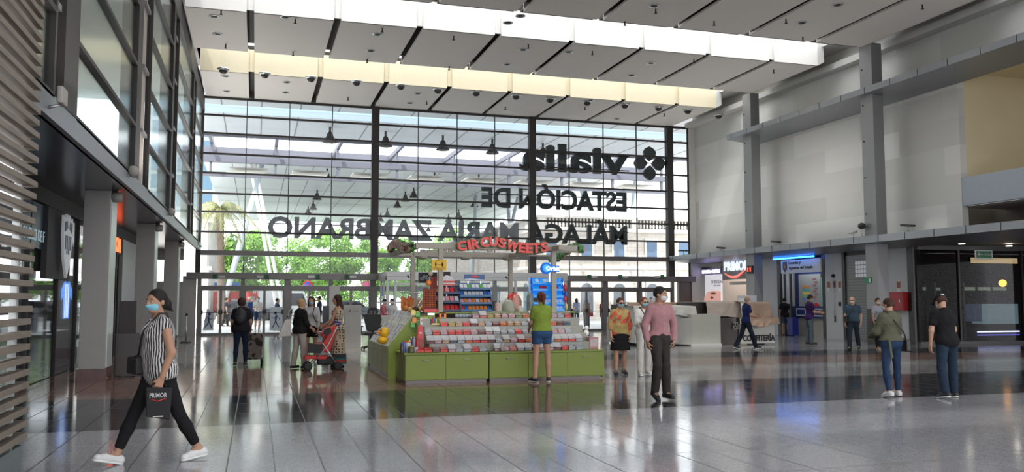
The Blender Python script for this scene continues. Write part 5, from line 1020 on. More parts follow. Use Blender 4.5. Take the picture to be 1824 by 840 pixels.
for k in range(5): mb.prism([(xs + 0.05 + 0.13 * k, 0.62 + 0.14 * k), (xs + 0.2 + 0.13 * k, 0.62 + 0.14 * k), (xs + 0.2 + 0.13 * k, 0.74 + 0.14 * k)], 'y', GYp + 0.05, ye_)
mb.box(xs + 0.72, xs + 0.76, GYp + 0.05, ye_, 0.6, 1.33); part(t, 'slanted_shelf', mb, mat('shelf_brown', (0.10, 0.06, 0.04), 0.5))
pc = [(0.65, 0.6, 0.52), (0.5, 0.5, 0.55), (0.7, 0.55, 0.35), (0.55, 0.25, 0.2), (0.7, 0.68, 0.62), (0.3, 0.33, 0.4)]
PKm = [mat('packet_%d' % i, c, 0.35, var=0.6, scale=22) for i, c in enumerate(pc)]
PK = [MB().prism([(0.0, 0.0), (0.02, 0.0), (0.10, 0.135), (0.085, 0.14)], 'y', -0.055, 0.055).mesh('packet', PKm[i]) for i in range(6)]
for k in range(5):
    for i in range(18):
        y = GYp + 0.14 + i * 0.175; c = rk.randrange(6)
        o = part(None, 'sweet_packet', PK[c], None, loc=(xs + 0.015 + 0.13 * k, y, 0.628 + 0.14 * k)); props(o, 'small pale packet standing on slanted side shelf of kiosk, %s row, place %d from front' % (tier[k], i + 1), 'packet', 'packets on the side shelves')
# duck balloon and its bag on the side counter
p = PY(682, 592, 17.5); t = thing('duck_balloon', 'yellow duck-shaped balloon on left side counter', 'balloon', (p.x, p.y, 0.66)); M_yel = mat('duck_yellow', (0.80, 0.45, 0.02), 0.3)
part(t, 'body', MB().ball((0, 0, 0.10), (0.11, 0.13, 0.09), 14), M_yel); part(t, 'head', MB().ball((0.02, -0.03, 0.26), (0.105, 0.105, 0.11), 14), M_yel); part(t, 'beak', MB().tube([(-0.06, -0.06, 0.26), (-0.14, -0.08, 0.25)], [0.03, 0.012], 8), mat('beak_orange', (0.8, 0.2, 0.02), 0.4)); part(t, 'eye', MB().ball((-0.05, -0.11, 0.3), 0.012, 8), M_black)

# ---- pergola
t = thing('kiosk_pergola', 'beige beam frame on four posts above sweets kiosk', 'frame', (4.9, 18.8, 0)); O = t.location
FYp, RYp, HB = 17.25, 20.5, 2.64
xl, xr_ = 3.68, 6.18
for (x, y) in ((xl, FYp), (xr_, FYp), (xl, RYp), (xr_, RYp)): part(t, 'post', MB(O).box(x - 0.05, x + 0.05, y - 0.05, y + 0.05, 1.325 if y == FYp else 0.0, HB), M_beam)
part(t, 'beam', MB(O).box(kx(740, 435, FYp), kx(1027, 435, FYp), FYp - 0.06, FYp + 0.06, HB, HB + 0.125), M_beam, bevel=0.004); part(t, 'beam', MB(O).box(kx(737, 450, RYp), xr_ + 0.2, RYp - 0.06, RYp + 0.06, HB, HB + 0.125), M_beam, bevel=0.004)
part(t, 'beam', MB(O).box(xr_ - 0.06, xr_ + 0.06, FYp - 0.5, RYp + 0.3, HB + 0.002, HB + 0.10), M_beam, bevel=0.004); part(t, 'beam', MB(O).box(3.12, 3.24, FYp, RYp + 0.1, HB + 0.002, HB + 0.1), M_beam); part(t, 'beam', MB(O).box(3.12, xl, RYp - .05, RYp + 0.05, HB, HB + 0.1), M_beam)
for k in range(3): part(t, 'lamp_disc', MB(O).lathe([(0.16, -0.0), (0.10, -0.06), (0.02, -0.07)], (3.9 + k * 1.1, RYp, HB - 0.001), 14), M_beam)
for k in range(2): part(t, 'clip_lamp', MB(O).tube([(xl - 0.05 + k * 2.5, RYp, 2.2), (xl - 0.12 + k * 2.5, RYp - 0.06, 2.14)], [0.02, 0.04], 8), M_steel)
# wave lettering in red on green
M_red = mat('sign_letter_red', (0.72, 0.035, 0.03), 0.3, var=0.04, emit=0.10); M_gre = mat('sign_letter_green', (0.03, 0.22, 0.03), 0.4)
t = thing('wave_sign', 'red wavy CIRCUSWEETS lettering with green sides on front beam', 'sign', (5.0, FYp - 0.2, 2.7)); O = t.location; SY = FYp - 0.16
word = 'CIRCUSWEETS'; cx_ = [822.5, 835.5, 846.5, 863, 879, 894, 912, 929.5, 942, 954.5, 969]; ww = [16, 5.5, 13.5, 16.5, 15, 13, 21, 13, 12.5, 13.5, 14]; cyb = [446, 444.5, 443, 439.5, 438.5, 441, 446, 449.5, 450.5, 450, 448]; tl_ = [0.15, 0.2, 0.15, 0.05, -0.05, -0.15, -0.25, -0.1, 0.0, 0.05, 0.1]
for i, ch in enumerate(word):
    c = PY(cx_[i], cyb[i] - 8.5, SY); w = ww[i] / 1501 * 18.3; h = 0.21
    M = frame_M(c - O, (math.cos(tl_[i]), 0, math.sin(tl_[i])), (-math.sin(tl_[i]), 0, math.cos(tl_[i])))
    for nm, dpt, grow, mm, yo in (('letter_side', 0.10, 0.035, M_gre, 0.06), ('letter', 0.05, 0.035, M_red, -0.01)):
        me = textmesh(ch, 1, dpt, grow, None, width=w * (1.0 if nm == 'letter' else 1.12), height=h * (1.0 if nm == 'letter' else 1.12))
        n = len(me.vertices); a = np.empty(n * 3, np.float32); me.vertices.foreach_get('co', a); a = a.reshape(-1, 3); a[:, 0] -= (a[:, 0].max() + a[:, 0].min()) / 2; a[:, 1] -= (a[:, 1].max() + a[:, 1].min()) / 2
        A = np.array(M); a = a @ A[:3, :3].T + A[:3, 3]; a[:, 1] += yo; me.vertices.foreach_set('co', a.astype(np.float32).ravel()); me.update(); part(t, nm, me, mm)
part(t, 'fixing_rail', MB(O).box(4.0, 6.0, SY + 0.06, SY + 0.1, HB + 0.04, HB + 0.08), M_beam)
def wave_word(name, label, A, ex, m1, m2, width, h):
    t = thing(name, label, 'sign', A); n = len(word); w = width / n
    for i, ch in enumerate(word):
        dz = 0.10 * math.sin(i / n * 5.2 + 0.4); M = frame_M(Vector(ex) * (w * i) + Vector((0, 0, dz)), ex, (0, 0, 1))
        nrm_ = Vector(ex).cross(Vector((0, 0, 1))); M2 = M.copy()
        for r_ in range(3): M2[r_][3] -= nrm_[r_] * 0.05
        part(t, 'letter', textmesh(ch, 1, 0.04, 0.035, M, width=w * 0.85, height=h), m1); part(t, 'letter_side', textmesh(ch, 1, 0.07, 0.05, M2, width=w * 0.95, height=h * 1.08), m2)
    return t
wave_word('wave_sign', 'wavy kiosk lettering seen edge-on at left side beam, pinkish with green', (3.05, RYp - 0.1, HB + 0.03), (0, -1, 0), mat('faded_pink_letter', (0.42, 0.22, 0.17), 0.5), M_gre, 3.1, 0.2)
wave_word('wave_sign', 'beige back of wavy kiosk lettering over rear beam', (5.75, RYp + 0.1, HB + 0.10), (-1, 0, 0), M_beam, M_beam, 1.9, 0.16)
wave_word('wave_sign', 'green-edged wavy kiosk lettering at right side beam', (7.05, FYp + 0.4, HB - 0.05), (0, 1, 0), MATS['faded_pink_letter'], M_gre, 2.2, 0.18)
part(thing('side_rail', 'thin beige rails carrying right wavy kiosk lettering', 'rail', (6.6, FYp + 1, HB)), 'rail', MB((6.6, FYp + 1, HB)).box(xr_, 7.0, FYp + 0.5, FYp + 0.54, HB, HB + 0.04).box(xr_, 7.0, FYp + 2.3, FYp + 2.34, HB, HB + 0.04), M_beam)
# hanging yellow notice with two figures
c = PY(782, 471.5, FYp - 0.08); t = thing('distance_notice', 'yellow keep-distance notice with two figures hanging on kiosk post', 'notice', c); part(t, 'plate', MB().cbox((0, 0, 0), (0.32, 0.012, 0.225)), mat('notice_yellow', (0.80, 0.48, 0.01), 0.4, var=0.02), bevel=0.004)
f = MB()
for s in (-1, 1): f.ball((s * 0.07, -0.01, 0.045), (0.014, 0.004, 0.014), 8); f.tube([(s * 0.07, -0.01, 0.03), (s * 0.07, -0.01, -0.03)], [0.018, 0.01], 6)
f.box(-0.045, 0.045, -0.012, -0.008, 0.004, 0.010); part(t, 'pictogram', f, M_black)
for z, w in ((0.085, 0.14), (-0.065, 0.26), (-0.095, 0.14)): part(t, 'lettering', textmesh({0.085: 'DISTANCIA', -0.065: 'MANTENGA LA DISTANCIA', -0.095: 'DE SEGURIDAD'}[z], 1, 0.003, 0.0, frame_M(Vector((-w / 2, -0.009, z - 0.008)), (1, 0, 0), (0, 0, 1)), width=w, height=0.016), M_black)

# ---- racks on the top shelf
ZS = 1.325; RY = 17.3
def rack(label, px0, px1, py_top, nsh, m_fr, cols, lean=0.10, side=True, tall=None, Yr_=RY, density=None):
    xa, xb = PY(px0, 550, Yr_).x, PY(px1, 550, Yr_).x; zt = PY(px0, py_top, Yr_).z; w = xb - xa; H = zt - ZS
    t = thing('sweets_rack', label, 'rack', ((xa + xb) / 2, Yr_, ZS)); 
    for s in (-1, 1): part(t, 'side_panel', MB().prism([(0, 0), (0.26, 0), (0.26 + lean, H), (lean + 0.12, H), (0, 0.1)], 'x', s * w / 2 - 0.006, s * w / 2 + 0.006), m_fr)
    for k in range(nsh):
        z = k * H / nsh + 0.01; y = lean * k / nsh
        part(t, 'shelf', MB().box(-w / 2, w / 2, y, y + 0.24, z, z + 0.012).box(-w / 2, w / 2, y - 0.006, y, z - 0.0, z + 0.045), m_fr)
        n = max(3, int(w / 0.085)); sh = H / nsh
        for i in range(n):
            c = cols[k % len(cols)]; c = c[rk.randrange(len(c))]; xx = -w / 2 + (i + 0.5) * w / n
            o = part(None, 'sweet_box', MB().prism([(0.015, 0.016), (0.07, 0.016), (0.14, sh * 0.72), (0.10, sh * 0.75)], 'x', -w / n * 0.43, w / n * 0.43), c, loc=((xa + xb) / 2 + xx, Yr_ + y, ZS + z), bevel=0.004)
            props(o, 'sweet box in %s, %s shelf, place %d' % (label.split(' of ')[0].split(' at ')[0], ('lowest', 'second', 'third', 'fourth', 'fifth', 'sixth')[k], i + 1), 'sweet box', 'sweet boxes in kiosk racks')
    part(t, 'back_panel', MB().add([(-w / 2, 0.25, 0), (w / 2, 0.25, 0), (w / 2, 0.25 + lean, H), (-w / 2, 0.25 + lean, H), (-w / 2, 0.26, 0), (w / 2, 0.26, 0), (w / 2, 0.26 + lean, H), (-w / 2, 0.26 + lean, H)], [(0, 1, 2, 3), (7, 6, 5, 4), (0, 4, 5, 1), (1, 5, 6, 2), (2, 6, 7, 3), (3, 7, 4, 0)]), m_fr)
    return t, w, H
def S(n, c, e=0.0): return mat(n, c, 0.3, var=0.35, scale=18, emit=e)
cr, co_, cy_, cw_, cb2, cg, cpk, cdk = S('pk_red', (0.62, 0.04, 0.04)), S('pk_orange', (0.8, 0.25, 0.05)), S('pk_yellow', (0.75, 0.6, 0.2)), S('pk_white', (0.6, 0.62, 0.65)), S('pk_blue', (0.05, 0.15, 0.45)), S('pk_green', (0.1, 0.35, 0.08)), S('pk_pink', (0.7, 0.3, 0.32)), S('pk_dark', (0.08, 0.05, 0.1))
rack('dark navy rack of bright sweets under red carton', 778, 819, 508, 3, mat('rack_navy', (0.015, 0.03, 0.09), 0.35), [[cr, cr, cb2, cr], [cpk, cw_, cpk, cw_], [cy_, cpk, cr, cdk]])
rack('blue steel rack of sweets in middle of top shelf', 821, 877, 503, 4, mat('rack_blue', (0.04, 0.14, 0.30), 0.35), [[co_, cr, cg, cb2, co_], [cpk, cy_, cr, cw_, co_], [cw_, cb2, cw_], [cg, cw_, cb2]])
M_ob = mat('bright_blue_plastic', (0.02, 0.30, 0.75), 0.25, emit=0.25, var=0.1); M_ow = S('pk_ice', (0.45, 0.62, 0.80), 0.1)
t, w, H = rack('bright blue lit gum rack at right end of top shelf', 951, 1005, 494, 5, M_ob, [[M_ow, cb2, M_ow], [M_ow, cw_], [cb2, M_ob, M_ob], [M_ob, M_ob, cr], [M_ob, M_ow]], 0.12)
for s in (-1, 1):
    for k in range(5): part(t, 'wavy_edge', MB().ball((s * (w / 2 + 0.012), 0.06 + 0.024 * k, H * (k + 0.55) / 5), (0.018, 0.05, H / 9), 10), mat('blue_plastic_deep', (0.01, 0.1, 0.6), 0.25, emit=0.15))
# glowing Orbit sign over the gum rack
c = PY(979, 477.5, FYp - 0.1); t = thing('gum_sign', 'glowing blue Orbit sign above bright blue gum rack', 'sign', c); R90x = Matrix.Rotation(math.pi / 2, 3, 'X')
part(t, 'badge', MB().lathe([(0.125, -0.03), (0.125, 0.03)], (-0.085, 0, 0), 24, R90x), mat('badge_blue', (0.01, 0.16, 0.75), 0.3, emit=0.4, var=0)); part(t, 'plaque', MB().box(-0.05, 0.225, -0.02, 0.02, -0.075, 0.06), MATS['badge_blue'], bevel=0.015)
part(t, 'badge_ring', MB().lathe([(0.085, 0.035), (0.085, 0.04)], (-0.085, 0, 0), 20, R90x), mat('badge_ring', (0.1, 0.5, 0.95), 0.3, emit=0.4, var=0)); part(t, 'lettering', textmesh('Orbit', 1, 0.02, 0.03, frame_M(Vector((-0.10, -0.045, -0.055)), (1, 0, 0), (0, 0, 1)), width=0.315, height=0.10), mat('white_lit', (0.9, 0.95, 1), 0.3, emit=0.5, var=0))
part(t, 'stem', MB().box(-0.015, 0.015, 0, 0.03, -0.30, -0.06), M_steel)
# blue branded header card of the middle rack, black panels, cartons
c = PY(845, 494, RY + 0.2); t = thing('header_card', 'dark blue header card above the blue steel rack', 'sign', c); part(t, 'card', MB().cbox((0, 0, 0), (0.45, 0.012, 0.135)), mat('card_blue', (0.02, 0.10, 0.28), 0.35, var=0.2)); part(t, 'printed_wave', MB().prism([(-0.22, -0.06), (0.22, -0.06), (0.22, -0.045), (0.05, -0.03), (-0.1, -0.02), (-0.22, -0.035)], 'y', -0.012, -0.007), mat('wave_white', (0.6, 0.65, 0.75), 0.4)); part(t, 'printed_badge', MB().ball((0, -0.008, 0.02), (0.09, 0.004, 0.025), 12), cr); part(t, 'stem', MB().box(-0.15, -0.13, 0.0, 0.01, -0.22, 0).box(0.13, 0.15, 0.0, 0.01, -0.22, 0), M_steel)
c = PY(762, 496, RY + 0.3); t = thing('black_card', 'black card with pale fan of strokes left on kiosk', 'sign', c); part(t, 'card', MB().cbox((0, 0, 0.02), (0.40, 0.012, 0.22)), M_black)
f = MB()
for k in range(7): a = math.radians(30 + k * 20); f.tube([(-0.06 + 0.05 * math.cos(a), -0.01, -0.06 + 0.05 * math.sin(a)), (-0.06 + 0.13 * math.cos(a), -0.01, -0.06 + 0.13 * math.sin(a))], [0.006, 0.012], 5)
part(t, 'printed_fan', f, mat('fan_white', (0.5, 0.55, 0.6), 0.4)); part(t, 'stem', MB().box(-0.01, 0.01, 0.008, 0.02, -0.58, -0.05), M_steel)
c = PY(796, 492, RY + 0.3); t = thing('black_card', 'small black card right of the yellow notice post', 'sign', c); part(t, 'card', MB().cbox((0, 0, 0), (0.15, 0.012, 0.20)), M_black); part(t, 'stem', MB().box(-0.01, 0.01, 0.008, 0.02, -0.5, -0.1), M_steel)
a = PY(800, 508, RY + 0.05); t = thing('carton', 'red and white open carton on top of dark navy rack', 'carton', (a.x + 0.02, RY + 0.12, a.z)); part(t, 'box', MB().box(-0.14, 0.12, -0.02, 0.1, 0.0, 0.10), cr, bevel=0.004); part(t, 'lid_flap', MB().prism([(-0.14, 0.1), (0.12, 0.1), (0.08, 0.19), (-0.06, 0.22), (-0.14, 0.17)], 'y', 0.05, 0.06), cw_); part(t, 'white_band', MB().box(-0.142, 0.122, -0.023, -0.02, 0.03, 0.055), cw_)
# orange lollipop rack
xa, xb = kx(755, 530, RY - 0.05), kx(777, 530, RY - 0.05); zt = PY(766, 513, RY).z; t = thing('lollipop_rack', 'orange grid rack of lollipops at left end of top shelf', 'rack', ((xa + xb) / 2, RY - 0.05, ZS)); w = xb - xa; H = zt - ZS
part(t, 'back_panel', MB().box(-w / 2, w / 2, 0.03, 0.06, 0.03, H), mat('rack_darkred', (0.16, 0.02, 0.01), 0.5)); mb = MB()
for i in range(8):
    for k in range(10): mb.ball((-w / 2 + (i + 0.5) * w / 8, 0.0, 0.12 + (H - 0.14) * k / 9.5), 0.0125, 6)
o = part(t, 'lollipop', mb, mat('orange_sweet', (0.85, 0.22, 0.02), 0.25)); o['kind'] = 'stuff'
part(t, 'tray', MB().box(-w / 2 - 0.02, w / 2 + 0.02, -0.08, 0.05, 0.0, 0.075), cr, bevel=0.01)
for dx, dz, s_, mm in ((-0.03, 0.17, 0.062, 'orange_sweet'), (0.01, 0.36, 0.05, 'rack_pale')):
    mt = MATS.get(mm) or mat(mm, (0.5, 0.42, 0.3), 0.4, var=0.6, scale=20); part(t, 'giant_lollipop', MB().ball((dx, 0.02, H + dz - 0.06), (s_, 0.03, s_), 14), mt)
part(t, 'stick', MB().tube([(-0.02, 0.03, H - 0.02), (0.0, 0.03, H + 0.28)], 0.008, 6), M_white)
mb = MB()
for i in range(5):
    for k in range(9): mb.ball((0.03 + i * 0.028, 0.06, H + 0.0 + k * 0.027), 0.010, 6)
o = part(t, 'small_lollipop', mb, S('pk_brick', (0.55, 0.06, 0.03))); o['kind'] = 'stuff'; part(t, 'upper_panel', MB().box(0.01, 0.16, 0.068, 0.08, H - 0.02, H + 0.24), MATS['rack_darkred'])
# bags and bunches
def bag(label, px, py, w, h, d, m, Yb=RY + 0.05, tilt=0.0, name='sweet_bag', handles=False):
    c = PY(px, py, Yb); r = random.Random(px); n = 10; t = thing(name, label, 'bag', (c.x, Yb, ZS)); vs_ = []; prof = [(0.9, 0.0), (1.0, 0.12), (1.02, 0.35), (0.95, 0.6), (0.75, 0.85), (0.5, 1.0)]
    for (s, z) in prof:
        for j in range(n): a = 2 * math.pi * j / n; q = s * (1 + r.uniform(-0.09, 0.09)); vs_.append((w / 2 * q * math.cos(a) + tilt * z, d / 2 * q * math.sin(a), h * z + r.uniform(-0.01, 0.01) * (z > 0)))
    k = len(prof); fs = [(i * n + j, i * n + (j + 1) % n, (i + 1) * n + (j + 1) % n, (i + 1) * n + j) for i in range(k - 1) for j in range(n)] + [tuple(range(n - 1, -1, -1)), tuple((k - 1) * n + j for j in range(n))]
    part(t, 'bag_body', MB().add(vs_, fs, True), m)
    if handles: part(t, 'bag_handle', MB().tube([(-w * 0.25, 0, h * 0.95), (-w * 0.15, 0, h * 1.18), (0, 0, h * 0.98)], 0.012, 5).tube([(w * 0.1, 0.02, h * 0.95), (w * 0.2, 0.02, h * 1.15), (w * 0.3, 0.02, h * 0.9)], 0.012, 5), m)
    else: part(t, 'bag_tie', MB().lathe([(w * 0.13, h * 0.98), (w * 0.05, h * 1.04), (w * 0.16, h * 1.15)], (tilt, 0, 0), 8), m)
    return t
bag('crumpled grey-green carrier bag on the kiosk shelf', 905, 540, 0.28, 0.25, 0.2, mat('bag_grey_green', (0.36, 0.38, 0.30), 0.4, var=0.2, scale=8), handles=True, Yb=17.35)
bag('pink and white sweets bag between blue rack and carrier bag', 886, 545, 0.13, 0.2, 0.12, S('bag_pinkish', (0.6, 0.42, 0.38)))
bag('bag with red top behind the carrier bag', 920, 530, 0.24, 0.36, 0.12, S('bag_redwhite', (0.66, 0.3, 0.25)), Yb=17.62)
bag('small clear bag right of the carrier bag', 927, 546, 0.14, 0.12, 0.12, S('bag_clear', (0.55, 0.52, 0.48)))
t = bag('red crinkled bag lying high behind the shelf goods', 914, 530, 0.26, 0.2, 0.1, cr, Yb=17.75); t.location.z = ZS + 0.19
single('bag_support', MB().box(-0.12, 0.12, -0.05, 0.05, 0, 0.185), M_white, 'white box behind carrier bag holding the red bag', 'box', loc=(t.location.x, 17.75, ZS))
t = thing('coil_display', 'black and grey cylindrical sweets dispenser right of bags', 'dispenser', (kx(944, 530, RY + 0.1), RY + 0.1, ZS)); part(t, 'drum', MB().lathe([(0.07, 0), (0.075, 0.02), (0.075, 0.34), (0.05, 0.40), (0.02, 0.42)], n=16), mat('drum_pattern', (0.18, 0.22, 0.22), 0.4, var=0.8, scale=25)); part(t, 'black_side', MB().box(0.05, 0.16, -0.03, 0.05, 0, 0.3), M_black, bevel=0.01)
c = (kx(1011, 530, RY), RY + 0.15, ZS); t = thing('hanging_bags', 'red, blue and amber bags hanging at right of gum rack', 'bag', c)
for k, (mm, z) in enumerate(((cr, 0.52), (cb2, 0.38), (cr, 0.28), (cy_, 0.1))): part(t, 'hanging_bag', MB().ball((0.02 * (k % 2), 0, z), (0.045, 0.04, 0.08), 10), mm)
part(t, 'hook_rod', MB().tube([(0, 0, 0), (0, 0, 0.62)], 0.008, 6), M_steel)
# orange and pale bags hanging over the side shelves
t0 = 0
for k in range(12):
    px = 716 + k * 3.9; c = PY(px, 533 + (k % 3) * 2, 18.6 + (k % 2) * 0.1); mm = co_ if k < 6 else S('bag_tan', (0.55, 0.42, 0.30)); a = 0.0 if k < 6 else 0.5
    o = thing('hanging_packet', 'orange packet hanging over left side shelves' if k < 6 else 'pale tan slanted packet hanging over left side shelves', 'packet', c, group='packets hanging at kiosk left')
    M_ = Matrix.Rotation(a, 3, 'Y'); part(o, 'packet_body', MB().cbox((0, 0, -0.08), (0.05, 0.035, 0.24), M_), mm, bevel=0.01); part(o, 'header', MB().cbox(M_ @ Vector((0, 0, 0.13)) - Vector((0, 0, 0.08)), (0.05, 0.01, 0.04), M_), cr if k < 6 else cw_)
t = thing('hanging_rail', 'steel rail carrying hanging packets at kiosk left', 'rail', (3.3, 18.7, 0.62)); part(t, 'rail', MB((3.3, 18.7, 0.62)).tube([(PY(714, 525, 18.7).x, 18.7, 1.74), (PY(768, 525, 18.7).x, 18.7, 1.74)], 0.01, 6).tube([(PY(735, 525, 18.7).x, 18.72, 0.63), (PY(735, 525, 18.7).x, 18.72, 1.74)], 0.012, 6), M_steel)
for k in range(5):
    c = PY(722 + k * 8, 549 + (k % 2) * 2, 18.2); o = single('fruit_sweet', MB().ball((0, 0, 0), (0.06, 0.05, 0.06), 10), cy_ if k % 2 else co_, 'amber round sweet bag hanging low at left of kiosk, number %d from left' % (k + 1), 'sweets', 'amber sweet bags', loc=c)
c = PY(741, 551, 17.9); single('dark_ball', MB().ball((0, 0, 0), (0.065, 0.065, 0.085), 12), mat('dark_bronze_ball', (0.08, 0.05, 0.02), 0.3), 'dark bronze round bag beside top of green gable', 'sweets', loc=c)
for k, (px, py, c_) in enumerate([(736, 557, cy_), (744, 560, cg), (738, 571, co_), (746, 575, cg), (735, 579, cg)]):
    c = PY(px, py, 17.05); o = thing('lime_packet', 'green and yellow packet hung on gable edge, number %d from top' % (k + 1), 'packet', c, group='packets on the gable'); part(o, 'packet_body', MB().cbox((0, 0, 0), (0.10, 0.04, 0.10)), c_, bevel=0.012); part(o, 'header', MB().cbox((0, 0, 0.055), (0.06, 0.01, 0.02)), cy_)
# goods at left end of the front counter
def jar(label, px, py_b, Yb, r, h, m, cap, z=0.575):
    c = PY(px, py_b, Yb); t = thing('sweet_jar', label, 'jar', (c.x, Yb, z)); part(t, 'jar_body', MB().lathe([(r * 0.95, 0), (r, 0.01), (r, h * 0.8), (r * 0.7, h * 0.88)], n=14), m); part(t, 'cap', MB().lathe([(r * 0.75, h * 0.86), (r * 0.75, h)], n=14), cap); return t
jar('dark drink can at left end of front counter', 716, 628, 16.15, 0.035, 0.20, cdk, cb2)
jar('tall dark blue can beside the yellow-label tub', 720, 628, 16.25, 0.035, 0.22, cb2, cr)
jar('black tub with yellow label on front counter', 732, 628, 16.12, 0.065, 0.13, S('tub_dark', (0.12, 0.10, 0.06)), cy_)
jar('small grey tub right of the black tub', 741, 628, 16.12, 0.035, 0.12, cw_, cdk)
jar('white-capped tub behind black tub', 727, 620, 16.45, 0.06, 0.2, cw_, co_)
for k in range(6): jar('thin coloured tube standing behind front tubs, number %d from left' % (k + 1), 730 + k * 2.6, 615, 16.6, 0.016, 0.26 + 0.02 * (k % 2), (cy_, cdk, cb2, cw_, cr, cdk)[k], (cdk, cw_)[k % 2])['group'] = 'tubes behind the tubs'
c = PY(749, 615, 16.32); t = thing('red_dispenser', 'tall red arched sweets dispenser at left of bins', 'dispenser', (c.x, 16.38, 0.575)); Pd = [(-0.08, 0), (0.08, 0), (0.06, 0.36), (0.04, 0.48), (0, 0.53), (-0.04, 0.48), (-0.06, 0.36)]
part(t, 'body', MB().prism(Pd, 'y', -0.05, 0.05), cr, bevel=0.01); part(t, 'label_oval', MB().ball((0, -0.052, 0.36), (0.03, 0.006, 0.02), 10), cw_); part(t, 'window', MB().box(-0.05, 0.05, -0.056, -0.05, 0.06, 0.26), S('win_maroon', (0.3, 0.02, 0.02)))
for k in range(3):
    c = PY(751 + k * 7, 570, 16.95); t = thing('round_lolly_box', 'pale box with round %s sweets at left of upper tiers' % ('purple', 'yellow', 'green')[k], 'box', (c.x, 16.92, 1.08)); part(t, 'box', MB().box(-0.04, 0.04, -0.02, 0.04, 0, 0.14), (cw_, cy_, cg)[k], bevel=0.006); part(t, 'round_print', MB().ball((0, -0.022, 0.09), (0.028, 0.006, 0.028), 10), (cpk, co_, cy_)[k])
single('carton_shelf', MB().box(kx(746, 585, 16.9), kx(784, 585, 16.9), 16.82, 17.05, 0.58, 1.08), MATS['riser_grey'], 'grey shelf block carrying small boxes left of upper tiers', 'shelf')
for k in range(6): jar('marker-like sweet tube on yellow tray, number %d from left' % (k + 1), 768 + k * 2.9, 585, 16.88, 0.014, 0.13 + 0.015 * (k % 3), (cdk, cr, cb2, cy_, cg, co_)[k], (co_, cdk)[k % 2], 1.083)['group'] = 'tubes on the yellow tray'
c = PY(776, 584, 16.84); single('yellow_tray', MB().box(-0.09, 0.09, -0.02, 0.0, -0.03, 0.0), cy_, 'narrow yellow tray edge left of fourth tier bins', 'tray', loc=(c.x, 16.82, 1.11))
c = PY(789, 571, 17.1); t = thing('orange_carton', 'orange and black carton under top shelf at left', 'carton', (c.x, 17.12, TZ[4])); part(t, 'box', MB().box(-0.075, 0.075, 0, 0.1, 0, 0.12), co_, bevel=0.005); part(t, 'black_window', MB().box(-0.03, 0.03, -0.006, 0, 0.02, 0.09), M_black)
for k in range(5): c = PY(813 + k * 6, 568, 17.15); single('silver_bag', MB().ball((0, 0, 0.045), (0.05, 0.04, 0.045), 10), S('silver_grey', (0.30, 0.33, 0.38)), 'crinkled silver-grey bag under top shelf, number %d from left' % (k + 1), 'bag', 'silver bags under the top shelf', loc=(c.x, 17.1, TZ[4]))
c = PY(894, 626, 15.98); t = thing('glass_jar', 'glass jar with tongs standing in gap of bottom tier bins', 'jar', (c.x, 15.98, 0.575)); part(t, 'jar_body', MB().lathe([(0.045, 0), (0.05, 0.01), (0.05, 0.11), (0.042, 0.13)], n=14), M_acr); part(t, 'contents', MB().lathe([(0.04, 0.006), (0.04, 0.07)], n=12), S('jar_beige', (0.45, 0.4, 0.3))); part(t, 'tongs', MB().tube([(0.01, 0, 0.03), (0.03, 0, 0.2)], 0.006, 5).tube([(-0.01, 0, 0.03), (0.0, 0, 0.2)], 0.006, 5), M_steel)
c = PY(1058, 626, 16.25); t = thing('picture_box', 'reddish picture box at right end of front counter', 'box', (c.x, 16.3, 0.575)); part(t, 'box', MB().box(-0.11, 0.09, -0.08, 0.1, 0, 0.24), S('picture_red', (0.45, 0.2, 0.2)), bevel=0.006); part(t, 'print', MB().box(-0.09, 0.07, -0.084, -0.08, 0.05, 0.2), S('picture_mix', (0.5, 0.4, 0.42)))
c = PY(1045, 612, 16.6); t = thing('plush_toy', 'small white and black plush toy at right end of tiers', 'toy', (c.x, 16.62, 0.575)); part(t, 'stand', MB().box(-0.06, 0.06, -0.04, 0.06, 0, 0.24), MATS['riser_beige']); part(t, 'body', MB().ball((0, 0, 0.31), (0.06, 0.05, 0.075), 12), M_bandface); part(t, 'head', MB().ball((0, -0.02, 0.42), (0.05, 0.045, 0.045), 12), M_bandface); part(t, 'ears', MB().ball((-0.04, -0.02, 0.46), 0.018, 8).ball((0.04, -0.02, 0.46), 0.018, 8), M_black)
c = PY(768, 559, 17.05); t = thing('small_screen', 'small glowing violet card under top shelf edge', 'display', c); part(t, 'panel', MB().cbox((0, 0, 0), (0.14, 0.01, 0.035)), mat('violet_white', (0.8, 0.7, 1), 0.4, emit=1.6, var=0)); part(t, 'clip', MB().cbox((0, 0.03, 0.02), (0.02, 0.06, 0.01)), M_steel)
a = area_light('kiosk_lamp', (4.9, 17.9, 2.55), 2.2, 0.4, 10, (1, 0.9, 0.75))
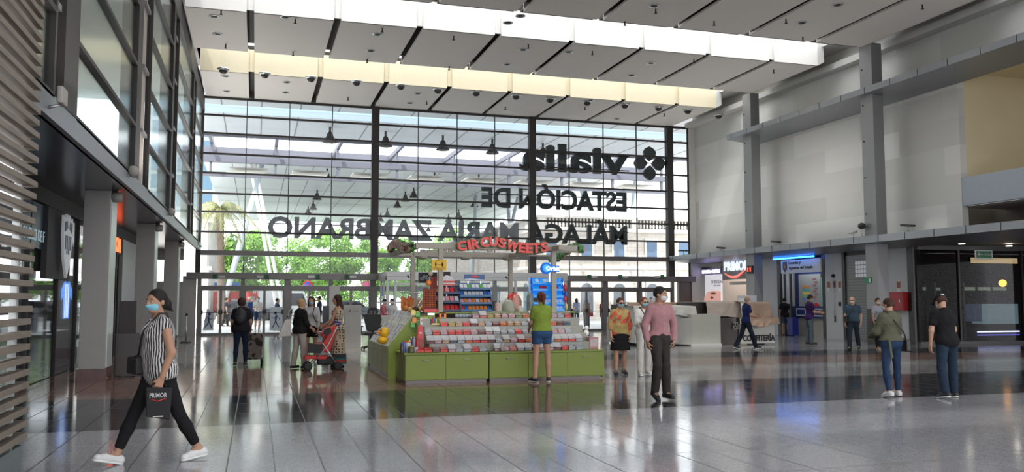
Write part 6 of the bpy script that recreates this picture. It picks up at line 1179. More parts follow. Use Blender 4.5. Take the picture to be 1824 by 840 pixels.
# ================================================================ people: smooth blended bodies, clothes as separate shells
V3 = lambda *a: np.array(a, dtype=np.float64)
def _rc(P, a, b, ra, rb):
    ba = b - a; L2 = max(1e-9, ba @ ba); t = np.clip(((P - a) @ ba) / L2, 0, 1); q = P - a - t[..., None] * ba
    return np.sqrt((q * q).sum(-1)) - (ra + (rb - ra) * t)
class Fld:
    def __init__(s): s.p = []; s.cuts = []
    def rc(s, a, b, ra, rb=None, k=0.03, flat=None, op='u'):
        a = np.array(a, float); b = np.array(b, float); s.p.append(('rc', a, b, ra, ra if rb is None else rb, k, flat, op)); return s
    def el(s, c, r, k=0.02, R=None, op='u'):
        s.p.append(('el', np.array(c, float), np.array(r, float), R, 0, k, None, op)); return s
    def cut(s, o, n): s.cuts.append((np.array(o, float), np.array(n, float))); return s     # removes the side the normal points to
    def mesh(s, vox):
        lo = np.full(3, 9.); hi = np.full(3, -9.)
        for p in s.p:
            if p[7] != 'u': continue
            if p[0] == 'rc': m_ = max(p[3], p[4]); pts = [p[1] - m_, p[1] + m_, p[2] - m_, p[2] + m_]
            else: m_ = p[2].max(); pts = [p[1] - m_, p[1] + m_]
            for q in pts: lo = np.minimum(lo, q); hi = np.maximum(hi, q)
        lo -= 3 * vox; hi += 3 * vox; n = np.ceil((hi - lo) / vox).astype(int) + 1
        F = np.full(n, 0.5, np.float32); ax = [lo[i] + np.arange(n[i]) * vox for i in range(3)]
        for p in s.p:
            k = p[5]; pad = k + 2.5 * vox + 0.01
            if p[0] == 'rc': m_ = max(p[3], p[4]) + pad; b0 = np.minimum(p[1], p[2]) - m_; b1 = np.maximum(p[1], p[2]) + m_
            else: m_ = p[2].max() + pad; b0 = p[1] - m_; b1 = p[1] + m_
            i0 = np.clip(((b0 - lo) / vox).astype(int), 0, n); i1 = np.clip(((b1 - lo) / vox).astype(int) + 2, 0, n)
            if (i1 <= i0).any(): continue
            G_ = np.stack(np.meshgrid(ax[0][i0[0]:i1[0]], ax[1][i0[1]:i1[1]], ax[2][i0[2]:i1[2]], indexing='ij'), -1)
            if p[0] == 'rc':
                if p[6] is not None:
                    nn, f = p[6]; nn = np.array(nn, float); dn = ((G_ - p[1]) @ nn) - np.clip(((G_ - p[1]) @ (p[2] - p[1])) / max(1e-9, (p[2] - p[1]) @ (p[2] - p[1])), 0, 1) * ((p[2] - p[1]) @ nn)
                    G_ = G_ + (dn * (1 / f - 1))[..., None] * nn; d = _rc(G_, p[1], p[2], p[3], p[4]) * (0.5 + 0.5 * f)
                else: d = _rc(G_, p[1], p[2], p[3], p[4])
            else:
                q = G_ - p[1]
                if p[3] is not None: q = q @ p[3]
                kk = np.sqrt(((q / p[2]) ** 2).sum(-1)); d = (kk - 1) * p[2].min() * (0.6 + 0.4 * (kk > 1))
            sl = F[i0[0]:i1[0], i0[1]:i1[1], i0[2]:i1[2]]
            if p[7] == 'u': h = np.clip(0.5 + 0.5 * (sl - d) / k, 0, 1); sl[...] = sl * (1 - h) + d * h - k * h * (1 - h)
            else: h = np.clip(0.5 - 0.5 * (sl + d) / k, 0, 1); sl[...] = sl * (1 - h) - d * h + k * h * (1 - h)
        for o, nn in s.cuts:
            G1 = ((ax[0] - o[0]) * nn[0])[:, None, None] + ((ax[1] - o[1]) * nn[1])[None, :, None] + ((ax[2] - o[2]) * nn[2])[None, None, :]
            F = np.maximum(F, G1.astype(np.float32))
        return nets(F, lo, vox)
def nets(F, lo, vox):
    S_ = F < 0; nx, ny, nz = F.shape
    c = np.zeros((nx - 1, ny - 1, nz - 1), np.int8)
    for i in (0, 1):
        for j in (0, 1):
            for k in (0, 1): c += S_[i:nx - 1 + i, j:ny - 1 + j, k:nz - 1 + k]
    act = (c > 0) & (c < 8); idx = np.argwhere(act); N = len(idx)
    if N == 0: return np.zeros((0, 3)), np.zeros((0, 4), int)
    acc = np.zeros((N, 3)); cnt = np.zeros(N); I, J, K = idx.T
    for axn in range(3):
        for u in (0, 1):
            for v in (0, 1):
                o0 = [0, 0, 0]; oth = [a for a in range(3) if a != axn]; o0[oth[0]] = u; o0[oth[1]] = v; o1 = list(o0); o1[axn] = 1
                f0 = F[I + o0[0], J + o0[1], K + o0[2]]; f1 = F[I + o1[0], J + o1[1], K + o1[2]]; m_ = (f0 < 0) != (f1 < 0)
                t = np.where(m_, f0 / np.where(m_, f0 - f1, 1), 0); P = np.tile(np.array(o0, float), (N, 1)); P[:, axn] = t
                acc += P * m_[:, None]; cnt += m_
    vert = (idx + acc / cnt[:, None]) * vox + lo
    id_ = np.full(act.shape, -1, np.int64); id_[act] = np.arange(N); Q = []
    for axn in range(3):
        a, b = [(1, 2), (2, 0), (0, 1)][axn]; sl0 = [slice(1, -1)] * 3; sl0[axn] = slice(0, F.shape[axn] - 1); sl1 = list(sl0); sl1[axn] = slice(1, F.shape[axn])
        s0 = S_[tuple(sl0)]; s1 = S_[tuple(sl1)]; e = np.argwhere(s0 != s1)
        if not len(e): continue
        fl = s0[tuple(e.T)]; base = e.copy()
        for d_ in range(3):
            if d_ != axn: base[:, d_] += 1
        def cell(da, db): q = base.copy(); q[:, a] -= da; q[:, b] -= db; return id_[tuple(q.T)]
        q = np.stack([cell(1, 1), cell(0, 1), cell(0, 0), cell(1, 0)], 1); q[~fl] = q[~fl][:, ::-1]; Q.append(q)
    Q = np.concatenate(Q); Q = Q[(Q >= 0).all(1)]; return vert, Q
def npmesh(name, parts_, m):
    V = []; Q = []; b = 0
    for v, q in parts_: V.append(v); Q.append(q + b); b += len(v)
    V = np.concatenate(V); Q = np.concatenate(Q); me = bpy.data.meshes.new(name); me.vertices.add(len(V)); me.vertices.foreach_set('co', V.astype(np.float32).ravel())
    me.loops.add(len(Q) * 4); me.loops.foreach_set('vertex_index', Q.astype(np.int32).ravel()); me.polygons.add(len(Q)); me.polygons.foreach_set('loop_start', np.arange(0, len(Q) * 4, 4, dtype=np.int32))
    me.update(calc_edges=True); me.polygons.foreach_set('use_smooth', np.ones(len(Q), bool)); me.materials.append(m); return me
def pmat(name, kind, c1, c2=None, sc=20, c3=None):
    if name in MATS: return MATS[name]
    m, nt, b = nodes_mat(name); co, X, Y, Z = coords(nt); b.inputs['Roughness'].default_value = 0.85; b.inputs['Specular IOR Level'].default_value = 0.2
    wr = noise_n(nt, co, 7, 3)
    if kind == 'plain': out = mixc(nt, wr, tuple(v * 0.82 for v in c1), tuple(min(1, v * 1.15) for v in c1))
    elif kind == 'vstripe':
        ang = nt.nodes.new('ShaderNodeMath'); ang.operation = 'ARCTAN2'; nt.links.new(X, ang.inputs[0]); nt.links.new(Y, ang.inputs[1]); w = math_n(nt, 'ADD', ang.outputs[0], math_n(nt, 'MULTIPLY', wr, 0.25))
        out = mixc(nt, math_n(nt, 'GREATER_THAN', math_n(nt, 'SINE', math_n(nt, 'MULTIPLY', w, sc)), 0.0), c1, c2)
    elif kind == 'dots':
        v = nt.nodes.new('ShaderNodeTexVoronoi'); v.inputs['Scale'].default_value = sc; v.inputs['Randomness'].default_value = 0.25; nt.links.new(co, v.inputs[0]); out = mixc(nt, math_n(nt, 'LESS_THAN', v.outputs[0], 0.30), c1, c2)
    elif kind == 'blotch':
        v = nt.nodes.new('ShaderNodeTexVoronoi'); v.inputs['Scale'].default_value = sc; nt.links.new(co, v.inputs[0]); s_ = nt.nodes.new('ShaderNodeSeparateColor'); nt.links.new(v.outputs['Color'], s_.inputs[0])
        out = mixc(nt, math_n(nt, 'GREATER_THAN', s_.outputs[0], 0.6), mixc(nt, noise_n(nt, co, sc * 1.5, 3), c1, c3 or c1), c2)
    elif kind == 'maxi':
        v = nt.nodes.new('ShaderNodeTexVoronoi'); v.inputs['Scale'].default_value = sc; v.inputs['Randomness'].default_value = 0.2; nt.links.new(co, v.inputs[0]); top = mixc(nt, math_n(nt, 'LESS_THAN', v.outputs[0], 0.36), c1, c2)
        bot = mixc(nt, math_n(nt, 'GREATER_THAN', math_n(nt, 'SINE', math_n(nt, 'MULTIPLY', Z, 45)), 0.1), (0.02, 0.16, 0.17), (0.35, 0.06, 0.05)); mid = mixc(nt, math_n(nt, 'LESS_THAN', Z, 0.34), top, (0.05, 0.05, 0.06)); out = mixc(nt, math_n(nt, 'LESS_THAN', Z, 0.24), mid, bot)
    nt.links.new(out, b.inputs['Base Color']); bp = nt.nodes.new('ShaderNodeBump'); bp.inputs['Strength'].default_value = 0.5; bp.inputs['Distance'].default_value = 0.02; nt.links.new(noise_n(nt, co, 6.5, 3, 0.6), bp.inputs['Height']); bp.inputs['Strength'].default_value = 1.0; bp.inputs['Distance'].default_value = 0.035; nt.links.new(bp.outputs[0], b.inputs['Normal']); return m
SKIN = {k: mat('skin_' + k, c, 0.55, var=0.06, scale=8) for k, c in dict(fair=(0.56, 0.33, 0.23), tan=(0.42, 0.23, 0.145), warm=(0.48, 0.27, 0.18)).items()}
HAIR = {k: mat('hair_' + k, c, 0.6, spec=0.25, var=0.5, scale=45) for k, c in dict(black=(0.015, 0.012, 0.011), brown=(0.05, 0.022, 0.014), auburn=(0.14, 0.045, 0.025), blond=(0.42, 0.27, 0.13), grey=(0.3, 0.29, 0.27)).items()}
M_mask_b = mat('mask_blue', (0.22, 0.50, 0.62), 0.7); M_mask_w = mat('mask_white', (0.62, 0.63, 0.62), 0.7); M_eye = mat('eye_white', (0.7, 0.68, 0.65), 0.3, var=0); M_iris = mat('eye_dark', (0.03, 0.015, 0.01), 0.2, var=0); M_lip = mat('lips', (0.40, 0.13, 0.11), 0.5)
def nrmz(v): v = np.array(v, float); return v / np.linalg.norm(v)
def pitchd(p, side=0.0):
    p = math.radians(p); a = math.radians(side); return nrmz((math.sin(a), -math.sin(p) * math.cos(a), -math.cos(p) * math.cos(a)))
def person(label, loc, face, H=1.7, sex='m', girth=1.0, lean=0, legs=((0, 0, 0, 3), (0, 0, 0, 3)), arms=((0, 8, 0, 0), (0, 8, 0, 0)), head=(0, 0), skin='fair', near=False, top=None, bottom=None, shoes=None, hair=None, mask=None, extra=None, yaw_feet=(6, 6), hand_curl=(0.5, 0.5), vox=None, group=None):
    """legs/arms given as (person's right, person's left): leg=(thigh pitch fwd, knee bend, foot pitch, abduction); arm=(upper pitch fwd, abduction, forearm pitch, forearm inward)"""
    s = H / 1.75; fem = sex == 'f'; g = girth; J = {}
    vb = vox or (0.009 if near else 0.013); vf = 0.005 if near else 0.0075
    u = nrmz((0, -math.sin(math.radians(lean)), math.cos(math.radians(lean)))); pel = V3(0, 0, 0)
    sw = (0.148 if fem else 0.172) * s * (1 + (g - 1) * 0.3); hw = (0.085 if fem else 0.08) * s
    J['chest'] = pel + u * 0.33 * s; J['neck'] = pel + u * 0.505 * s; J['shm'] = pel + u * 0.438 * s
    for sd_, n in ((-1, 'R'), (1, 'L')):
        tp, kb, fp, ab = legs[0 if n == 'R' else 1]; h = pel + V3(sd_ * hw, 0, -0.03 * s); kn = h + pitchd(tp, sd_ * ab) * 0.43 * s; an = kn + pitchd(tp - kb, sd_ * ab * 0.4) * 0.415 * s
        yf = math.radians(yaw_feet[0 if n == 'R' else 1]) * sd_; fr_ = math.radians(fp); fd = nrmz((math.sin(yf), -math.cos(yf) * math.cos(fr_), math.sin(fr_))); ud = nrmz(np.cross(np.cross(fd, (0, 0, 1)), fd))
        J['hip' + n], J['knee' + n], J['ank' + n] = h, kn, an; J['toe' + n] = an + fd * 0.155 * s - ud * 0.055 * s; J['heel' + n] = an - fd * 0.045 * s - ud * 0.05 * s; J['fd' + n] = fd; J['ud' + n] = ud
        ap, aa, fpp, fi = arms[0 if n == 'R' else 1]; shd = J['shm'] + V3(sd_ * sw, 0, 0); el = shd + pitchd(ap, sd_ * aa) * 0.285 * s; wr = el + pitchd(fpp, -sd_ * fi) * 0.245 * s; J['sh' + n], J['el' + n], J['wr' + n] = shd, el, wr; J['fdir' + n] = nrmz(wr - el)
    zmin = min((J[k + n] - J['ud' + n] * 0.032 * s)[2] for k in ('toe', 'heel') for n in 'RL')
    hy, hp = math.radians(head[0]), math.radians(head[1])   # yaw + = to person's left, pitch + = down
    Rz = np.array([[math.cos(hy), -math.sin(hy), 0], [math.sin(hy), math.cos(hy), 0], [0, 0, 1]]); Rx = np.array([[1, 0, 0], [0, math.cos(hp), -math.sin(hp)], [0, math.sin(hp), math.cos(hp)]]); HR = Rz @ Rx
    up_ = V3(0, 0, -zmin); J = {k: (v + up_ if not k.startswith(('fd', 'ud')) else v) for k, v in J.items()}; pel = pel + up_
    hs = s * (0.97 if fem else 1.0); hc = J['neck'] + V3(0, -0.012 * s - 0.10 * math.sin(math.radians(lean)), 0.127 * s) + HR @ V3(0, -0.012, 0.02) * s; hl = lambda x, y, z: hc + HR @ (V3(x, y, z) * hs)
    root = thing('person', label, 'person', loc, face, group)
    fl = (V3(0, 1, 0), 0.72); sk = SKIN[skin]
    def limb(f, n, d=0.0, th=1.0, sh_=1.0, k=0.03):
        f.rc(J['hip' + n], J['knee' + n] * th + J['hip' + n] * (1 - th), 0.083 * s * g ** 0.7 + d, 0.083 * s * g ** 0.7 + d + (0.052 * s - 0.083 * s * g ** 0.7) * th, k)
        if th >= 1 and sh_ > 0: kn, an = J['knee' + n], J['ank' + n]; e = kn + (an - kn) * sh_; f.rc(kn, kn + (an - kn) * min(sh_, 0.4), 0.050 * s + d, 0.054 * s + d, 0.02); f.rc(kn + (an - kn) * min(sh_, 0.35), e, 0.053 * s + d, (0.053 - (0.053 - 0.035) * max(0, (sh_ - 0.35) / 0.65)) * s + d, 0.02)
    def torso(f, d=0.0, low=True, k=0.05):
        if low: f.rc(J['hipR'] + V3(0, 0.005, 0.02), J['hipL'] + V3(0, 0.005, 0.02), (0.102 if fem else 0.092) * s * g + d, None, k, (V3(0, 1, 0), 0.92)); f.el((J['hipR'] + J['hipL']) / 2 + V3(0, 0.045 * s, 0.01), (0.14 * s * g + d, 0.085 * s * g + d, 0.10 * s + d), k)
        f.rc(pel + V3(0, -0.01 * (g > 1.1) * 3, 0.05 * s), J['chest'], (0.112 if fem else 0.125) * s * g + d, (0.128 if fem else 0.142) * s * g ** 0.6 + d, k, fl)
        if g > 1.1: f.el(pel + V3(0, -0.025 * g, 0.14 * s), (0.125 * s * g + d, 0.095 * s * g + d, 0.15 * s + d), k)
        f.rc(J['chest'] + V3(-0.05 * s, 0, 0.02), J['chest'] + V3(0.05 * s, 0, 0.02), (0.105 if fem else 0.118) * s * g ** 0.5 + d, None, k, (V3(0, 1, 0), 0.86))
        f.rc(J['shR'] + V3(0.03, 0.005, 0), J['shL'] + V3(-0.03, 0.005, 0), 0.048 * s + d * 0.6, None, 0.05); f.rc(J['shm'] + V3(0, 0.01, 0.01), J['neck'] + V3(0, 0.01, 0.0), 0.075 * s + d, 0.05 * s + d, 0.05)
        if fem:
            for q in (-1, 1): f.el(J['chest'] + V3(q * 0.062 * s, -0.085 * s * g ** .5, 0.0), (0.058 * s + d * .6, 0.048 * s + d * .6, 0.058 * s + d * .6), 0.04)
    def arm(f, n, d=0.0, ua=1.0, fa=1.0, k=0.03):
        f.rc(J['sh' + n], J['sh' + n] + (J['el' + n] - J['sh' + n]) * ua, 0.046 * s * g ** 0.5 + d * 0.7, (0.047 - 0.008 * ua) * s * g ** 0.5 + d, k)
        if ua >= 1 and fa > 0: f.rc(J['el' + n], J['el' + n] + (J['wr' + n] - J['el' + n]) * fa, 0.039 * s * g ** .4 + d, (0.039 - 0.013 * fa) * s * g ** .4 + d, 0.02)
    # body
    f = Fld(); torso(f); f.rc(J['neck'] - V3(0, -0.01, 0.02), J['neck'] * 0.4 + hl(0, 0.02, -0.06) * 0.6, 0.056 * s, 0.052 * s, 0.03)
    for n in 'RL': limb(f, n); arm(f, n); f.rc(J['ank' + n], J['heel' + n], 0.036 * s, 0.03 * s, 0.02); f.rc(J['ank' + n], J['toe' + n], 0.036 * s, 0.024 * s, 0.02)
    P_ = [f.mesh(vb)]
    f = Fld(); f.rc(J['neck'], hl(0, 0.02, -0.05), 0.054 * s, 0.052 * s, 0.02)
    f.el(hl(0, 0.012, 0.03), V3(0.076, 0.096, 0.088) * hs, 0.03, HR); f.el(hl(0, -0.022, -0.035), V3(0.060, 0.068, 0.078) * hs, 0.04, HR); f.el(hl(0, -0.062, -0.085), V3(0.030, 0.026, 0.022) * hs, 0.035, HR)
    f.rc(hl(0, -0.090, 0.012), hl(0, -0.108, -0.028), 0.010 * hs, 0.015 * hs, 0.014); f.rc(hl(-0.03, -0.088, -0.055), hl(0.03, -0.088, -0.055), 0.007, None, 0.012); f.rc(hl(-0.045, -0.082, 0.022), hl(0.045, -0.082, 0.022), 0.008, None, 0.016)
    for q in (-1, 1):
        f.el(hl(q * 0.079, 0.012, -0.005), V3(0.010, 0.022, 0.032) * hs, 0.008, HR); f.el(hl(q * 0.031, -0.099, 0.004), V3(0.017, 0.012, 0.011) * hs, 0.012, HR, 's')
    P_.append(f.mesh(vf))
    for n, sd_ in (('R', -1), ('L', 1)):
        d = J['fdir' + n]; w = J['wr' + n]; pn = V3(-sd_, 0, 0); pn = nrmz(pn - d * (pn @ d)); tv = np.cross(d, pn) * sd_; tv = tv * (1 if tv[1] < 0 or abs(tv[1]) < 0.1 and tv[2] > 0 else -1); cu = hand_curl[0 if n == 'R' else 1]; f = Fld(); hs2 = s * 0.98
        f.rc(w - d * 0.03, w, 0.027 * s, 0.024 * s, 0.01)
        for i, (o, L) in enumerate(((0.032, 0.92), (0.011, 1.0), (-0.011, 0.95), (-0.031, 0.78))):
            kp = w + d * 0.088 * hs2 + tv * o * hs2; f.rc(w + d * 0.012 + tv * o * 0.45, kp, 0.014 * hs2, 0.0115 * hs2, 0.012, None); a = 0.25 + cu * 0.4; p = kp
            for L_, r in ((0.042, 0.0098), (0.026, 0.0088), (0.021, 0.008)):
                dd = d * math.cos(a) + pn * math.sin(a); q = p + dd * L_ * L * hs2; f.rc(p, q, r * hs2, r * 0.92 * hs2, 0.004); p = q; a += cu * 1.1
        t0_ = w + tv * 0.018 + d * 0.02; t1_ = w + tv * 0.046 * hs2 + d * 0.055 * hs2 + pn * 0.012; t2_ = t1_ + (d * 0.8 + tv * 0.25 + pn * (0.3 + cu)) * 0.028 * hs2; f.rc(t0_, t1_, 0.0155 * hs2, 0.012 * hs2, 0.012); f.rc(t1_, t2_, 0.0115 * hs2, 0.0095 * hs2, 0.006); f.rc(t2_, t2_ + (d + pn * (0.3 + cu)) * 0.016 * hs2, 0.0095 * hs2, 0.008 * hs2, 0.004)
        P_.append(f.mesh(0.0045 if near else 0.006)); J['palm' + n] = w + d * 0.075 * hs2 + pn * 0.02; J['tv' + n] = tv
    part(root, 'body', npmesh('body', P_, sk), None)
    # eyes and brows, mouth
    if near or mask or head[0] or True:
        if near:
            for q in (-1, 1):
                o = MB().ball(hl(q * 0.031, -0.086, 0.004), (0.0125 * hs, 0.0095, 0.0075 * hs), 10); part(root, 'eye', o, M_eye); part(root, 'iris', MB().ball(hl(q * 0.031, -0.0945, 0.004), (0.0055, 0.003, 0.006), 8), M_iris)
                part(root, 'eyebrow', MB().tube([hl(q * 0.014, -0.098, 0.026), hl(q * 0.03, -0.097, 0.031), hl(q * 0.048, -0.086, 0.026)], 0.0035, 5), HAIR[hair[1]] if hair else HAIR['black'])
        if not mask: part(root, 'mouth', MB().tube([hl(-0.022, -0.094, -0.055), hl(0, -0.1, -0.054), hl(0.022, -0.094, -0.055)], 0.0045, 6), M_lip)
    if mask:
        f = Fld(); f.el(hl(0, -0.03, -0.045), V3(0.067, 0.078, 0.066) * hs, 0.02, HR); f.rc(hl(0, -0.095, -0.012), hl(0, -0.112, -0.035), 0.014, 0.018, 0.03); f.cut(hl(0, 0, 0.0), HR @ V3(0, -0.25, 1)); f.cut(hl(0, -0.028, 0), HR @ V3(0, 1, 0)); f.cut(hl(0, 0, -0.098), HR @ V3(0, 0, -1))
        mk = part(root, 'mask', npmesh('mask', [f.mesh(0.005 if near else 0.008)], M_mask_b if mask == 'b' else M_mask_w), None)
        part(mk, 'ear_loop', MB().tube([hl(-0.066, -0.03, -0.02), hl(-0.082, 0.02, -0.005)], 0.0025, 4).tube([hl(0.066, -0.03, -0.02), hl(0.082, 0.02, -0.005)], 0.0025, 4), M_mask_w)
    # trousers / skirt
    if bottom:
        kind, bm = bottom[0], bottom[1]; d = 0.014; f = Fld()
        if kind in ('trousers', 'capri', 'shorts', 'wide', 'slim'):
            dd = {'slim': 0.008, 'capri': 0.008, 'wide': 0.034, 'shorts': 0.024}.get(kind, 0.017); th, sh_ = {'shorts': (bottom[2] if len(bottom) > 2 else 0.45, 0), 'capri': (1, 0.78)}.get(kind, (1, 0.96))
            torso(f, 0.012); 
            for n in 'RL':
                limb(f, n, dd, th, sh_)
                if kind == 'wide': f.rc(J['knee' + n], J['knee' + n] * 0.06 + J['ank' + n] * 0.94, 0.085 * s, 0.088 * s, 0.03)
                if kind == 'trousers': f.rc(J['knee' + n], J['knee' + n] * 0.06 + J['ank' + n] * 0.94, 0.064 * s, 0.060 * s, 0.03)
            f.cut(pel + u * 0.085 * s, u)
            if kind == 'shorts':
                zc_ = min(J['hipR'][2] + (J['kneeR'][2] - J['hipR'][2]) * th, J['hipL'][2] + (J['kneeL'][2] - J['hipL'][2]) * th); f.cut(V3(0, 0, zc_), V3(0, 0, -1))
        elif kind in ('skirt', 'maxi'):
            zh = bottom[2]; r1 = bottom[3]; torso(f, 0.014); c0 = (J['hipR'] + J['hipL']) / 2; f.rc(c0, V3(c0[0], c0[1], zh - 0.12), 0.15 * s * g, r1, 0.06, (V3(0, 1, 0), 0.85)); f.cut(V3(0, 0, zh), V3(0, 0, -1))
            if kind == 'skirt': f.cut(pel + u * 0.085 * s, u)
            else: torso(f, 0.010, True)
        if kind == 'maxi': f.cut(J['shm'] + V3(0, 0, -0.005), V3(0, 0.1, 1))
        part(root, 'dress' if kind == 'maxi' else 'skirt' if kind == 'skirt' else 'trousers' if kind not in ('shorts',) else 'shorts', npmesh('lower', [f.mesh(vb)], bm), None)
    if top:
        tm, sl, hem = top[0], top[1], top[2]; opt = top[3] if len(top) > 3 else {}; d = opt.get('d', 0.018) * 0.75; f = Fld(); torso(f, d)
        ua, fa = {'long': (1, 0.97), 'mid': (1, 0.3), 'short': (0.55, 0), 'none': (0.08, 0)}[sl]
        for n in 'RL': arm(f, n, (d + 0.002) if sl != 'none' else 0.004, ua, fa, 0.04)
        if 'flare' in opt: c0 = (J['hipR'] + J['hipL']) / 2; f.rc(J['chest'], c0, 0.14 * s * g, opt['flare'], 0.05, (V3(0, 1, 0), 0.85))
        f.cut(pel + u * hem * s, -u); f.el(J['neck'] + V3(0, -0.03, 0.058 if not opt.get('collar') else 0.075), (0.075, 0.085, 0.06), 0.012, None, 's'); f.cut(J['neck'] + V3(0, 0, 0.02), nrmz((0, -0.5, 1)))
        if opt.get('vneck'): vv = float(opt['vneck']); f.rc(J['neck'] + V3(0, -0.10, 0.04), J['neck'] + (J['chest'] - J['neck']) * vv + V3(0, -0.15, 0.03), 0.072, 0.012, 0.01, None, 's')
        if opt.get('front_v'): f.rc(pel + V3(0, -0.16, -0.02), pel + V3(0, -0.17, 0.10), 0.10, 0.01, 0.02, None, 's')
        o = part(root, opt.get('name', 'shirt'), npmesh('upper', [f.mesh(vb if not near else 0.007)], tm), None)
        if opt.get('collar'):
            f = Fld(); nk = J['neck']; pts = [nk + V3(0.078 * s * math.sin(a), 0.0 - 0.075 * s * math.cos(a), -0.028 + 0.022 * (1 - math.cos(a))) for a in [0.45 + k * 0.36 for k in range(16)]]
            for a_, b_ in zip(pts[:-1], pts[1:]): f.rc(a_, b_, 0.014, None, 0.01)
            part(o, 'collar', npmesh('collar', [f.mesh(0.007)], opt.get('collar_m', tm)), None)
        if opt.get('buttons'):
            b_ = MB()
            for k in range(6): p = J['neck'] * (1 - (k + 1) / 7) + (pel + V3(0, 0, -0.02)) * ((k + 1) / 7); b_.ball((p[0], p[1] - opt['buttons'], p[2]), 0.007, 6)
            part(o, 'button', b_, M_mask_w)
    if shoes:
        sm_, sole, sty = shoes
        for n in 'RL':
            fd, ud = J['fd' + n], J['ud' + n]; f = Fld(); hT, tT = J['heel' + n], J['toe' + n]; f.rc(hT + ud * 0.008, tT + ud * 0.004, 0.040 * s, 0.036 * s, 0.03)
            f.rc(hT + ud * 0.01, J['ank' + n] - ud * (0.02 if sty != 'low' else 0.04), 0.038 * s, 0.036 * s, 0.03); f.rc(J['ank' + n] - ud * 0.02, tT * 0.6 + J['ank' + n] * 0.4 + ud * 0.0, 0.034 * s, 0.03 * s, 0.03)
            f.cut(hT - ud * 0.022 * s, -ud); f.cut(J['ank' + n] + ud * (0.005 if sty != 'low' else -0.012), ud)
            so = part(root, 'shoe', npmesh('shoe', [f.mesh(0.006 if near else 0.009)], sm_), None)
            f = Fld(); f.rc(hT - ud * 0.018, tT - ud * 0.018, 0.043 * s, 0.040 * s, 0.02); f.cut(hT - ud * 0.032 * s, -ud); f.cut(hT - ud * 0.012 * s, ud); part(so, 'sole', npmesh('sole', [f.mesh(0.006 if near else 0.009)], sole), None)
            if near:
                l_ = MB()
                for k in range(4): c = J['ank' + n] * (0.75 - 0.17 * k) + tT * (0.25 + 0.17 * k) + ud * (0.036 - 0.0 * k); side_ = np.cross(fd, ud); l_.tube([c - side_ * 0.022, c + ud * 0.006, c + side_ * 0.022], 0.0035, 4)
                part(so, 'laces', l_, sm_)
    if hair:
        st_, hcol = hair; hm = HAIR[hcol]; f = Fld()
        if st_ != 'bald':
            f.el(hl(0, 0.018, 0.036), V3(0.086, 0.100, 0.096) * hs, 0.02, HR); f.el(hl(0, 0.045, -0.01), V3(0.080, 0.072, 0.090) * hs, 0.03, HR)
            f.el(hl(0, -0.10, -0.03), V3(0.066, 0.085, 0.088) * hs, 0.02, HR, 's')
        if st_ == 'short': pass
        if st_ in ('short', 'crop'): f.cut(hl(0, 0, -0.055), HR @ V3(0, 0.25, -1))
        if st_ == 'bob': f.el(hl(0, 0.03, 0.02), V3(0.108, 0.112, 0.118) * hs, 0.03, HR); f.el(hl(0, -0.11, -0.03), V3(0.062, 0.08, 0.08) * hs, 0.02, HR, 's')
        if st_ == 'pony': f.rc(hl(0, 0.10, 0.06), hl(0, 0.135, 0.03), 0.035, 0.04, 0.02); f.rc(hl(0, 0.13, 0.03), hl(0, 0.125, -0.13), 0.04, 0.018, 0.03); f.cut(hl(0, 0, -0.17), HR @ V3(0, 0, -1))
        if st_ == 'lowbun': f.el(hl(0.05, 0.10, -0.03), V3(0.045, 0.04, 0.055) * hs, 0.02, HR); f.rc(hl(0.05, 0.1, -0.05), hl(0.09, 0.13, -0.10), 0.025, 0.008, 0.02)
        if st_ == 'topbun': f.el(hl(0, 0.09, 0.075), V3(0.04, 0.04, 0.035) * hs, 0.02, HR)
        if st_ == 'long':
            f.rc(hl(0, 0.06, 0.0), hl(0, 0.10, -0.24), 0.075, 0.055, 0.04, (HR @ V3(0, 1, 0), 0.7))
            for q in (-1, 1): f.rc(hl(q * 0.07, 0.02, 0.0), hl(q * 0.085, 0.02, -0.20), 0.03, 0.022, 0.03)
        if st_ != 'bald': part(root, 'hair', npmesh('hair', [f.mesh(0.006 if near else 0.010)], hm), None)
        else:
            f.el(hl(0, 0.03, 0.0), V3(0.081, 0.088, 0.055) * hs, 0.01, HR); f.cut(hl(0, 0, 0.02), HR @ V3(0, 0, 1)); f.cut(hl(0, -0.01, 0), HR @ V3(0, -1, 0)); f.cut(hl(0, 0, -0.05), HR @ V3(0, 0, -1)); part(root, 'hair', npmesh('hair', [f.mesh(0.010)], hm), None)
    J['hl'] = hl; J['pel'] = pel; J['HR'] = HR; J['s'] = s; J['u'] = u; J['root'] = root
    J['W'] = lambda p: Matrix.Translation(Vector(loc)) @ Matrix.Rotation(face, 4, 'Z') @ Vector(p)
    return root, J
def face_to(dx, dy): return math.atan2(dx, -dy)      # rotation that turns local -Y to (dx,dy)
def gx(px, py): p = G(px, py); return (p.x, p.y, 0)
def phone(J, n, who): 
    c = J['W'](J['palm' + n]); t = thing('mobile_phone', 'dark mobile phone held by ' + who, 'phone', c, J['root'].rotation_euler.z); part(t, 'case', MB().cbox((0, 0, 0.02), (0.075, 0.012, 0.145), Matrix.Rotation(-0.6, 3, 'X')), M_black, bevel=0.004); part(t, 'screen', MB().cbox((0, 0.007, 0.024), (0.066, 0.004, 0.13), Matrix.Rotation(-0.6, 3, 'X')), mat('phone_screen', (0.05, 0.06, 0.08), 0.1)); return t
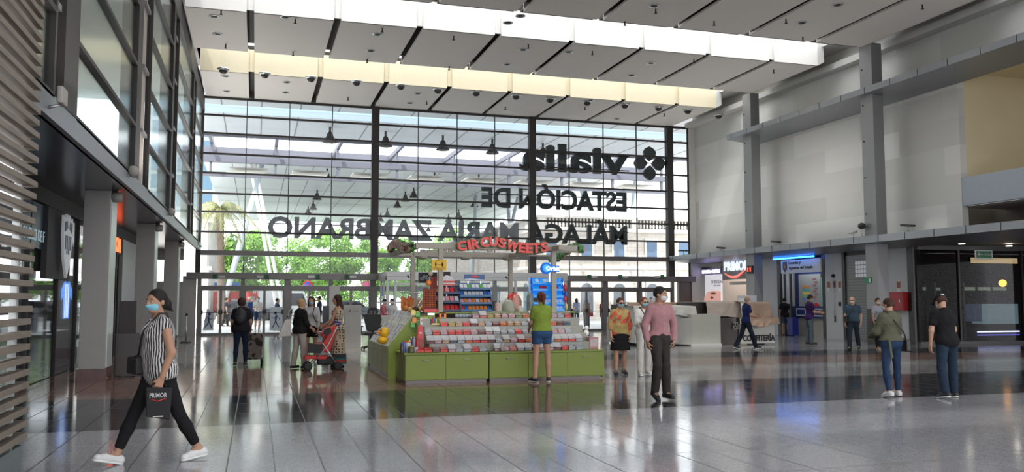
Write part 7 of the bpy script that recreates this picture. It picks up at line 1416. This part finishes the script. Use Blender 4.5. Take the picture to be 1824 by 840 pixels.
def strap_bag(J, label, side, c, m_bag, size, sh='R', m_s=None):
    """bag hanging from opposite shoulder: top-level thing with strap"""
    t = thing('shoulder_bag', label, 'bag', J['W'](V3(0, 0, 0)), J['root'].rotation_euler.z); w, d, h = size
    part(t, 'bag_body', MB().cbox(c, (w, d, h)), m_bag, bevel=0.02); a = J['sh' + sh] * 0.6 + J['neck'] * 0.4; s = J['s']
    back = [Vector(c) + Vector((0, 0.02, h / 2)), Vector((c[0] * 0.6, 0.155 * s, J['pel'][2] + 0.16)), Vector((a[0] * 0.3 + c[0] * .2, 0.16 * s + (J['chest'][1]), J['chest'][2])), Vector((a[0], a[1] + 0.04, a[2] + 0.075))]
    front = [Vector((a[0], a[1] - 0.03, a[2] + 0.075)), Vector((a[0] * 0.4 + c[0] * .15, J['chest'][1] - 0.165 * s, J['chest'][2])), Vector((c[0] * 0.6, -0.17 * s, J['pel'][2] + 0.14)), Vector(c) + Vector((0, -0.02, h / 2))]
    part(t, 'strap', MB().tube(back + front, 0.011, 6), m_s or m_bag); return t

T_ = lambda n, c: pmat(n, 'plain', c)
M_shw = mat('white_sneaker', (0.66, 0.66, 0.65), 0.6); M_shk = mat('black_shoe', (0.015, 0.015, 0.016), 0.5); M_solew = mat('white_sole', (0.7, 0.7, 0.68), 0.6); M_solek = mat('black_sole', (0.02, 0.02, 0.02), 0.6)
M_blk = T_('cloth_black', (0.012, 0.012, 0.013)); M_jean = T_('denim_blue', (0.022, 0.045, 0.095)); M_jeand = T_('denim_dark', (0.018, 0.032, 0.055))
M_strapk = mat('strap_black', (0.015, 0.014, 0.014), 0.5)
# 1 woman striding at left
wp_ = G(279, 822); r, J = person('woman in black and white striped sleeveless blouse striding left with black bags', (wp_.x, wp_.y, 0), face_to(-1.0, -0.50), 1.78, 'f', 1.17, 3, legs=((25, 3, 14, 4), (-21, 8, -6, 4)), arms=((4, 10, 6, 4), (-10, 12, 18, 4)), head=(24, 2), skin='tan', near=True,
    top=(pmat('stripe_blouse', 'vstripe', (0.03, 0.03, 0.035), (0.62, 0.60, 0.58), 44), 'none', -0.16, {'d': 0.022, 'collar': True, 'vneck': True, 'flare': 0.162, 'name': 'blouse'}), bottom=('capri', M_blk), shoes=(M_shw, M_solew, 'sn'), hair=('lowbun', 'black'), mask='b', hand_curl=(0.7, 1.0))
strap_bag(J, 'black shoulder bag hanging across body of woman striding left', 1, (-0.16, -0.17, J['pel'][2] + 0.03), mat('black_leather', (0.012, 0.011, 0.010), 0.6), (0.26, 0.10, 0.17), 'L')
c = J['W'](J['palmL']); t = thing('carrier_bag', 'black PRIMOR carrier bag in hand of woman striding left', 'bag', c, r.rotation_euler.z + 1.2)
part(t, 'bag_body', MB().prism([(-0.10, -0.30), (0.11, -0.34), (0.13, -0.03), (-0.11, -0.02)], 'y', -0.04, 0.04), mat('bag_black', (0.010, 0.010, 0.011), 0.7), bevel=0.01); part(t, 'bag_handle', MB().tube([(-0.07, 0, -0.03), (-0.05, 0, 0.015), (0.05, 0, 0.015), (0.07, 0, -0.03)], 0.009, 6), MATS['bag_black'])
part(t, 'lettering', textmesh('PRIMOR', 1, 0.003, 0.01, frame_M(Vector((-0.075, -0.042, -0.12)), (1, 0, 0), (0, 0, 1)), width=0.155, height=0.045), M_mask_w); part(t, 'swoosh', MB().tube([(-0.06, -0.042, -0.135), (0, -0.042, -0.155), (0.07, -0.042, -0.13)], 0.005, 5), mat('swoosh_red', (0.6, 0.05, 0.03), 0.4)); part(t, 'printed_line', MB().box(-0.04, 0.05, -0.043, -0.04, -0.305, -0.295), M_mask_w)
# 2 woman with backpack and trolley
r, J = person('woman in black with backpack walking away toward doors, left', gx(428, 652), face_to(0.1, 1), 1.64, 'f', 1.3, 2, legs=((6, 4, 0, 3), (-5, 6, -4, 3)), arms=((5, 12, 25, 0), (5, 14, 40, -6)), skin='tan', top=(T_('tee_black', (0.014, 0.014, 0.017)), 'short', -0.10, {'d': 0.026}), bottom=('slim', T_('trousers_ink', (0.012, 0.018, 0.04))), shoes=(M_shk, M_solew, 'sn'), hair=('bob', 'brown'))
t = thing('backpack', 'small black backpack on back of woman walking away, left', 'backpack', J['W'](V3(0, 0, 0)), r.rotation_euler.z); z = J['chest'][2]
part(t, 'pack_body', MB().ball((0, 0.20, z - 0.02), (0.13, 0.075, 0.20), 14), mat('pack_black', (0.02, 0.02, 0.022), 0.6)); part(t, 'pocket', MB().ball((0, 0.255, z - 0.08), (0.095, 0.04, 0.10), 12), MATS['pack_black'])
for q in (-1, 1): part(t, 'strap', MB().tube([(q * 0.08, 0.17, z + 0.14), (q * 0.115, 0.06, z + 0.205), (q * 0.12, -0.06, z + 0.17), (q * 0.12, -0.15, z + 0.0)], 0.014, 6), M_strapk)
p = gx(452, 648); t = thing('shopping_trolley', 'brown checked two-wheel shopping trolley pulled by woman in black', 'trolley', p, 0.15)
part(t, 'bag_body', MB().prism([(-0.17, 0.12), (0.17, 0.12), (0.19, 0.70), (0.15, 0.76), (-0.15, 0.76), (-0.19, 0.70)], 'y', -0.12, 0.12), pmat('check_brown', 'blotch', (0.10, 0.075, 0.06), (0.035, 0.03, 0.028), 12, (0.22, 0.19, 0.17)), bevel=0.03); part(t, 'handle_frame', MB().tube([(-0.12, 0.13, 0.1), (-0.12, 0.15, 0.95), (0.12, 0.15, 0.95), (0.12, 0.13, 0.1)], 0.012, 6), M_dark)
for q in (-1, 1): part(t, 'wheel', MB().lathe([(0.05, -0.02), (0.08, -0.02), (0.08, 0.02), (0.05, 0.02)], (q * 0.2, 0.1, 0.08), 14, Matrix.Rotation(math.pi / 2, 3, 'Y')), M_black)
# 3 woman in black top, pale trousers
r, J = person('fair-haired woman in black top and pale striped trousers, left of stroller', gx(533, 656), face_to(0.95, 0.55), 1.62, 'f', 1.15, 2, legs=((5, 3, 0, 4), (-5, 4, 0, 3)), arms=((8, 10, 55, 10), (-5, 10, 15, 5)), skin='fair', top=(MATS['cloth_black'], 'mid', -0.10, {'d': 0.028}), bottom=('trousers', pmat('pale_stripe', 'vstripe', (0.50, 0.47, 0.42), (0.36, 0.33, 0.30), 60)), shoes=(M_shk, M_solek, 'low'), hair=('topbun', 'blond'))
p = PY(510, 580, G(533, 656).y); t = thing('tote_bag', 'white tote bag with black dots behind woman in pale trousers', 'bag', (p.x, p.y + 0.05, 0.72)); part(t, 'bag_body', MB().prism([(-0.19, 0.0), (0.12, 0.03), (0.10, 0.42), (-0.03, 0.40)], 'y', -0.05, 0.05), pmat('dot_tote', 'dots', (0.60, 0.58, 0.54), (0.02, 0.02, 0.02), 9), bevel=0.015); part(t, 'strap', MB().tube([(-0.0, 0, 0.38), (0.06, 0.05, 0.60), (0.14, 0.06, 0.66), (0.09, 0, 0.38)], 0.01, 6), MATS['dot_tote'])
# 4 young woman with mask, white cardigan
r, J = person('dark-haired woman in blue mask, white cardigan and black shorts behind stroller', gx(553, 648), face_to(-0.25, -1), 1.68, 'f', 0.92, 0, legs=((4, 4, 0, 3), (-3, 4, 0, 3)), arms=((6, 8, 20, 8), (4, 8, 12, 0)), head=(0, 3), skin='warm', top=(T_('cardigan_white', (0.55, 0.54, 0.52)), 'long', -0.03, {'d': 0.028, 'front_v': True}), bottom=('shorts', MATS['cloth_black'], 0.55), shoes=(M_shw, M_solew, 'sn'), hair=('long', 'brown'), mask='b')
strap_bag(J, 'black bag on left shoulder of woman in white cardigan', 1, (0.22, 0.02, J['pel'][2] + 0.0), M_strapk, (0.10, 0.16, 0.2), 'L')
# 5 woman in patterned maxi dress
r, J = person('long-haired woman in cream dotted maxi dress pushing red stroller', gx(602, 655), face_to(-0.8, 0.3), 1.72, 'f', 0.98, 2, legs=((4, 4, 0, 3), (-4, 4, 0, 3)), arms=((12, 6, 55, 5), (18, 8, 60, 4)), head=(10, 5), skin='tan', bottom=('maxi', pmat('maxi_cloth', 'maxi', (0.52, 0.44, 0.32), (0.06, 0.045, 0.04), 16), 0.10, 0.25), shoes=(M_shk, M_solek, 'low'), hair=('long', 'brown'))
# stroller
p = gx(572, 658); t = thing('stroller', 'red folding stroller with black hood and purple handles', 'stroller', p, 0.0); M_sr = mat('stroller_red', (0.62, 0.03, 0.02), 0.5); M_sk = mat('stroller_black', (0.02, 0.018, 0.018), 0.6)
part(t, 'seat', MB().prism([(-0.30, 0.42), (0.18, 0.40), (0.34, 0.98), (0.24, 1.0), (0.02, 0.62), (-0.28, 0.56)], 'y', -0.2, 0.2), M_sr, bevel=0.02)
part(t, 'hood', MB().prism([(0.30, 0.98), (0.10, 0.96), (-0.04, 0.80), (0.02, 0.72), (0.20, 0.86)], 'y', -0.22, 0.22), M_sr, bevel=0.03); part(t, 'hood_window', MB().prism([(0.18, 0.97), (0.06, 0.92), (0.0, 0.82), (0.1, 0.76), (0.2, 0.85)], 'y', -0.225, 0.225), M_sk)
part(t, 'side_bag', MB().prism([(-0.32, 0.40), (0.0, 0.38), (0.02, 0.58), (-0.3, 0.62)], 'y', -0.22, -0.19), M_sk, bevel=0.01); part(t, 'footrest', MB().prism([(-0.40, 0.26), (0.08, 0.24), (0.14, 0.33), (-0.36, 0.33)], 'y', -0.18, 0.18), M_sr, bevel=0.01); part(t, 'basket', MB().prism([(-0.1, 0.12), (0.32, 0.12), (0.30, 0.30), (-0.08, 0.30)], 'y', -0.17, 0.17), M_sk, bevel=0.03)
for q in (-1, 1):
    part(t, 'frame', MB().tube([(-0.28, q * 0.23, 0.08), (0.12, q * 0.23, 0.55), (0.34, q * 0.23, 1.0)], 0.014, 8).tube([(0.36, q * 0.23, 0.08), (0.0, q * 0.23, 0.62)], 0.014, 8), M_steel)
    part(t, 'handle', MB().tube([(0.34, q * 0.23, 1.0), (0.40, q * 0.23, 1.06), (0.30, q * 0.17, 1.08)], 0.022, 8), mat('handle_purple', (0.08, 0.04, 0.35), 0.5))
    for x in (-0.30, 0.36): part(t, 'wheel', MB().lathe([(0.06, -0.02), (0.095, -0.018), (0.095, 0.018), (0.06, 0.02)], (x, q * 0.25, 0.095), 16, Matrix.Rotation(math.pi / 2, 3, 'X')), M_black)
# 6 woman at the kiosk
r, J = person('woman in lime green top and blue shorts at kiosk counter, seen from behind', (G(965, 680).x, 15.55, 0), face_to(-0.1, 1), 1.76, 'f', 1.12, 1, legs=((2, 2, 0, 6), (0, 2, 0, 6)), arms=((15, 6, 70, 10), (15, 6, 60, 10)), head=(0, 8), skin='warm', near=True, top=(T_('lime_top', (0.24, 0.33, 0.05)), 'short', 0.02, {'d': 0.026, 'flare': 0.17}), bottom=('shorts', T_('shorts_blue', (0.035, 0.085, 0.19)), 0.46), shoes=(M_shk, M_solew, 'sn'), hair=('pony', 'auburn'), yaw_feet=(25, 20))
# 7 older woman in flowered blouse
r, J = person('older woman in flowered blouse, black skirt, sunglasses and blue mask walking forward', gx(1105, 667), face_to(-0.2, -1), 1.64, 'f', 1.25, 3, legs=((10, 12, 0, 3), (-4, 10, -6, 3)), arms=((0, 12, 10, 0), (-5, 12, 15, 0)), head=(15, 4), skin='warm', near=True, top=(pmat('flower_blouse', 'blotch', (0.30, 0.17, 0.05), (0.50, 0.09, 0.06), 11, (0.45, 0.38, 0.16)), 'mid', -0.14, {'d': 0.03, 'flare': 0.175, 'vneck': True, 'name': 'blouse'}), bottom=('skirt', MATS['cloth_black'], 0.52, 0.23), shoes=(M_shk, M_solek, 'low'), hair=('short', 'brown'), mask='b')
hl = J['hl']; part(r, 'sunglasses', MB().tube([hl(-0.07, -0.055, 0.008), hl(-0.05, -0.095, 0.008), hl(0.05, -0.095, 0.008), hl(0.07, -0.055, 0.008)], 0.006, 6).ball(hl(-0.032, -0.104, 0.002), (0.027, 0.012, 0.02), 10).ball(hl(0.032, -0.104, 0.002), (0.027, 0.012, 0.02), 10), M_black)
# 8 woman in white behind
r, J = person('person in white top and trousers with pale mask behind pink-shirted man', gx(1148, 668), face_to(-0.15, -1), 1.66, 'f', 0.95, 0, legs=((6, 6, 0, 3), (-6, 8, 0, 3)), arms=((20, 8, 95, 20), (0, 10, 10, 0)), head=(15, 0), skin='warm', top=(T_('white_top', (0.60, 0.59, 0.56)), 'mid', -0.1, {'d': 0.03}), bottom=('trousers', T_('white_trousers', (0.60, 0.58, 0.53))), shoes=(M_shw, M_solew, 'sn'), hair=('short', 'auburn'), mask='b')
part(r, 'sunglasses', MB().ball(J['hl'](-0.03, -0.099, 0.004), (0.025, 0.01, 0.017), 8).ball(J['hl'](0.03, -0.099, 0.004), (0.025, 0.01, 0.017), 8).tube([J['hl'](-0.05, -0.095, 0.006), J['hl'](0.05, -0.095, 0.006)], 0.004, 5), M_black)
phone(J, 'R', 'person in white'); strap_bag(J, 'black strap bag of person in white behind pink shirt', -1, (0.2, -0.02, J['pel'][2]), M_strapk, (0.12, 0.16, 0.2), 'R')
# 9 man in pink shirt
r, J = person('man in pink shirt and dark trousers with white mask striding forward', gx(1176, 712), face_to(0.05, -1), 1.78, 'm', 0.98, 2, legs=((14, 26, -22, 2), (4, 3, 0, 1)), arms=((-8, 16, 8, 6), (-6, 20, 14, 12)), head=(38, 3), skin='tan', near=True, top=(T_('pink_shirt', (0.40, 0.205, 0.215)), 'long', -0.07, {'d': 0.024, 'collar': True, 'vneck': 0.45, 'front_v': True, 'buttons': 0.15}), bottom=('trousers', T_('dark_trousers', (0.035, 0.03, 0.027))), shoes=(M_shk, M_solek, 'low'), hair=('short', 'black'), mask='w', hand_curl=(0.6, 0.8), yaw_feet=(4, 4))
part(r, 'sunglasses', MB().tube([J['hl'](-0.085, 0.02, 0.075), J['hl'](-0.055, -0.065, 0.095), J['hl'](0.055, -0.065, 0.095), J['hl'](0.085, 0.02, 0.075)], 0.007, 6), M_black)
phone(J, 'L', 'man in pink shirt')
# 10 bald man with phone
r, J = person('bald man in navy T-shirt walking right past beige sheets, looking at phone', gx(1330, 622), face_to(1, -0.12), 1.74, 'm', 0.98, 3, legs=((20, 3, 10, 2), (-16, 14, -14, 2)), arms=((10, 6, 82, 10), (14, 6, 80, 8)), head=(0, 18), skin='tan', near=True, top=(T_('navy_tee', (0.012, 0.022, 0.09)), 'short', -0.08, {'d': 0.026}), bottom=('trousers', T_('navy_trousers', (0.012, 0.016, 0.028))), shoes=(M_shk, M_solew, 'sn'), hair=('bald', 'grey'), mask='w')
phone(J, 'R', 'bald man in navy T-shirt')
# 11 young man in shorts
r, J = person('man in black T-shirt and grey shorts by lottery counter, seen from behind', gx(1399, 597), face_to(0.6, 0.9), 1.66, 'm', 0.95, 0, arms=((0, 8, 12, 0), (0, 8, 20, 0)), skin='tan', top=(MATS['cloth_black'], 'short', -0.12, {'d': 0.03}), bottom=('shorts', T_('shorts_grey', (0.06, 0.075, 0.10)), 0.85), shoes=(mat('brown_sandal', (0.16, 0.07, 0.05), 0.6), M_solek, 'low'), hair=('short', 'black'))
# 12 man in purple polo
r, J = person('man in dark purple polo and grey jeans reading his phone, standing right', gx(1443, 613), face_to(1, -0.3), 1.76, 'm', 1.12, 2, legs=((2, 2, 0, 3), (-2, 2, 0, 3)), arms=((18, 8, 85, 6), (22, 8, 88, 4)), head=(-5, 14), skin='tan', top=(T_('purple_polo', (0.035, 0.012, 0.075)), 'short', -0.10, {'d': 0.03, 'collar': True, 'vneck': 0.3}), bottom=('trousers', T_('grey_jeans', (0.07, 0.09, 0.11))), shoes=(M_shk, M_solek, 'sn'), hair=('short', 'black'), mask='b')
phone(J, 'R', 'man in dark purple polo')
# 13 bald man with crossbody bag
r, J = person('bald man in slate blue shirt with crossbody bag walking left', gx(1521, 623), face_to(-0.75, -0.65), 1.70, 'm', 1.15, 2, legs=((12, 6, 5, 2), (-14, 14, -12, 2)), arms=((0, 10, 10, 0), (-14, 12, 10, 0)), head=(-12, 4), skin='fair', top=(T_('slate_shirt', (0.05, 0.085, 0.12)), 'short', -0.02, {'d': 0.026, 'collar': True, 'vneck': 0.3}), bottom=('trousers', T_('slate_trousers', (0.022, 0.032, 0.045))), shoes=(M_shk, M_solek, 'low'), hair=('bald', 'grey'), mask='w')
strap_bag(J, 'small black crossbody bag of bald man in slate shirt', -1, (-0.19, -0.12, J['pel'][2] + 0.04), M_strapk, (0.1, 0.16, 0.2), 'L')
part(r, 'sunglasses', MB().tube([J['hl'](-0.08, 0.0, 0.006), J['hl'](-0.05, -0.096, 0.006), J['hl'](0.05, -0.096, 0.006), J['hl'](0.08, 0, 0.006)], 0.007, 6), M_black)
# 14 masked person in dark behind the jacket woman
r, J = person('masked person in dark vest with white sleeves, half hidden behind green jacket', gx(1566, 622), face_to(-0.3, -1), 1.66, 'f', 0.95, 0, legs=((12, 6, 4, 2), (-10, 12, -8, 2)), arms=((5, 8, 20, 0), (0, 8, 10, 0)), skin='tan', top=(T_('grey_white_top', (0.35, 0.36, 0.40)), 'short', -0.1, {}), bottom=('trousers', MATS['cloth_black']), shoes=(mat('tan_shoe', (0.4, 0.2, 0.1), 0.6), M_solew, 'sn'), hair=('short', 'black'), mask='w')
# 15 woman in green jacket
r, J = person('woman in olive green jacket and blue jeans walking away, right', gx(1590, 706), face_to(0.12, 1), 1.63, 'f', 1.08, 2, legs=((8, 4, 0, 8), (-8, 8, -10, 9)), arms=((20, 14, 75, 12), (16, 14, 70, 10)), head=(25, 6), skin='warm', near=True, top=(T_('olive_jacket', (0.105, 0.105, 0.07)), 'long', 0.02, {'d': 0.036, 'name': 'jacket'}), bottom=('slim', MATS['denim_blue']), shoes=(M_shw, M_solew, 'sn'), hair=('short', 'brown'), mask='w')
strap_bag(J, 'dark brown bag strapped across back of woman in olive jacket', 1, (-0.24, 0.03, J['pel'][2] - 0.06), mat('dark_brown_leather', (0.03, 0.022, 0.02), 0.4), (0.08, 0.2, 0.2), 'L'); part(r, 'belt_end', MB().bar((0.13, 0.15, J['pel'][2] + 0.06), (0.10, 0.17, J['pel'][2] - 0.26), 0.04, 0.01, (0, 1, 0)), MATS['olive_jacket'])
# 16 man in black T-shirt
r, J = person('man in black T-shirt, cap and dark jeans walking away, far right', gx(1690, 708), face_to(0.1, 1), 1.70, 'm', 1.1, 8, legs=((6, 4, 0, 7), (-8, 8, -10, 11)), arms=((10, 12, 50, 20), (-6, 16, 8, 0)), head=(0, 30), skin='warm', near=True, top=(T_('tee_black2', (0.010, 0.010, 0.012)), 'short', -0.14, {'d': 0.03}), bottom=('trousers', MATS['denim_dark']), shoes=(M_shk, M_solew, 'sn'), hair=('crop', 'brown'), mask='w')
hl = J['hl']; f = Fld(); f.el(hl(0, 0.01, 0.045), V3(0.092, 0.106, 0.085), 0.02, J['HR']); f.cut(hl(0, 0, 0.03), J['HR'] @ V3(0, 0, -1)); cp = part(r, 'cap', npmesh('cap', [f.mesh(0.007)], M_blk), None); part(cp, 'peak', MB().prism([(-0.07, -0.07), (0.07, -0.07), (0.055, -0.15), (0, -0.17), (-0.055, -0.15)], 'z', -0.004, 0.004).mesh('peak', M_blk), None).matrix_local = Matrix.Translation(Vector(hl(0, 0, 0.035))) @ Matrix(J['HR'].tolist()).to_4x4()
part(cp, 'cap_patch', MB().ball(hl(-0.01, 0.09, 0.085), (0.035, 0.03, 0.02), 8), M_mask_w)
pb = J['W'](J['palmR']); t = thing('water_bottle', 'clear plastic bottle in hand of man in black T-shirt', 'bottle', (pb.x, pb.y, pb.z - 0.14)); part(t, 'bottle_body', MB().lathe([(0.03, 0), (0.033, 0.02), (0.033, 0.14), (0.012, 0.19)], n=12), M_acr); part(t, 'cap', MB().lathe([(0.014, 0.19), (0.014, 0.21)], n=10), MATS['badge_blue'])
# far people by and beyond the doors
far = [('woman with long dark hair and red bag near right doors, walking away', 1045, 587, 1.64, 'f', 0.9, face_to(0.2, 1), 'tan', T_('tan_top', (0.36, 0.22, 0.15)), 'none', ('trousers', T_('dark_blue_tr', (0.04, 0.05, 0.10))), ('long', 'black')),
       ('person in red T-shirt near right doors, seen from behind', 1075, 588, 1.62, 'm', 1.05, face_to(-0.2, 1), 'tan', T_('red_tee', (0.55, 0.02, 0.02)), 'short', ('trousers', T_('grey_tr', (0.05, 0.055, 0.08))), ('short', 'black'))]
for (lb, px, py, H_, sx2, g_, fc, sk_, tm, sl, bt, hr) in far:
    r, J = person(lb, gx(px, py), fc, H_, sx2, g_, 1, legs=((8, 4, 0, 3), (-8, 8, -6, 3)), skin=sk_, top=(tm, sl, -0.02, {}), bottom=bt, shoes=(M_shk, M_solek, 'sn'), hair=hr)
    if 'red bag' in lb: t = thing('red_bag', 'red handbag at hip of long-haired woman near right doors', 'bag', J['W'](V3(-0.2, 0.06, J['pel'][2] - 0.1))); part(t, 'bag_body', MB().cbox((0, 0, 0), (0.26, 0.12, 0.22)), T_('red_bag_m', (0.45, 0.04, 0.05)), bevel=0.03); part(t, 'bag_handle', MB().tube([(-0.08, 0, 0.1), (0, 0, 0.3), (0.08, 0, 0.1)], 0.012, 6), MATS['red_bag_m'])
out = [('man in white T-shirt and denim shorts outside left doors, looking at phone', 459, 43.5, 1.74, face_to(0.1, -1), T_('white_tee', (0.62, 0.60, 0.56)), ('shorts', MATS['denim_blue'], 0.8), ('short', 'brown'), ((20, 8, 95, 15), (20, 8, 95, 15)), 'b'),
       ('man in blue shirt outside left doors behind white T-shirt', 447, 45.5, 1.74, face_to(0.8, -1), T_('blue_shirt', (0.04, 0.08, 0.20)), ('trousers', MATS['denim_dark']), ('short', 'grey'), ((0, 8, 10, 0), (0, 8, 10, 0)), 'w'),
       ('person in dark jacket outside second doors behind standing women', 569, 43.0, 1.76, face_to(-0.9, 0.3), T_('ink_jacket', (0.02, 0.025, 0.05)), ('trousers', T_('grey_bl_tr', (0.10, 0.12, 0.15))), ('short', 'brown'), ((15, 8, 60, 0), (0, 8, 20, 0)), None),
       ('person in dark clothes outside, left of the fair-haired woman', 493, 44.5, 1.66, face_to(0.9, 0.2), T_('dark_bl', (0.03, 0.04, 0.08)), ('trousers', MATS['denim_dark']), ('short', 'black'), ((0, 8, 10, 0), (0, 8, 10, 0)), None),
       ('slim person in grey-blue outside right doors', 1027, 50.0, 1.66, face_to(0.5, 1), T_('grey_blue', (0.20, 0.22, 0.30)), ('trousers', MATS['denim_blue']), ('long', 'black'), ((0, 8, 10, 0), (0, 8, 10, 0)), None),
       ('passer-by in pale blue outside right doors, mostly behind pink-shirted man', 1160, 46.0, 1.72, face_to(-0.5, -1), T_('pale_blue', (0.35, 0.45, 0.55)), ('trousers', MATS['denim_dark']), ('short', 'brown'), ((0, 8, 10, 0), (0, 8, 10, 0)), None),
       ('passer-by in dark coat far outside first left doors', 402, 52.0, 1.7, face_to(0.9, 0.1), T_('coat_dk', (0.03, 0.03, 0.04)), ('trousers', MATS['cloth_black']), ('short', 'black'), ((0, 8, 10, 0), (0, 8, 10, 0)), None)]
for (lb, px, Yp, H_, fc, tm, bt, hr, am, mk) in out:
    p = PY(px, 560, Yp); r, J = person(lb, (p.x, Yp, 0), fc, H_, 'm', 1.0, 1, legs=((10, 5, 0, 3), (-8, 8, -6, 3)), arms=am, skin='tan', top=(tm, 'short', -0.08, {}), bottom=bt, shoes=(M_shw if 'white' in lb else M_shk, M_solek, 'sn'), hair=hr, mask=mk, vox=0.018); r.location.z = -0.009
# two people seated or standing behind the desk left of kiosk
for (lb, px, Yp, H_, fc, tm, hr) in [('man in pink-red shirt behind glass desk left of kiosk, facing right', 681, 33.0, 1.62, face_to(1, -0.2), T_('rose_shirt', (0.42, 0.12, 0.14)), ('short', 'black')), ('person in white shirt bending behind glass desk left of kiosk', 698, 33.2, 1.62, face_to(-0.2, -1), T_('white_shirt2', (0.55, 0.55, 0.55)), ('short', 'black'))]:
    p = PY(px, 560, Yp); r, J = person(lb, (p.x, Yp, 0), fc, H_, 'm', 1.0, 6, arms=((10, 8, 60, 5), (10, 8, 60, 5)), head=(0, 15), skin='warm', top=(tm, 'long', -0.08, {}), bottom=('trousers', MATS['denim_dark']), shoes=(M_shk, M_solek, 'low'), hair=hr, vox=0.016)
